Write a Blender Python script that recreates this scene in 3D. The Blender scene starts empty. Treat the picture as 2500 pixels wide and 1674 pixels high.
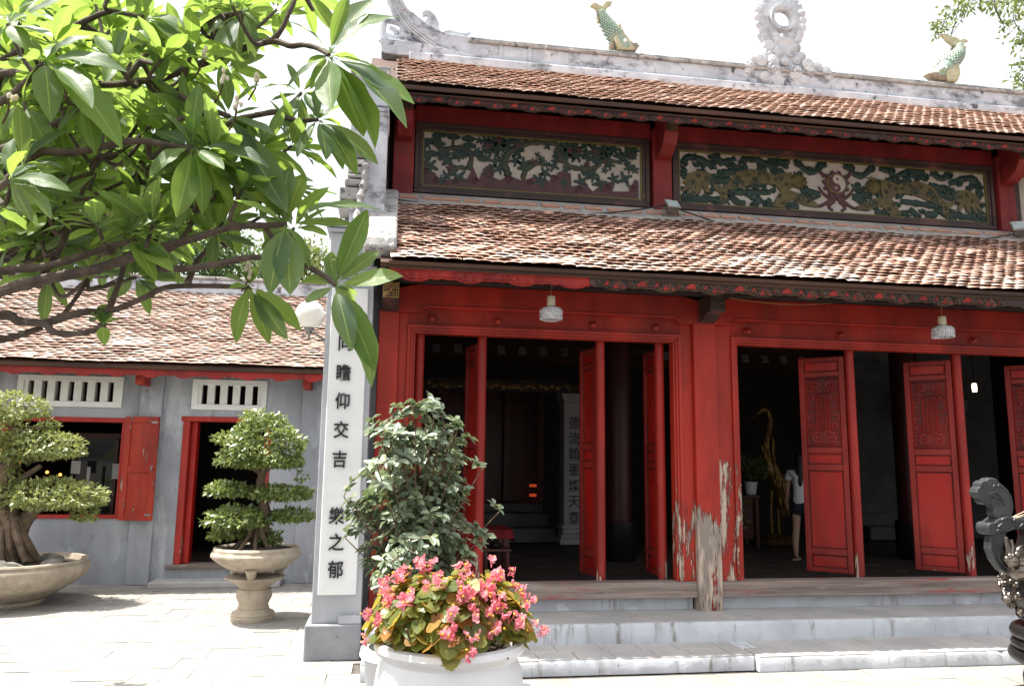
import bpy, math, random
import numpy as np
from math import sin, cos, pi, radians, sqrt, atan2
from mathutils import Vector, Matrix, Euler

scene = bpy.context.scene
random.seed(7)
RNG = np.random.default_rng(7)

# ------------------------------------------------------------------ camera
CAM = Vector((0, 0, 1.85))
FPX = 1907.0                      # focal length in pixels of the 2500 px wide photograph
YAW, PITCH, ROLL = radians(8.88), radians(8.67), radians(0.72)
fw = Vector((sin(YAW) * cos(PITCH), cos(YAW) * cos(PITCH), sin(PITCH)))
rt0 = Vector((cos(YAW), -sin(YAW), 0))
up0 = rt0.cross(fw)
rt = rt0 * cos(ROLL) + up0 * sin(ROLL)
up = -rt0 * sin(ROLL) + up0 * cos(ROLL)
cd = bpy.data.cameras.new('camera')
cam = bpy.data.objects.new('camera', cd)
scene.collection.objects.link(cam)
cam.matrix_world = Matrix(((rt.x, up.x, -fw.x, CAM.x), (rt.y, up.y, -fw.y, CAM.y), (rt.z, up.z, -fw.z, CAM.z), (0, 0, 0, 1)))
cd.sensor_width = 36.0
cd.lens = FPX / 2500 * 36
cd.clip_start = 0.05
cd.clip_end = 2000
scene.camera = cam

# ------------------------------------------------------------------ sky, sun, exposure
SUN_DIR = Vector((0.40, -0.070, -1.0)).normalized()      # the way the light travels
SUN_EL = math.asin(-SUN_DIR.z)
SUN_AZ = atan2(-SUN_DIR.x, -SUN_DIR.y)                   # clockwise from +Y
world = bpy.data.worlds.new('World')
scene.world = world
world.use_nodes = True
wn = world.node_tree
for n in list(wn.nodes):
    wn.nodes.remove(n)
sky = wn.nodes.new('ShaderNodeTexSky')
sky.sky_type = 'NISHITA'
sky.sun_disc = False
sky.sun_elevation = SUN_EL
sky.sun_rotation = SUN_AZ
sky.air_density = 1.6
sky.dust_density = 4.0
sky.ozone_density = 0.6
hsv = wn.nodes.new('ShaderNodeHueSaturation')
hsv.inputs['Saturation'].default_value = 0.22
hsv.inputs['Value'].default_value = 1.0
bg = wn.nodes.new('ShaderNodeBackground')
bg.inputs['Strength'].default_value = 0.15
wo = wn.nodes.new('ShaderNodeOutputWorld')
wn.links.new(sky.outputs[0], hsv.inputs['Color'])
wn.links.new(hsv.outputs[0], bg.inputs[0])
wn.links.new(bg.outputs[0], wo.inputs[0])

sl = bpy.data.lights.new('sun', 'SUN')
sl.energy = 5.0
sl.angle = radians(0.6)
sl.color = (1.0, 0.95, 0.87)
so = bpy.data.objects.new('sun', sl)
so.rotation_euler = SUN_DIR.to_track_quat('-Z', 'Y').to_euler()
so.location = (-4, 2, 20)
scene.collection.objects.link(so)

vs = scene.view_settings
vs.view_transform = 'Standard'
vs.look = 'None'
vs.gamma = 1
vs.exposure = 1.14
vs.use_curve_mapping = False
scene.cycles.max_bounces = 6
scene.cycles.diffuse_bounces = 3
scene.cycles.glossy_bounces = 2
scene.cycles.transmission_bounces = 4
scene.cycles.transparent_max_bounces = 8
scene.cycles.sample_clamp_indirect = 6
scene.cycles.use_denoising = True

# ------------------------------------------------------------------ helpers
def at(x, y, Y):
    """point of the place seen at photograph pixel (x, y) at depth Y"""
    v = rt * ((x - 1250) / FPX) - up * ((y - 837) / FPX) + fw
    return CAM + v * ((Y - CAM.y) / v.y)

def link(o):
    scene.collection.objects.link(o)
    return o

def tag(o, label=None, cat=None, group=None, kind=None):
    if label: o['label'] = label
    if cat: o['category'] = cat
    if group: o['group'] = group
    if kind: o['kind'] = kind
    return o

def thing(name, loc, label, cat, group=None, kind=None):
    o = bpy.data.objects.new(name, None)
    o.location = loc
    o.empty_display_size = 0.2
    link(o)
    return tag(o, label, cat, group, kind)

def world_loc(o):
    v = Vector((0, 0, 0))
    while o is not None:
        v = v + o.location
        o = o.parent
    return v

class MB:
    def __init__(self):
        self.v, self.f, self.t = [], [], None
    def add(self, vs, fs):
        b = len(self.v)
        self.v.extend([tuple(p) for p in vs])
        self.f.extend([tuple(i + b for i in f) for f in fs])
        return self
    def box(self, x0, x1, y0, y1, z0, z1):
        return self.add([(x0, y0, z0), (x1, y0, z0), (x1, y1, z0), (x0, y1, z0), (x0, y0, z1), (x1, y0, z1), (x1, y1, z1), (x0, y1, z1)],
                        [(0, 3, 2, 1), (4, 5, 6, 7), (0, 1, 5, 4), (1, 2, 6, 5), (2, 3, 7, 6), (3, 0, 4, 7)])
    def prism(self, poly, axis, a, b):
        """outline extruded along an axis; axis 'y': poly in (x,z), 'x': poly in (y,z), 'z': poly in (x,y)"""
        n = len(poly)
        def P(p, k):
            return (p[0], k, p[1]) if axis == 'y' else (k, p[0], p[1]) if axis == 'x' else (p[0], p[1], k)
        area = sum(poly[i][0] * poly[(i + 1) % n][1] - poly[(i + 1) % n][0] * poly[i][1] for i in range(n))
        if (area < 0) != (axis == 'x' and False):
            poly = poly[::-1] if area < 0 else poly
        vs = [P(p, a) for p in poly] + [P(p, b) for p in poly]
        fs = [tuple(range(n)), tuple(range(2 * n - 1, n - 1, -1))]
        fs += [(i, i + n, (i + 1) % n + n, (i + 1) % n) for i in range(n)]
        return self.add(vs, fs)
    def tube(self, pts, rad, n=8, flat=None, cap=True):
        pts = [Vector(p) for p in pts]
        if not hasattr(rad, '__len__'):
            rad = [rad] * len(pts)
        vs, fs = [], []
        prev = None
        for i, p in enumerate(pts):
            d = (pts[min(i + 1, len(pts) - 1)] - pts[max(i - 1, 0)])
            if d.length < 1e-9: d = Vector((0, 0, 1))
            d.normalize()
            if prev is None:
                a = d.cross(Vector((0, 1, 0)))
                if a.length < 0.1: a = d.cross(Vector((1, 0, 0)))
            else:
                a = prev - d * prev.dot(d)
            a.normalize()
            prev = a
            b = d.cross(a)
            for k in range(n):
                w = a * cos(2 * pi * k / n) + b * sin(2 * pi * k / n)
                q = w * rad[i]
                if flat is not None: q.y *= flat
                vs.append(p + q)
        for i in range(len(pts) - 1):
            for k in range(n):
                fs.append((i * n + k, i * n + (k + 1) % n, (i + 1) * n + (k + 1) % n, (i + 1) * n + k))
        if cap:
            fs.append(tuple(range(n - 1, -1, -1)))
            fs.append(tuple((len(pts) - 1) * n + k for k in range(n)))
        return self.add(vs, fs)
    def lathe(self, prof, c=(0, 0, 0), n=32, sx=1.0, sy=1.0, lobes=0, lobe_amp=0.0):
        vs, fs = [], []
        for r, z in prof:
            for k in range(n):
                a = 2 * pi * k / n
                rr = r * (1 + lobe_amp * cos(lobes * a)) if lobes else r
                vs.append((c[0] + rr * sx * cos(a), c[1] + rr * sy * sin(a), c[2] + z))
        for i in range(len(prof) - 1):
            for k in range(n):
                fs.append((i * n + k, i * n + (k + 1) % n, (i + 1) * n + (k + 1) % n, (i + 1) * n + k))
        return self.add(vs, fs)
    def ball(self, c, r, nu=12, nv=8):
        if not hasattr(r, '__len__'): r = (r, r, r)
        vs, fs = [(c[0], c[1], c[2] - r[2])], []
        for j in range(1, nv):
            t = pi * j / nv
            for i in range(nu):
                a = 2 * pi * i / nu
                vs.append((c[0] + r[0] * sin(t) * cos(a), c[1] + r[1] * sin(t) * sin(a), c[2] - r[2] * cos(t)))
        vs.append((c[0], c[1], c[2] + r[2]))
        for i in range(nu):
            fs.append((0, 1 + (i + 1) % nu, 1 + i))
        for j in range(nv - 2):
            for i in range(nu):
                a = 1 + j * nu
                fs.append((a + i, a + (i + 1) % nu, a + nu + (i + 1) % nu, a + nu + i))
        L = len(vs) - 1
        a = 1 + (nv - 2) * nu
        for i in range(nu):
            fs.append((a + i, a + (i + 1) % nu, L))
        return self.add(vs, fs)
    def xform(self, m):
        self.v = [tuple(m @ Vector(p)) for p in self.v]
        return self
    def mesh(self, name, off=(0, 0, 0), smooth=False, angle=38):
        me = bpy.data.meshes.new(name)
        me.from_pydata([(p[0] - off[0], p[1] - off[1], p[2] - off[2]) for p in self.v], [], self.f)
        if smooth:
            me.polygons.foreach_set('use_smooth', [True] * len(me.polygons))
            me.set_sharp_from_angle(angle=radians(angle))
        me.update()
        return me
    def build(self, name, mat, parent=None, smooth=False, bevel=0, segs=2, angle=38):
        off = world_loc(parent) if parent is not None else (0, 0, 0)
        me = self.mesh(name, off, smooth, angle)
        me.materials.append(mat)
        o = bpy.data.objects.new(name, me)
        o.parent = parent
        link(o)
        if bevel:
            b = o.modifiers.new('bevel', 'BEVEL')
            b.width = bevel
            b.segments = segs
            b.limit_method = 'ANGLE'
            b.angle_limit = radians(40)
            b.harden_normals = False
        return o

def np_obj(name, V, F, mat, parent=None, tint=None, smooth=False, kind=None):
    """big meshes from arrays; F is an (n,k) index array"""
    off = world_loc(parent) if parent is not None else Vector((0, 0, 0))
    V = np.asarray(V, dtype=np.float64) - np.array(off)
    F = np.asarray(F)
    me = bpy.data.meshes.new(name)
    n, k = F.shape
    me.vertices.add(len(V))
    me.vertices.foreach_set('co', V.astype(np.float32).ravel())
    me.loops.add(n * k)
    me.loops.foreach_set('vertex_index', F.astype(np.int32).ravel())
    me.polygons.add(n)
    me.polygons.foreach_set('loop_start', np.arange(0, n * k, k, dtype=np.int32))
    me.update(calc_edges=True)
    me.validate()
    if smooth:
        me.polygons.foreach_set('use_smooth', [True] * len(me.polygons))
    if tint is not None:
        a = me.attributes.new('tint', 'FLOAT', 'POINT')
        a.data.foreach_set('value', np.asarray(tint, dtype=np.float32))
    me.materials.append(mat)
    o = bpy.data.objects.new(name, me)
    o.parent = parent
    if kind: o['kind'] = kind
    return link(o)

def inst(name, me, parent, loc, rot=(0, 0, 0), scale=(1, 1, 1)):
    o = bpy.data.objects.new(name, me)
    o.parent = parent
    o.location = Vector(loc) - world_loc(parent)
    o.rotation_euler = rot
    o.scale = scale
    return link(o)

def spiral(cx, cz, r0, r1, a0, turns, n=14, sgn=1):
    out = []
    for i in range(n):
        t = i / (n - 1)
        r = r0 + (r1 - r0) * t
        a = a0 + sgn * 2 * pi * turns * t
        out.append((cx + r * cos(a), cz + r * sin(a)))
    return out

def smooth_path(pts, per=5):
    """Catmull-Rom through points"""
    P = [Vector(p) for p in pts]
    if len(P) < 3: return P
    out = []
    for i in range(len(P) - 1):
        p0, p1, p2, p3 = P[max(i - 1, 0)], P[i], P[i + 1], P[min(i + 2, len(P) - 1)]
        for k in range(per):
            t = k / per
            out.append(0.5 * ((2 * p1) + (p2 - p0) * t + (2 * p0 - 5 * p1 + 4 * p2 - p3) * t * t + (3 * p1 - p0 - 3 * p2 + p3) * t ** 3))
    out.append(P[-1])
    return out

# ------------------------------------------------------------------ materials
class NG:
    def __init__(self, name):
        self.m = bpy.data.materials.new(name)
        self.m.use_nodes = True
        self.t = self.m.node_tree
        for n in list(self.t.nodes): self.t.nodes.remove(n)
        self.out = self.t.nodes.new('ShaderNodeOutputMaterial')
        self.p = self.t.nodes.new('ShaderNodeBsdfPrincipled')
        self.t.links.new(self.p.outputs[0], self.out.inputs[0])
        self.geo = None
    def n(self, typ, **kw):
        nd = self.t.nodes.new(typ)
        for k, v in kw.items(): setattr(nd, k, v)
        return nd
    def L(self, a, b): self.t.links.new(a, b)
    def put(self, sock, v):
        if isinstance(v, bpy.types.NodeSocket): self.L(v, sock)
        elif hasattr(v, '__len__') and len(v) == 3 and sock.type == 'RGBA': sock.default_value = (*v, 1)
        else: sock.default_value = v
    def pos(self, scale=(1, 1, 1), kind='world'):
        if kind == 'world':
            if self.geo is None: self.geo = self.n('ShaderNodeNewGeometry')
            src = self.geo.outputs['Position']
        else:
            src = self.n('ShaderNodeTexCoord').outputs['Object' if kind == 'object' else 'UV']
        vm = self.n('ShaderNodeVectorMath', operation='MULTIPLY')
        self.L(src, vm.inputs[0])
        vm.inputs[1].default_value = scale
        return vm.outputs[0]
    def noise(self, scale, detail=5, rough=0.6, stretch=(1, 1, 1), kind='world', dist=0.0):
        nz = self.n('ShaderNodeTexNoise')
        self.L(self.pos(stretch, kind), nz.inputs['Vector'])
        nz.inputs['Scale'].default_value = scale
        nz.inputs['Detail'].default_value = detail
        nz.inputs['Roughness'].default_value = rough
        nz.inputs['Distortion'].default_value = dist
        return nz.outputs['Fac']
    def rng(self, v, a, b, c=0.0, d=1.0):
        mr = self.n('ShaderNodeMapRange')
        mr.interpolation_type = 'SMOOTHSTEP'
        self.put(mr.inputs[0], v)
        for i, x in enumerate((a, b, c, d)): mr.inputs[i + 1].default_value = x
        return mr.outputs[0]
    def lin(self, v, a, b, c=0.0, d=1.0):
        o = self.rng(v, a, b, c, d)
        o.node.interpolation_type = 'LINEAR'
        return o
    def math(self, op, a, b=0.0, clamp=False):
        m = self.n('ShaderNodeMath', operation=op, use_clamp=clamp)
        self.put(m.inputs[0], a); self.put(m.inputs[1], b)
        return m.outputs[0]
    def mix(self, f, a, b, blend='MIX'):
        m = self.n('ShaderNodeMix', data_type='RGBA', blend_type=blend)
        self.put(m.inputs[0], f); self.put(m.inputs[6], a); self.put(m.inputs[7], b)
        return m.outputs[2]
    def ramp(self, f, stops):
        r = self.n('ShaderNodeValToRGB')
        self.put(r.inputs[0], f)
        el = r.color_ramp.elements
        while len(el) < len(stops): el.new(0.5)
        for e, (p, c) in zip(el, stops):
            e.position = p; e.color = (*c, 1)
        return r.outputs[0]
    def bump(self, h, strength=0.3, dist=0.01):
        b = self.n('ShaderNodeBump')
        b.inputs['Strength'].default_value = strength
        b.inputs['Distance'].default_value = dist
        self.L(h, b.inputs['Height'])
        self.L(b.outputs[0], self.p.inputs['Normal'])
        return b
    def sep(self, i, kind='world'):
        s = self.n('ShaderNodeSeparateXYZ')
        self.L(self.pos((1, 1, 1), kind), s.inputs[0])
        return s.outputs[i]
    def set(self, **kw):
        names = dict(col='Base Color', rough='Roughness', metal='Metallic', spec='Specular IOR Level', trans='Transmission Weight', coat='Coat Weight', sss='Subsurface Weight', ior='IOR', alpha='Alpha')
        for k, v in kw.items(): self.put(self.p.inputs[names[k]], v)
        return self

def simple(name, c1, c2=None, scale=6, rough=0.6, bump=0.15, bscale=60, metal=0, spec=0.35, stretch=(1, 1, 1), spots=(), kind='world', coat=0, dist=0.006):
    g = NG(name)
    c2 = c2 or tuple(x * 0.7 for x in c1)
    f = g.rng(g.noise(scale, 6, 0.62, stretch, kind), 0.34, 0.66)
    col = g.mix(f, c1, c2)
    for (sc, ss, lo, hi, st) in spots:
        col = g.mix(g.rng(g.noise(ss, 7, 0.68, st, kind), lo, hi), col, sc)
    g.set(col=col, rough=rough, metal=metal, spec=spec, coat=coat)
    if bump: g.bump(g.noise(bscale, 5, 0.6, stretch, kind), bump, dist)
    return g.m

def red_paint(name, peel, c1=(0.345, 0.018, 0.009), c2=(0.215, 0.012, 0.007), zlo=0.5, zhi=2.0, rough=0.5, scr=0.35):
    """old red lacquer; peel > 0 lets primer and bare grey wood show, more towards the foot where rain hits"""
    g = NG(name)
    n1 = g.noise(3.0, 6, 0.6, (1, 1, 0.35))
    col = g.mix(g.rng(n1, 0.35, 0.65), c1, c2)
    col = g.mix(g.math('MULTIPLY', g.rng(g.noise(28, 4, 0.7, (1, 1, 0.12)), 0.58, 0.75), scr), col, (0.12, 0.01, 0.01))
    col = g.mix(g.math('MULTIPLY', g.rng(g.noise(1.3, 3, 0.5), 0.5, 0.75), 0.35), col, (0.40, 0.040, 0.026))
    col = g.mix(g.math('MULTIPLY', g.rng(g.noise(1.5, 5, 0.62, (1, 1, 0.3)), 0.47, 0.68), 0.55), col, (0.115, 0.010, 0.008))
    col = g.mix(g.math('MULTIPLY', g.rng(g.noise(45, 6, 0.75, (1, 1, 0.35)), 0.60, 0.72), 0.5), col, (0.075, 0.010, 0.009))
    col = g.mix(g.math('MULTIPLY', g.rng(g.noise(7, 6, 0.7, (1, 1, 0.4)), 0.58, 0.75), 0.35), col, (0.42, 0.075, 0.05))
    g.set(rough=g.lin(g.noise(5, 4, 0.6), 0.3, 0.7, rough - 0.08, rough + 0.15), spec=0.35)
    h = g.noise(60, 4, 0.6, (1, 1, 0.08))
    if peel > 0:
        z = g.sep(2)
        grad = g.lin(z, zlo, zhi, peel, -0.22)
        m = g.math('ADD', g.math('ADD', g.math('MULTIPLY', g.noise(6.5, 8, 0.70, (1.5, 1.5, 0.22)), 0.68), g.math('MULTIPLY', g.noise(24, 6, 0.7, (1.5, 1.5, 0.22)), 0.32)), grad)
        mask = g.rng(m, 0.60, 0.635)
        wood = g.mix(g.rng(g.noise(9, 5, 0.6, (1, 1, 0.2)), 0.46, 0.62), (0.54, 0.43, 0.345), (0.27, 0.225, 0.195))
        wood = g.mix(g.rng(g.noise(34, 5, 0.7, (1, 1, 0.15)), 0.55, 0.72), wood, (0.05, 0.035, 0.03))
        col = g.mix(g.rng(m, 0.575, 0.605), col, (0.10, 0.012, 0.01))
        col = g.mix(mask, col, wood)
        g.put(g.p.inputs['Roughness'], g.lin(mask, 0, 1, rough, 0.85))
        h = g.math('SUBTRACT', g.math('MULTIPLY', h, 0.4), g.math('MULTIPLY', mask, 0.6))
    g.set(col=col)
    g.bump(h, 0.35, 0.004)
    return g.m

def leaf_mat(name, stops, rough=0.38, trans=0.45, tcol=(0.35, 0.55, 0.05), veins=False, spec=0.5, bloom=0.0):
    g = NG(name)
    at_ = g.n('ShaderNodeAttribute', attribute_name='tint')
    oi = g.n('ShaderNodeObjectInfo')
    r = g.math('FRACT', g.math('ADD', at_.outputs['Fac'], oi.outputs['Random']))
    col = g.ramp(r, stops)
    if veins:
        uv = g.pos((1, 1, 1), 'uv')
        s = g.n('ShaderNodeSeparateXYZ'); g.L(uv, s.inputs[0])
        u = g.math('ABSOLUTE', g.math('SUBTRACT', s.outputs[0], 0.5))
        rib = g.rng(u, 0.016, 0.04, 1.0, 0.0)
        vv = g.math('SINE', g.math('MULTIPLY', g.math('SUBTRACT', s.outputs[1], g.math('MULTIPLY', u, 0.22)), 2 * pi * 21))
        vein = g.math('MULTIPLY', g.rng(vv, 0.72, 1.0), 0.14)
        col = g.mix(g.math('MAXIMUM', rib, vein, True), col, (0.30, 0.40, 0.12))
        g.bump(g.math('ADD', g.math('MULTIPLY', vv, 0.35), g.math('MULTIPLY', rib, 1.2)), 0.10, 0.0016)
    col = g.mix(g.math('MULTIPLY', g.rng(g.noise(22, 5, 0.65), 0.42, 0.70), 0.35), col, g.mix(0.5, col, (0.02, 0.03, 0.01)))
    col = g.mix(g.math('MULTIPLY', g.rng(g.noise(38, 5, 0.7), 0.66, 0.74), 0.55), col, (0.22, 0.15, 0.04))
    g.set(col=col, rough=g.lin(g.noise(30, 3, 0.6), 0.3, 0.7, rough - 0.06, rough + 0.14), spec=spec)
    tr = g.n('ShaderNodeBsdfTranslucent')
    g.put(tr.inputs['Color'], g.mix(0.55, col, tcol))
    mx = g.n('ShaderNodeMixShader')
    mx.inputs[0].default_value = trans
    g.L(g.p.outputs[0], mx.inputs[1]); g.L(tr.outputs[0], mx.inputs[2])
    g.L(mx.outputs[0], g.out.inputs[0])
    return g.m

def tile_mat(name, stops, lichen, llo, lhi, band=None):
    g = NG(name)
    at_ = g.n('ShaderNodeAttribute', attribute_name='tint')
    oi = g.n('ShaderNodeObjectInfo')
    r = g.math('FRACT', g.math('ADD', at_.outputs['Fac'], oi.outputs['Random']))
    col = g.ramp(r, stops)
    col = g.mix(g.math('MULTIPLY', g.rng(g.noise(26, 6, 0.7), 0.45, 0.7), 0.5), col, (0.15, 0.08, 0.06))
    big = g.math('ADD', g.noise(0.9, 4, 0.6), g.math('ADD', g.math('MULTIPLY', g.noise(17, 6, 0.72), 0.40), g.math('MULTIPLY', g.noise(3.2, 5, 0.65), 0.35)))
    big = g.math('ADD', big, g.math('MULTIPLY', r, 0.18))
    if band:
        big = g.math('ADD', big, g.lin(g.sep(1), band[0], band[1], band[2], band[3]))
    col = g.mix(g.rng(big, llo, lhi), col, lichen)
    g.set(col=col, rough=0.85, spec=0.2)
    g.bump(g.noise(70, 5, 0.65), 0.35, 0.006)
    return g.m

def emit(name, c, s):
    g = NG(name)
    g.set(col=c)
    g.p.inputs['Emission Color'].default_value = (*c, 1)
    g.p.inputs['Emission Strength'].default_value = s
    return g.m

MAT = {}
MAT['red_beam'] = red_paint('red lacquered beam', 0)
FADE = dict(c1=(0.40, 0.028, 0.015), c2=(0.28, 0.018, 0.011))
MAT['red_frame'] = red_paint('red lacquer worn frame', 0.055, **FADE, zlo=0.5, zhi=1.9)
MAT['red_post'] = red_paint('red lacquer peeling post', 0.175, **FADE, zlo=1.2, zhi=2.0)
MAT['red_bare'] = red_paint('plank with bare streaked wood', 0.095, **FADE, zlo=1.85, zhi=2.2)
MAT['red_plank'] = red_paint('red lacquer peeling plank', 0.085, **FADE, zlo=1.3, zhi=2.6)
MAT['red_door'] = red_paint('red door lacquer', 0.0, c1=(0.42, 0.011, 0.007), c2=(0.33, 0.009, 0.006), rough=0.36, scr=0.15)
MAT['red_stile'] = red_paint('dull red door frame', 0.02, c1=(0.29, 0.020, 0.015), c2=(0.20, 0.014, 0.011), zlo=0.6, zhi=1.2, rough=0.5)
MAT['red_groove'] = red_paint('door moulding with grime and painted shade', 0.0, c1=(0.13, 0.012, 0.010), c2=(0.06, 0.008, 0.007), rough=0.6)  # dark bead tone carries corner grime and the recess shade round the panels
MAT['red_pole'] = red_paint('red pivot pole lacquer', 0.10, c1=(0.37, 0.024, 0.018), c2=(0.27, 0.016, 0.012), zlo=0.6, zhi=2.4, rough=0.45)
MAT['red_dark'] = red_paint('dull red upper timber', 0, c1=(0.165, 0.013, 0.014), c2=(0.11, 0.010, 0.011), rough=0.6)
MAT['red_shutter'] = red_paint('red orange shutter paint', 0.03, zlo=2.9, zhi=3.2, c1=(0.42, 0.045, 0.022), c2=(0.35, 0.030, 0.016), rough=0.55)
MAT['red_edge'] = red_paint('red paint worn door edge', 0.10, c1=(0.40, 0.03, 0.02), c2=(0.34, 0.02, 0.016), zlo=0.2, zhi=2.6)
MAT['wood_brown'] = simple('dark brown panel frame', (0.046, 0.026, 0.023), (0.028, 0.018, 0.017), 5, 0.55, 0.25, 40, stretch=(0.15, 1, 1), spots=(((0.12, 0.05, 0.045), 2.5, 0.52, 0.7, (1, 1, 1)),))
MAT['wood_eave'] = simple('eave plank', (0.085, 0.040, 0.024), (0.045, 0.024, 0.017), 5, 0.75, 0.3, 50, stretch=(0.12, 1, 1))
MAT['wood_sill'] = simple('weathered grey timber sill', (0.33, 0.265, 0.235), (0.16, 0.12, 0.105), 11, 0.8, 0.8, 34, stretch=(0.07, 1, 1.3), spots=(((0.34, 0.085, 0.085), 3.2, 0.54, 0.68, (0.35, 1, 2.5)), ((0.07, 0.05, 0.045), 14, 0.62, 0.72, (0.10, 1, 1.6)), ((0.42, 0.38, 0.34), 3, 0.58, 0.72, (0.3, 1, 1.5))))
MAT['black_paint'] = simple('carving black', (0.022, 0.018, 0.018), (0.06, 0.04, 0.03), 8, 0.5, 0.1)
MAT['carve_gold'] = simple('aged gilt carving', (0.085, 0.058, 0.026), (0.028, 0.022, 0.020), 18, 0.5, 0.15)
MAT['carve_red'] = red_paint('carved red fascia', 0, c1=(0.33, 0.022, 0.016), c2=(0.22, 0.016, 0.013), rough=0.6)
MAT['carve_darkred'] = red_paint('carved dark red relief', 0, c1=(0.15, 0.011, 0.010), c2=(0.09, 0.009, 0.009), rough=0.5)
MAT['gilt'] = simple('gilt', (0.30, 0.18, 0.05), (0.10, 0.055, 0.018), 22, 0.35, 0.2, 80, metal=0.6)
MAT['gilt_flat'] = simple('gilt paint on beam end', (0.42, 0.26, 0.08), (0.26, 0.15, 0.05), 9, 0.6, 0.2)
MAT['lime'] = simple('mouldy whitewashed lime plaster', (0.60, 0.62, 0.67), (0.44, 0.46, 0.51), 2.2, 0.85, 0.35, 45, spots=(((0.19, 0.20, 0.225), 2.6, 0.49, 0.66, (1, 1, 1.7)), ((0.07, 0.07, 0.075), 6.5, 0.57, 0.69, (1, 1, 0.8)), ((0.66, 0.66, 0.67), 4.5, 0.56, 0.7, (1, 1, 1))))
MAT['lime_white'] = simple('carved white lime', (0.62, 0.635, 0.67), (0.47, 0.485, 0.52), 3.0, 0.85, 0.3, 45, spots=(((0.22, 0.23, 0.26), 6, 0.52, 0.72, (1, 1, 1)),))
MAT['coping'] = simple('lichened coping stone', (0.42, 0.40, 0.38), (0.25, 0.25, 0.255), 5, 0.9, 0.7, 30, dist=0.015, spots=(((0.09, 0.09, 0.09), 7, 0.55, 0.66, (1, 1, 1)), ((0.62, 0.60, 0.57), 9, 0.58, 0.68, (1, 1, 1)), ((0.36, 0.27, 0.18), 5, 0.62, 0.72, (1, 1, 1))))
MAT['grey_wall'] = simple('blue grey plaster wall', (0.37, 0.385, 0.42), (0.27, 0.282, 0.31), 1.7, 0.85, 0.25, 60, stretch=(1, 1, 0.45), spots=(((0.48, 0.495, 0.525), 2.4, 0.52, 0.70, (1, 1, 0.3)), ((0.20, 0.21, 0.23), 3.2, 0.56, 0.74, (1, 1, 0.6)), ((0.14, 0.145, 0.155), 11, 0.62, 0.76, (1, 1, 0.5))))
MAT['grey_pillar'] = simple('grey pillar plaster', (0.46, 0.47, 0.50), (0.37, 0.38, 0.41), 2.0, 0.8, 0.2, 60, spots=(((0.20, 0.20, 0.21), 10, 0.66, 0.74, (1, 1, 0.6)),))
MAT['grey_base'] = simple('grey pillar base plaster', (0.30, 0.305, 0.33), (0.23, 0.235, 0.26), 2.4, 0.85, 0.3, 50, spots=(((0.10, 0.09, 0.085), 8, 0.66, 0.72, (1, 1, 1)), ((0.44, 0.44, 0.45), 3, 0.6, 0.78, (1, 1, 0.5))))
MAT['white_panel'] = simple('white painted panel', (0.80, 0.80, 0.81), (0.74, 0.745, 0.76), 2.5, 0.6, 0.12, 35, spots=(((0.55, 0.55, 0.56), 22, 0.68, 0.8, (1, 1, 0.4)),))
MAT['white_paint'] = simple('white painted vent', (0.80, 0.80, 0.77), (0.72, 0.72, 0.69), 4, 0.65, 0.15, 40, spots=(((0.30, 0.24, 0.17), 12, 0.66, 0.78, (1, 1, 0.4)),))
MAT['ink'] = simple('black lettering paint', (0.012, 0.013, 0.016), (0.035, 0.036, 0.04), 20, 0.45, 0.1)
MAT['stone_step'] = simple('pale blue grey step cement', (0.56, 0.58, 0.62), (0.46, 0.475, 0.51), 2.4, 0.8, 0.35, 50, spots=(((0.20, 0.185, 0.165), 5, 0.53, 0.72, (1.8, 1, 0.26)), ((0.30, 0.29, 0.27), 13, 0.62, 0.74, (1.6, 1, 0.3)), ((0.66, 0.67, 0.69), 4, 0.56, 0.7, (0.6, 1, 1)), ((0.12, 0.11, 0.10), 24, 0.66, 0.74, (1, 1, 0.5))))
MAT['tread'] = simple('worn step tread', (0.46, 0.445, 0.43), (0.37, 0.36, 0.355), 2.2, 0.8, 0.3, 50, spots=(((0.42, 0.30, 0.25), 3, 0.58, 0.72, (1, 1, 1)), ((0.17, 0.16, 0.15), 16, 0.66, 0.76, (1, 1, 1))))
def paver_material():
    g = NG('courtyard paving stone')
    oi = g.n('ShaderNodeObjectInfo')
    col = g.ramp(oi.outputs['Random'], [(0, (0.255, 0.243, 0.222)), (0.4, (0.31, 0.293, 0.262)), (0.7, (0.275, 0.266, 0.254)), (1, (0.35, 0.328, 0.288))])
    col = g.mix(g.math('MULTIPLY', g.rng(g.noise(4, 6, 0.65), 0.42, 0.7), 0.5), col, (0.165, 0.158, 0.15))
    col = g.mix(g.math('MULTIPLY', g.rng(g.noise(30, 6, 0.7), 0.58, 0.72), 0.6), col, (0.14, 0.13, 0.12))
    g.set(col=col, rough=0.85, spec=0.2)
    g.bump(g.noise(45, 6, 0.65), 0.35, 0.006)
    return g.m
MAT['paver'] = paver_material()
MAT['ground'] = simple('courtyard joint sand', (0.12, 0.105, 0.09), (0.07, 0.06, 0.055), 6, 0.95, 0.4, 50)
MAT['floor_tile'] = simple('temple floor brick', (0.075, 0.055, 0.045), (0.045, 0.036, 0.032), 5, 0.7, 0.2, 40)
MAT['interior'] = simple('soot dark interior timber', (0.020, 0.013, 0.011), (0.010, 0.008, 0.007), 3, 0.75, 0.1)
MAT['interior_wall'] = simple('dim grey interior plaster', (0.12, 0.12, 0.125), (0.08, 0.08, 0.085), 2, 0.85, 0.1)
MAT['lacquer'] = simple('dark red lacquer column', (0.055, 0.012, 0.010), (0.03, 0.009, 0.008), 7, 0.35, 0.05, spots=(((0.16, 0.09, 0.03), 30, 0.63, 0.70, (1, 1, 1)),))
MAT['lacquer_plain'] = simple('red brown lacquered wood', (0.075, 0.016, 0.012), (0.045, 0.012, 0.010), 5, 0.3, 0.05)
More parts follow.
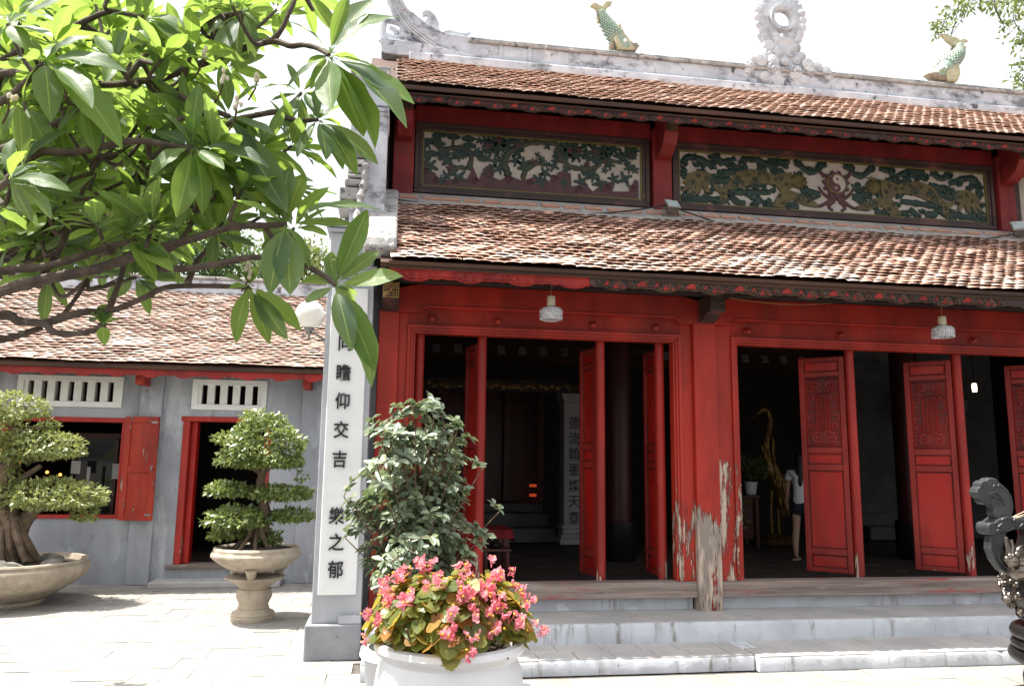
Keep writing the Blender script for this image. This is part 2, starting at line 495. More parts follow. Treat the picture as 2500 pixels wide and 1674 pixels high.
MAT['black_lacquer'] = simple('black lacquer', (0.008, 0.008, 0.009), (0.014, 0.013, 0.013), 5, 0.3, 0.03)
MAT['white_col'] = simple('interior white column', (0.40, 0.40, 0.41), (0.31, 0.31, 0.32), 3, 0.7, 0.15)
MAT['red_cloth'] = simple('dark red cloth', (0.22, 0.012, 0.014), (0.16, 0.010, 0.012), 8, 0.8, 0.2, 120)
MAT['panel_white'] = simple('panel white ground', (0.40, 0.37, 0.33), (0.31, 0.29, 0.26), 3, 0.7, 0.15, spots=(((0.28, 0.24, 0.20), 8, 0.62, 0.76, (0.3, 1, 1)),))
MAT['relief_green'] = simple('relief green', (0.014, 0.038, 0.027), (0.008, 0.020, 0.017), 14, 0.5, 0.25, 60)
MAT['relief_trunk'] = simple('relief dark olive trunk', (0.040, 0.045, 0.022), (0.020, 0.026, 0.018), 14, 0.5, 0.35, 50)
MAT['relief_purple'] = simple('relief plum rock', (0.075, 0.026, 0.030), (0.048, 0.019, 0.022), 9, 0.55, 0.3, 40)
MAT['relief_ochre'] = simple('relief ochre lion', (0.105, 0.078, 0.020), (0.055, 0.042, 0.014), 12, 0.5, 0.3, 50)
MAT['olive_line'] = simple('olive border line', (0.16, 0.13, 0.03), (0.10, 0.085, 0.025), 10, 0.6, 0.05)
MAT['brick'] = simple('pinkish brick', (0.46, 0.25, 0.18), (0.38, 0.21, 0.155), 9, 0.85, 0.35, 50, spots=(((0.42, 0.39, 0.36), 6, 0.54, 0.70, (1, 1, 1)),))
MAT['mortar'] = simple('grey mortar', (0.36, 0.34, 0.32), (0.25, 0.24, 0.23), 6, 0.9, 0.5, 40)
TS = [(0.0, (0.40, 0.235, 0.18)), (0.12, (0.53, 0.30, 0.22)), (0.45, (0.60, 0.355, 0.265)), (0.7, (0.60, 0.41, 0.33)), (0.88, (0.62, 0.46, 0.385)), (1.0, (0.46, 0.30, 0.245))]
MAT['tile_edge_up'] = simple('brick red tile nose', (0.70, 0.50, 0.41), (0.46, 0.31, 0.25), 26, 0.9, 0.3, 60)
MAT['tile'] = tile_mat('terracotta roof tile with lichen', TS, (0.66, 0.59, 0.53), 1.02, 1.28, band=(7.4, 9.1, 0.10, -0.12))
MAT['tile_up'] = tile_mat('upper roof tile with lichen', [(p_, tuple(min(.75, v_ * k_) for v_, k_ in zip(c_, (1.12, 1.25, 1.3)))) for p_, c_ in TS], (0.66, 0.58, 0.52), 0.98, 1.22)
TS2 = [(0.0, (0.17, 0.11, 0.09)), (0.15, (0.34, 0.22, 0.175)), (0.6, (0.41, 0.29, 0.235)), (0.85, (0.48, 0.365, 0.305)), (1.0, (0.25, 0.165, 0.135))]
MAT['tile_side'] = tile_mat('side hall roof tile with lichen', TS2, (0.56, 0.49, 0.44), 1.0, 1.26)
MAT['tile_edge'] = simple('tile nose with painted shade', (0.36, 0.245, 0.20), (0.15, 0.10, 0.085), 30, 0.9, 0.3, 60)  # noses and undersides coloured darker, standing in for the shade beneath each nose
MAT['bark'] = simple('frangipani bark', (0.125, 0.095, 0.076), (0.060, 0.044, 0.036), 14, 0.85, 0.9, 70, spots=(((0.20, 0.18, 0.16), 7, 0.60, 0.72, (1, 1, 1)),))
MAT['bark_bonsai'] = simple('bonsai bark', (0.16, 0.115, 0.075), (0.085, 0.060, 0.042), 10, 0.9, 0.6, 50)
MAT['bark_tree'] = simple('tree bark', (0.07, 0.055, 0.045), (0.04, 0.034, 0.03), 8, 0.9, 0.4, 40)
MAT['twig'] = simple('brown twig', (0.15, 0.10, 0.06), (0.10, 0.065, 0.04), 20, 0.8, 0.2)
MAT['leaf_frangi'] = leaf_mat('frangipani leaf', [(0, (0.060, 0.115, 0.075)), (0.3, (0.070, 0.130, 0.080)), (0.42, (0.065, 0.150, 0.040)), (0.72, (0.115, 0.215, 0.05)), (0.9, (0.085, 0.175, 0.045)), (1, (0.06, 0.115, 0.075))], 0.44, 0.58, (0.45, 0.62, 0.08), True, 0.42)
MAT['leaf_bonsai'] = leaf_mat('ficus bonsai leaf', [(0, (0.085, 0.135, 0.034)), (0.5, (0.145, 0.20, 0.05)), (0.8, (0.25, 0.295, 0.08)), (1, (0.10, 0.16, 0.036))], 0.32, 0.24, (0.42, 0.48, 0.09), False, 0.75)
MAT['leaf_bonsai_pale'] = leaf_mat('pale bonsai leaf', [(0, (0.15, 0.195, 0.06)), (0.5, (0.25, 0.29, 0.09)), (0.8, (0.36, 0.39, 0.14)), (1, (0.16, 0.205, 0.06))], 0.34, 0.28, (0.50, 0.52, 0.12), False, 0.7)
MAT['leaf_shrub'] = leaf_mat('shrub leaf', [(0, (0.14, 0.185, 0.125)), (0.5, (0.19, 0.24, 0.16)), (0.9, (0.31, 0.36, 0.20)), (1, (0.08, 0.125, 0.075))], 0.30, 0.22, (0.34, 0.46, 0.14), False, 0.8)
MAT['leaf_tree'] = leaf_mat('background tree leaf', [(0, (0.030, 0.065, 0.024)), (0.5, (0.048, 0.095, 0.03)), (1, (0.07, 0.12, 0.034))], 0.4, 0.3, (0.22, 0.38, 0.05), False, 0.5)
MAT['leaf_begonia'] = leaf_mat('begonia leaf', [(0, (0.09, 0.16, 0.03)), (0.25, (0.16, 0.23, 0.045)), (0.42, (0.24, 0.26, 0.055)), (0.54, (0.42, 0.24, 0.06)), (0.64, (0.42, 0.17, 0.045)), (0.78, (0.26, 0.30, 0.06)), (0.92, (0.11, 0.15, 0.04)), (1, (0.08, 0.15, 0.03))], 0.36, 0.5, (0.72, 0.50, 0.08), False, 0.55)
MAT['leaf_pot'] = leaf_mat('indoor plant leaf', [(0, (0.05, 0.09, 0.02)), (1, (0.10, 0.13, 0.03))], 0.4, 0.2)
MAT['petal_pink'] = leaf_mat('pink begonia petal', [(0, (0.78, 0.12, 0.20)), (0.5, (0.82, 0.26, 0.33)), (0.85, (0.85, 0.45, 0.50)), (1, (0.72, 0.08, 0.11))], 0.5, 0.5, (0.95, 0.42, 0.48), False, 0.3)
MAT['petal_white'] = leaf_mat('cream frangipani petal', [(0, (0.80, 0.74, 0.55)), (1, (0.82, 0.78, 0.66))], 0.5, 0.3, (0.85, 0.75, 0.45), False, 0.3)
MAT['stamen'] = simple('yellow stamen', (0.75, 0.45, 0.03), (0.6, 0.35, 0.03), 20, 0.6, 0)
MAT['glaze_white'] = simple('white glazed planter', (0.76, 0.76, 0.77), (0.70, 0.70, 0.72), 2, 0.35, 0.04, 30, spec=0.5, spots=(((0.42, 0.40, 0.37), 5, 0.68, 0.8, (1, 1, 0.4)),))
MAT['stone_pot'] = simple('tan stone planter', (0.42, 0.355, 0.27), (0.30, 0.25, 0.195), 5, 0.8, 0.35, 50, spots=(((0.20, 0.17, 0.135), 9, 0.6, 0.74, (1, 1, 0.6)), ((0.50, 0.46, 0.38), 5, 0.58, 0.74, (1, 1, 2)), ((0.10, 0.10, 0.075), 12, 0.66, 0.76, (1, 1, 0.5))))
MAT['soil'] = simple('dark potting soil', (0.055, 0.04, 0.028), (0.03, 0.024, 0.018), 20, 0.95, 0.8, 60, dist=0.02)
MAT['rock'] = simple('pale garden rock', (0.27, 0.255, 0.23), (0.16, 0.15, 0.135), 7, 0.9, 0.8, 25, dist=0.02)
MAT['bronze'] = simple('dark cast bronze', (0.060, 0.058, 0.056), (0.035, 0.032, 0.031), 6, 0.36, 0.2, 45, metal=0.75, spec=0.6, spots=(((0.13, 0.085, 0.045), 4, 0.60, 0.76, (1, 1, 1)),))
MAT['bronze_bright'] = simple('polished worn bronze', (0.23, 0.20, 0.175), (0.13, 0.105, 0.085), 8, 0.28, 0.3, 35, metal=0.9, spec=0.6)
MAT['pewter'] = simple('grey cast handle', (0.060, 0.064, 0.068), (0.040, 0.043, 0.047), 8, 0.45, 0.1, 60, metal=0.4, spec=0.5)
MAT['ceramic_green'] = simple('green glazed ceramic', (0.24, 0.37, 0.31), (0.34, 0.40, 0.31), 9, 0.35, 0.4, 28, dist=0.02, spots=(((0.50, 0.46, 0.34), 8, 0.58, 0.70, (1, 1, 1)),))
MAT['ceramic_ochre'] = simple('ochre glazed ceramic', (0.54, 0.50, 0.34), (0.40, 0.37, 0.22), 9, 0.4, 0.3, 30)
MAT['ceramic_brown'] = simple('brown glazed ceramic', (0.20, 0.12, 0.07), (0.30, 0.27, 0.20), 12, 0.45, 0.3, 30)
MAT['metal_grey'] = simple('grey lamp metal', (0.30, 0.30, 0.28), (0.22, 0.22, 0.21), 10, 0.45, 0.05, metal=0.4)
MAT['lamp_cap'] = simple('cream lamp cap', (0.66, 0.60, 0.44), (0.58, 0.52, 0.38), 10, 0.45, 0.03)
MAT['brass'] = simple('brass', (0.45, 0.30, 0.10), (0.35, 0.22, 0.08), 10, 0.4, 0.03, metal=0.8)
MAT['black_plastic'] = simple('black cable', (0.014, 0.014, 0.016), (0.02, 0.02, 0.022), 10, 0.5, 0.03)
MAT['flood_body'] = simple('grey floodlight body', (0.20, 0.185, 0.165), (0.14, 0.13, 0.12), 10, 0.5, 0.1, metal=0.3)
MAT['flood_face'] = simple('floodlight lens', (0.40, 0.46, 0.46), (0.32, 0.37, 0.37), 10, 0.15, 0.02, spec=0.6)
MAT['skin'] = simple('skin', (0.42, 0.26, 0.19), (0.38, 0.23, 0.165), 10, 0.55, 0.03)
MAT['shirt'] = simple('white cotton shirt', (0.74, 0.74, 0.78), (0.66, 0.66, 0.71), 8, 0.85, 0.2, 60)
MAT['denim'] = simple('dark denim', (0.020, 0.026, 0.040), (0.012, 0.016, 0.026), 20, 0.85, 0.2, 90)
MAT['hair'] = simple('black hair', (0.010, 0.008, 0.008), (0.02, 0.014, 0.012), 30, 0.4, 0.3, 80, stretch=(1, 1, 0.1))
MAT['sandal'] = simple('pale sandal', (0.45, 0.38, 0.32), (0.38, 0.32, 0.27), 10, 0.7, 0.05)
MAT['paper'] = simple('pale paper', (0.42, 0.42, 0.40), (0.34, 0.34, 0.33), 6, 0.8, 0.03)
MAT['glow_warm'] = emit('warm lamp glow', (1.0, 0.45, 0.10), 1.2)
MAT['glow_white'] = emit('lit tube', (1.0, 0.86, 0.62), 2.2)
MAT['glow_red'] = emit('red votive glow', (1.0, 0.12, 0.03), 0.14)
def opal():
    g = NG('opal glass globe')
    g.set(col=(0.86, 0.84, 0.79), rough=0.25, spec=0.5, sss=0.35)
    g.p.inputs['Subsurface Radius'].default_value = (0.1, 0.1, 0.09)
    return g.m
MAT['opal'] = opal()
def pressed_glass():
    g = NG('pressed glass shade')
    w = g.n('ShaderNodeTexVoronoi', feature='F1')
    g.L(g.pos((1, 1, 1), 'object'), w.inputs['Vector'])
    w.inputs['Scale'].default_value = 46
    g.set(col=(0.86, 0.86, 0.89), rough=0.18, trans=0.55, spec=0.6, ior=1.35)
    g.bump(w.outputs['Distance'], 0.8, 0.01)
    return g.m
MAT['pressed_glass'] = pressed_glass()
def window_glass():
    g = NG('cabinet glass')
    g.set(col=(0.02, 0.025, 0.025), rough=0.04, spec=0.5)
    return g.m
MAT['glass'] = window_glass()

# ================================================================== THE SETTING
def roof_tile_mesh(name, w, L, t=0.0065, lift=0.019):
    """flat terracotta tile with an arched, turned-up nose; local x across, y down the slope (nose at +y), z up"""
    hw = w * 0.49
    back = [(-hw, -L / 2, 0), (hw, -L / 2, 0), (-hw, L * 0.20, 0), (hw, L * 0.20, 0), (0, L * 0.22, lift * .30)]
    nose = [(-hw, L * 0.36, .002), (-hw * 0.62, L * 0.455, lift * .72), (0, L * 0.5, lift), (hw * 0.62, L * 0.455, lift * .72), (hw, L * 0.36, .002)]
    V = back + nose
    n = len(V)
    V = V + [(x, y, z - t) for x, y, z in V]
    top = [(0, 1, 3), (0, 3, 2), (2, 3, 4), (2, 4, 6), (2, 6, 5), (4, 7, 6), (4, 8, 7), (4, 3, 8), (3, 9, 8)]
    F = list(top) + [(a + n, c + n, b + n) for a, b, c in top]
    ring = [0, 2, 5, 6, 7, 8, 9, 3, 1]
    for i in range(len(ring)):
        a, b = ring[i], ring[(i + 1) % len(ring)]
        F += [(a, a + n, b + n), (a, b + n, b)]
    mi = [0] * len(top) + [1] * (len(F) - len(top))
    return np.array(V, float), np.array(F, int), np.array(mi, int)

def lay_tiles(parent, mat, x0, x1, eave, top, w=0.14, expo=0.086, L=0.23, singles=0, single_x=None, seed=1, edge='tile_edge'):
    """courses of tiles from the eave up; the lowest courses in view are single tiles, the rest one mass"""
    rg = np.random.default_rng(seed)
    V, F, MI = roof_tile_mesh('roof_tile', w, L)
    dy, dz = top[0] - eave[0], top[1] - eave[1]
    S = sqrt(dy * dy + dz * dz)
    a = math.atan2(dz, dy)
    rows = int(S / expo) + 1
    tilt = 0.058
    me = None
    bigV, bigF, tint = [], [], []
    done = 0
    for r in range(rows):
        s = r * expo + 0.01
        xs = np.arange(x0 + (0.5 * w if r % 2 else 0), x1, w)
        for k, x in enumerate(xs):
            wob = 0.012 * sin(x * 1.9 + r * 0.5) + 0.010 * sin(x * 4.7 - r * 0.9)
            u = s + L / 2 - 0.02 + rg.normal(0, 0.007)
            h = 0.035 + wob * 0.6 + rg.normal(0, 0.003)
            yaw = rg.normal(0, 0.035); rl = rg.normal(0, 0.03); tl = tilt + rg.normal(0, 0.02)
            c = np.array([x + rg.normal(0, 0.004), eave[0] + u * cos(a) - h * sin(a), eave[1] + u * sin(a) + h * cos(a)])
            # local +y is down the slope
            R = Matrix.Rotation(pi, 3, 'Z') @ Matrix.Identity(3)
            M = Matrix.Rotation(a - tl, 3, 'X') @ Matrix.Rotation(pi + yaw, 3, 'Z') @ Matrix.Rotation(rl, 3, 'Y')
            if done < singles and (single_x is None or single_x[0] <= x <= single_x[1]):
                if me is None:
                    me = bpy.data.meshes.new('roof_tile')
                    me.from_pydata(V.tolist(), [], F.tolist()); me.update()
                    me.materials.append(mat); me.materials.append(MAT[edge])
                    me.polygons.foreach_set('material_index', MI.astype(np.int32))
                o = bpy.data.objects.new('roof_tile', me)
                o.parent = parent
                o.location = Vector(c) - world_loc(parent)
                o.rotation_euler = M.to_euler()
                link(o)
                done += 1
            else:
                b = len(bigV) * len(V)
                bigV.append(V @ np.array(M).T + c)
                bigF.append(F + b)
                tint.append(np.full(len(V), rg.random()))
    ro = np_obj('roof_tiles', np.concatenate(bigV), np.concatenate(bigF), mat, parent, np.concatenate(tint), kind='stuff')
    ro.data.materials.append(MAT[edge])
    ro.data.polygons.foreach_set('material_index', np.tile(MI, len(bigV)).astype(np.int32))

def scallop(x0, x1, ztop, h, period, phase=0.0):
    """outline of an eave board with an ogee-scalloped lower edge, in (x, z)"""
    n = int((x1 - x0) / 0.022)
    low = []
    for i in range(n + 1):
        x = x0 + (x1 - x0) * i / n
        t = ((x - x0 + phase) / period) % 1.0
        s = 0.70 + 0.30 * max(0.0, cos((t - 0.5) * 2 * pi)) ** 0.5 * (1 if abs(t - 0.5) < 0.25 else 0)
        s += 0.10 * abs(sin(t * 2 * pi * 2)) * (0 if abs(t - 0.5) < 0.25 else 1)
        low.append((x, ztop - h * s))
    return [(x0, ztop), ] + low + [(x1, ztop)]

def eave_carving(mb, x0, x1, ztop, h, y, period, rad=0.0095):
    """scrolls, fan leaves and key curls along an eave board"""
    n = int((x1 - x0) / period)
    for i in range(n):
        c = x0 + (i + 0.5) * period
        for s in (-1, 1):
            mb.tube([(px, y, pz) for px, pz in spiral(c + s * 0.055, ztop - h * 0.55, h * 0.30, h * 0.06, pi / 2, 1.25, 12, s)], rad, 5)
            for k in range(3):
                bx = c + s * period * 0.34
                mb.tube([(bx, y, ztop - h * 0.62), (bx + s * (k - 1) * 0.018, y, ztop - h * 0.35), (bx + (k - 1) * 0.042, y, ztop - h * 0.12)], rad * 0.8, 5)
            mb.tube([(c + s * period * 0.22, y, ztop - h * 0.15), (c + s * period * 0.25, y, ztop - h * 0.48), (c + s * period * 0.31, y, ztop - h * 0.55)], rad * 0.8, 5)
    mb.tube([(x0, y, ztop - 0.012), (x1, y, ztop - 0.012)], rad * 0.8, 5)

# ground sheet and paving
g_root = MB().add([(-400, -400, -0.012), (400, -400, -0.012), (400, 600, -0.012), (-400, 600, -0.012)], [(0, 1, 2, 3)]).build('ground', MAT['ground'])
tag(g_root, kind='structure')
def lay_pavers():
    rg = random.Random(3)
    meshes = []
    for k in range(4):
        w, d = 0.4545, 0.3545
        j = lambda: rg.uniform(-0.004, 0.004)
        m = MB()
        m.prism([(-w / 2 + j(), -d / 2 + j()), (w / 2 + j(), -d / 2 + j()), (w / 2 + j(), d / 2 + j()), (-w / 2 + j(), d / 2 + j())], 'z', -0.02, 0.0)
        me = m.mesh('paver'); me.materials.append(MAT['paver'])
        meshes.append(me)
    cells = []
    for r in range(0, 30):
        y = 3.2 + r * 0.36
        if y > 12.6: break
        for c in range(-20, 34):
            x = c * 0.46 + (0.23 if r % 2 else 0) + 0.02 * sin(r * 3.1)
            if x > -0.1 and y > 6.95: continue
            if x < -8 or x > 11: continue
            p = Vector((x, y, 0)) - CAM
            z = p.dot(fw)
            if z < 0.5: vis = False
            else:
                px, py = 1250 + FPX * p.dot(rt) / z, 837 - FPX * p.dot(up) / z
                vis = -60 < px < 2560 and py < 1700
            cells.append((0 if vis else 1, y, x))
    cells.sort()
    V, F = [], []
    for i, (hid, y, x) in enumerate(cells):
        if not hid and i < 300:
            o = inst('paver', meshes[i % 4], g_root, (x, y, rg.uniform(-0.003, 0.003)), (rg.gauss(0, 0.004), rg.gauss(0, 0.004), rg.gauss(0, 0.008)))
        else:
            b = len(V)
            V += [(x - .226, y - .176, -0.002), (x + .226, y - .176, -0.002), (x + .226, y + .176, -0.002), (x - .226, y + .176, -0.002)]
            F.append((b, b + 1, b + 2, b + 3))
    if F: np_obj('pavers', V, F, MAT['paver'], g_root, kind='stuff')
lay_pavers()

# ================================================================== TEMPLE
YF = 8.28
temple = thing('temple', (4.0, YF, 0), 'red timber temple with open carved doors, two tiled roofs and white ridge', 'temple')
T = temple
XR = 12.6        # far end of the temple, outside the picture

# --- steps and plinth
def worn_slab(x0, x1, y0, y1, z0, z1, seed, wear=.010):
    """block whose front arris is chipped and uneven"""
    rg_ = random.Random(seed); n = max(2, int((x1 - x0) / .055)); V, F = [], []
    k1 = k2 = 0.0
    for i in range(n + 1):
        x = x0 + (x1 - x0) * i / n
        k1 = .75 * k1 + rg_.gauss(0, wear * .45); k2 = .6 * k2 + rg_.gauss(0, wear * .45)
        chip = rg_.uniform(.012, .035) if rg_.random() < .07 else 0
        V += [(x, y0 + .4 * k1, z0), (x, y0 + .5 * k1, z1 - .022 - abs(k2) - chip), (x, y0 + .008 + abs(k1) * .6 + chip * .4, z1 - .005 + .3 * k2 - chip * .3), (x, y0 + .03 + abs(k1) + chip, z1 + .15 * k2), (x, y1, z1), (x, y1, z0)]
    for i in range(n):
        for j in range(5):
            p = i * 6 + j; F.append((p, p + 6, p + 7, p + 1))
    F += [tuple(range(5, -1, -1)), tuple(n * 6 + j for j in range(6))]
    m = MB(); m.add(V, F); return m
def step(x0, x1, y0, y1, z0, z1, tiles):
    s = worn_slab(x0, x1, y0, y1, z0, z1 - (.012 if tiles else 0.0), int(x0 * 100)).build('step', MAT['stone_step'], T, smooth=True, angle=50)
    rg = random.Random(int(x0 * 100) + 5)
    if tiles:
        for r in range(2):
            x = x0 + (0.0 if r == 0 else 0.17)
            while x < x1 - 0.05:
                w = min(rg.uniform(0.34, 0.44), x1 - x)
                d = (y1 - y0) / 2
                MB().box(x + 0.004, x + w - 0.004, y0 + r * d + (rg.uniform(.012, .032) if r == 0 else 0.004), y0 + (r + 1) * d - 0.004, z1 - 0.018, z1 + rg.uniform(-0.003, 0.002)).build('tread_tile', MAT['tread'], s, bevel=0.005, segs=1)
                x += w
    else:
        MB().box(x0 + 0.002, x1, y0 + 0.045, y1, z1 - 0.02, z1 + .003).build('tread', MAT['tread'], s)
    return s
step(-0.16, 3.385, 7.06, 7.66, 0.0, 0.137, True)
step(3.40, XR, 6.99, 7.66, 0.0, 0.137, True)
step(-0.15, XR, 7.62, 8.34, 0.10, 0.318, False)
MB().box(-0.15, 3.30, 8.30, 8.9, 0.20, 0.450).build('plinth', MAT['stone_step'], T, bevel=0.006)
MB().box(3.61, XR, 8.30, 8.9, 0.20, 0.452).build('plinth', MAT['stone_step'], T, bevel=0.006)

# --- floor
fl = MB().box(-0.12, XR, 8.91, 16.0, 0.2, 0.43).build('floor', MAT['floor_tile'], T)
rg = random.Random(11)
fm = MB().box(-0.146, 0.146, -0.146, 0.146, -0.02, 0.0).mesh('floor_brick'); fm.materials.append(MAT['floor_tile'])
for r in range(14):
    for c in range(21):
        inst('floor_brick', fm, fl, (0.8 + c * 0.30 + (0.15 if r % 2 else 0), 8.72 + r * 0.30, 0.453 + rg.uniform(-0.003, 0.003)), (rg.gauss(0, .004), rg.gauss(0, .004), 0))

# --- sills, posts, planks
MB().box(-0.13, 3.318, 8.20, 8.37, 0.452, 0.618).build('sill', MAT['wood_sill'], T, bevel=0.008)
MB().box(3.589, 8.418, 8.20, 8.37, 0.454, 0.620).build('sill', MAT['wood_sill'], T, bevel=0.008)
MB().box(8.69, XR, 8.20, 8.37, 0.454, 0.620).build('sill', MAT['wood_sill'], T, bevel=0.008)
for (a, b) in ((3.32, 3.587), (8.42, 8.69), (12.3, 12.55)):
    MB().box(a, b, 8.165, 8.43, 0.31, 3.42).build('post', MAT['red_post'], T, bevel=0.012)
MB().box(-0.135, 0.075, 8.175, 8.42, 0.318, 3.42).build('post', MAT['red_frame'], T, bevel=0.01)
for (a, b) in ((0.077, 0.166), (3.190, 3.318), (3.589, 3.78), (8.205, 8.418), (8.692, 8.9)):
    MB().box(a, b, 8.235, 8.29, 0.619, 3.45).build('plank', MAT['red_bare'] if 3.5 < a < 3.7 else MAT['red_plank'] if a > 1 else MAT['red_frame'], T, bevel=0.004)

def lintel(xa, xb):
    z = 3.40
    poly = [(xa, z), (xa + .26, z), (xa + .30, z + .012), (xa + .34, z + .045), (xa + .40, z + .055), (xb - .40, z + .055), (xb - .34, z + .045), (xb - .30, z + .012), (xb - .26, z), (xb, z),
            (xb, 3.60), (xb - .05, 3.65), (xb - .2, 3.69), (xb - .28, 3.70), (xa + .28, 3.70), (xa + .2, 3.69), (xa + .05, 3.65), (xa, 3.60)]
    o = MB().prism(poly, 'y', 8.13, 8.36).build('lintel', MAT['red_beam'], T, bevel=0.008)
    m = MB()
    m.tube([(x, 8.128, zz + 0.014) for x, zz in poly[1:9]], 0.008, 6)
    m.build('bead', MAT['red_beam'], o, smooth=True)
lintel(0.0, 3.45); lintel(3.456, 8.55); lintel(8.556, 12.5)

def door_frame(xa, xb, knobs):
    """xa, xb: outer edges of the frame"""
    tr = MB().box(xa - 0.02, xb + 0.02, 8.245, 8.30, 3.262, 3.46).build('transom_board', MAT['red_beam'], T)
    for kx in knobs:
        MB().lathe([(0.0, -0.075), (0.02, -0.072), (0.032, -0.06), (0.036, -0.045), (0.030, -0.032), (0.024, -0.02), (0.040, -0.012), (0.044, 0.0)], (0, 0, 0), 16).xform(Matrix.Translation((kx, 8.243, 3.35)) @ Matrix.Rotation(radians(-90), 4, 'X')).build('hinge_knob', MAT['red_beam'], tr, smooth=True)
    f = bpy.data.objects.new('door_frame', None); f.parent = T; link(f)
    for (d, y0, y1) in ((0.0, 8.205, 8.36), (0.034, 8.222, 8.362), (0.062, 8.242, 8.364)):
        w = 0.034 if d == 0 else 0.028
        if d > .05: w = 0.024
        MB().box(xa + d, xa + d + w, y0, y1, 0.621, 3.28 - d - w).build('jamb', MAT['red_frame'] if xa < 1 else MAT['red_bare'], f, bevel=0.004)
        MB().box(xb - d - w, xb - d, y0, y1, 0.621, 3.28 - d - w).build('jamb', MAT['red_plank'], f, bevel=0.004)
        MB().box(xa + d, xb - d, y0, y1, 3.2805 - d - w, 3.28 - d).build('head', MAT['red_frame'], f, bevel=0.004)
door_frame(0.166, 3.190, [at(1055, 787, 8.24).x, at(1215, 790, 8.24).x, at(1447, 797, 8.24).x, at(1600, 800, 8.24).x])
door_frame(3.78, 8.205, [at(1823, 810, 8.24).x, at(2050, 822, 8.24).x, at(2374, 833, 8.24).x, 7.75])

def door_leaf(px, py, vec, w, carved):
    """an open leaf: px, py its pivot; vec the way it lies, into the hall"""
    root = bpy.data.objects.new('door_leaf', None); root.parent = T; link(root)
    d = Vector((vec[0], vec[1], 0)).normalized()
    M = Matrix.Translation((px, py, 0)) @ Matrix(((d.x, -d.y, 0, 0), (d.y, d.x, 0, 0), (0, 0, 1, 0), (0, 0, 0, 1)))
    def put(mb, name, mat, **k): return mb.xform(M).build(name, mat, root, **k)
    put(MB().lathe([(0.0, 0.60), (0.052, 0.60), (0.052, 3.205), (0.0, 3.205)], (0, 0, 0), 18), 'pivot_pole', MAT['red_pole'], smooth=True)
    s0, s1, t = 0.056, 0.056 + w, 0.034
    put(MB().box(s0, s0 + .062, -t, t, .64, 3.14), 'stile', MAT['red_stile'], bevel=0.006)
    put(MB().box(s1 - .062, s1, -t, t, .64, 3.14), 'stile', MAT['red_stile'], bevel=0.006)
    rails = [(.64, .69), (.835, .905), (1.80, 1.87), (2.0, 2.07), (2.91, 2.965), (3.09, 3.14)]
    for a, b in rails:
        put(MB().box(s0 + .063, s1 - .063, -t + .002, t - .002, a, b), 'rail', MAT['red_stile'], bevel=0.006)
    for i in range(5):
        a, b = rails[i][1], rails[i + 1][0]
        p = put(MB().box(s0 + .0635, s1 - .0635, -0.006, 0.006, a + .0005, b - .0005), 'panel', MAT['carve_darkred'] if carved and i == 3 else MAT['red_door'])
        if b - a > .05:       # raised bead round each panel
            m = MB()
            for (u0, u1, v0, v1) in ((s0 + .064, s1 - .064, a + .001, a + .014), (s0 + .064, s1 - .064, b - .014, b - .001), (s0 + .064, s0 + .077, a + .0145, b - .0145), (s1 - .077, s1 - .064, a + .0145, b - .0145)):
                m.box(u0, u1, -0.020, 0.020, v0, v1)
            put(m, 'bead', MAT['red_groove'], bevel=0.003, segs=1)
    if carved:
        m = MB()
        c = (s0 + s1) / 2; hw = (w - .124) / 2 - .012
        za, zb = 2.10, 2.88; zm = (za + zb) / 2
        for sd in (-1, 1):
            y = sd * 0.015
            def tb(pts, r=.0085): r *= 1.35; m.tube([(u, y, v) for u, v in pts], r, 5)
            tb([(c - hw, za), (c + hw, za), (c + hw, zb), (c - hw, zb), (c - hw, za)], .007)
            for s in (-1, 1):
                for q in (-1, 1):
                    tb(spiral(c + s * hw * .42, zm + q * .315, .062, .012, -q * pi / 2, 1.3, 16, s * q), .010)
                    tb(spiral(c + s * hw * .76, zm + q * .17, .05, .010, q * pi / 2, 1.2, 14, s * q), .009)
                    tb([(c + s * .02, zm + q * .25), (c + s * .06, zm + q * .235), (c + s * hw * .9, zm + q * .26)])
                    tb([(c + s * hw * .52, zm + q * .03), (c + s * hw * .95, zm + q * .05), (c + s * hw * .9, zm + q * .11)])
            # key-fret tablet in the middle
            for k in range(9):
                v = zm - .19 + k * .0475
                tb([(c - .05, v), (c - .012, v)], .0065); tb([(c + .012, v + .012), (c + .05, v + .012)], .0065)
            for u in (-.062, -.03, 0, .03, .062): tb([(c + u, zm - .20), (c + u, zm + .20)], .0065)
            tb([(c - .075, zm - .22), (c + .075, zm - .22), (c + .075, zm + .22), (c - .075, zm + .22), (c - .075, zm - .22)], .008)
        put(m, 'carving', MAT['red_stile'], smooth=True)
    return root
Yd = 8.42
for px_, v_ in ((0.305, (0.02, 1)), (0.985, (-0.24, 1)), (2.315, (-0.22, 1)), (3.005, (-0.02, 1))):
    door_leaf(px_, Yd, v_, 0.40, False)
for px_, v_ in ((5.345, (-0.9, 0.86)), (6.75, (-0.9, 0.86)), (8.16, (-0.9, 0.86))):
    door_leaf(px_, Yd, v_, 0.52, True)

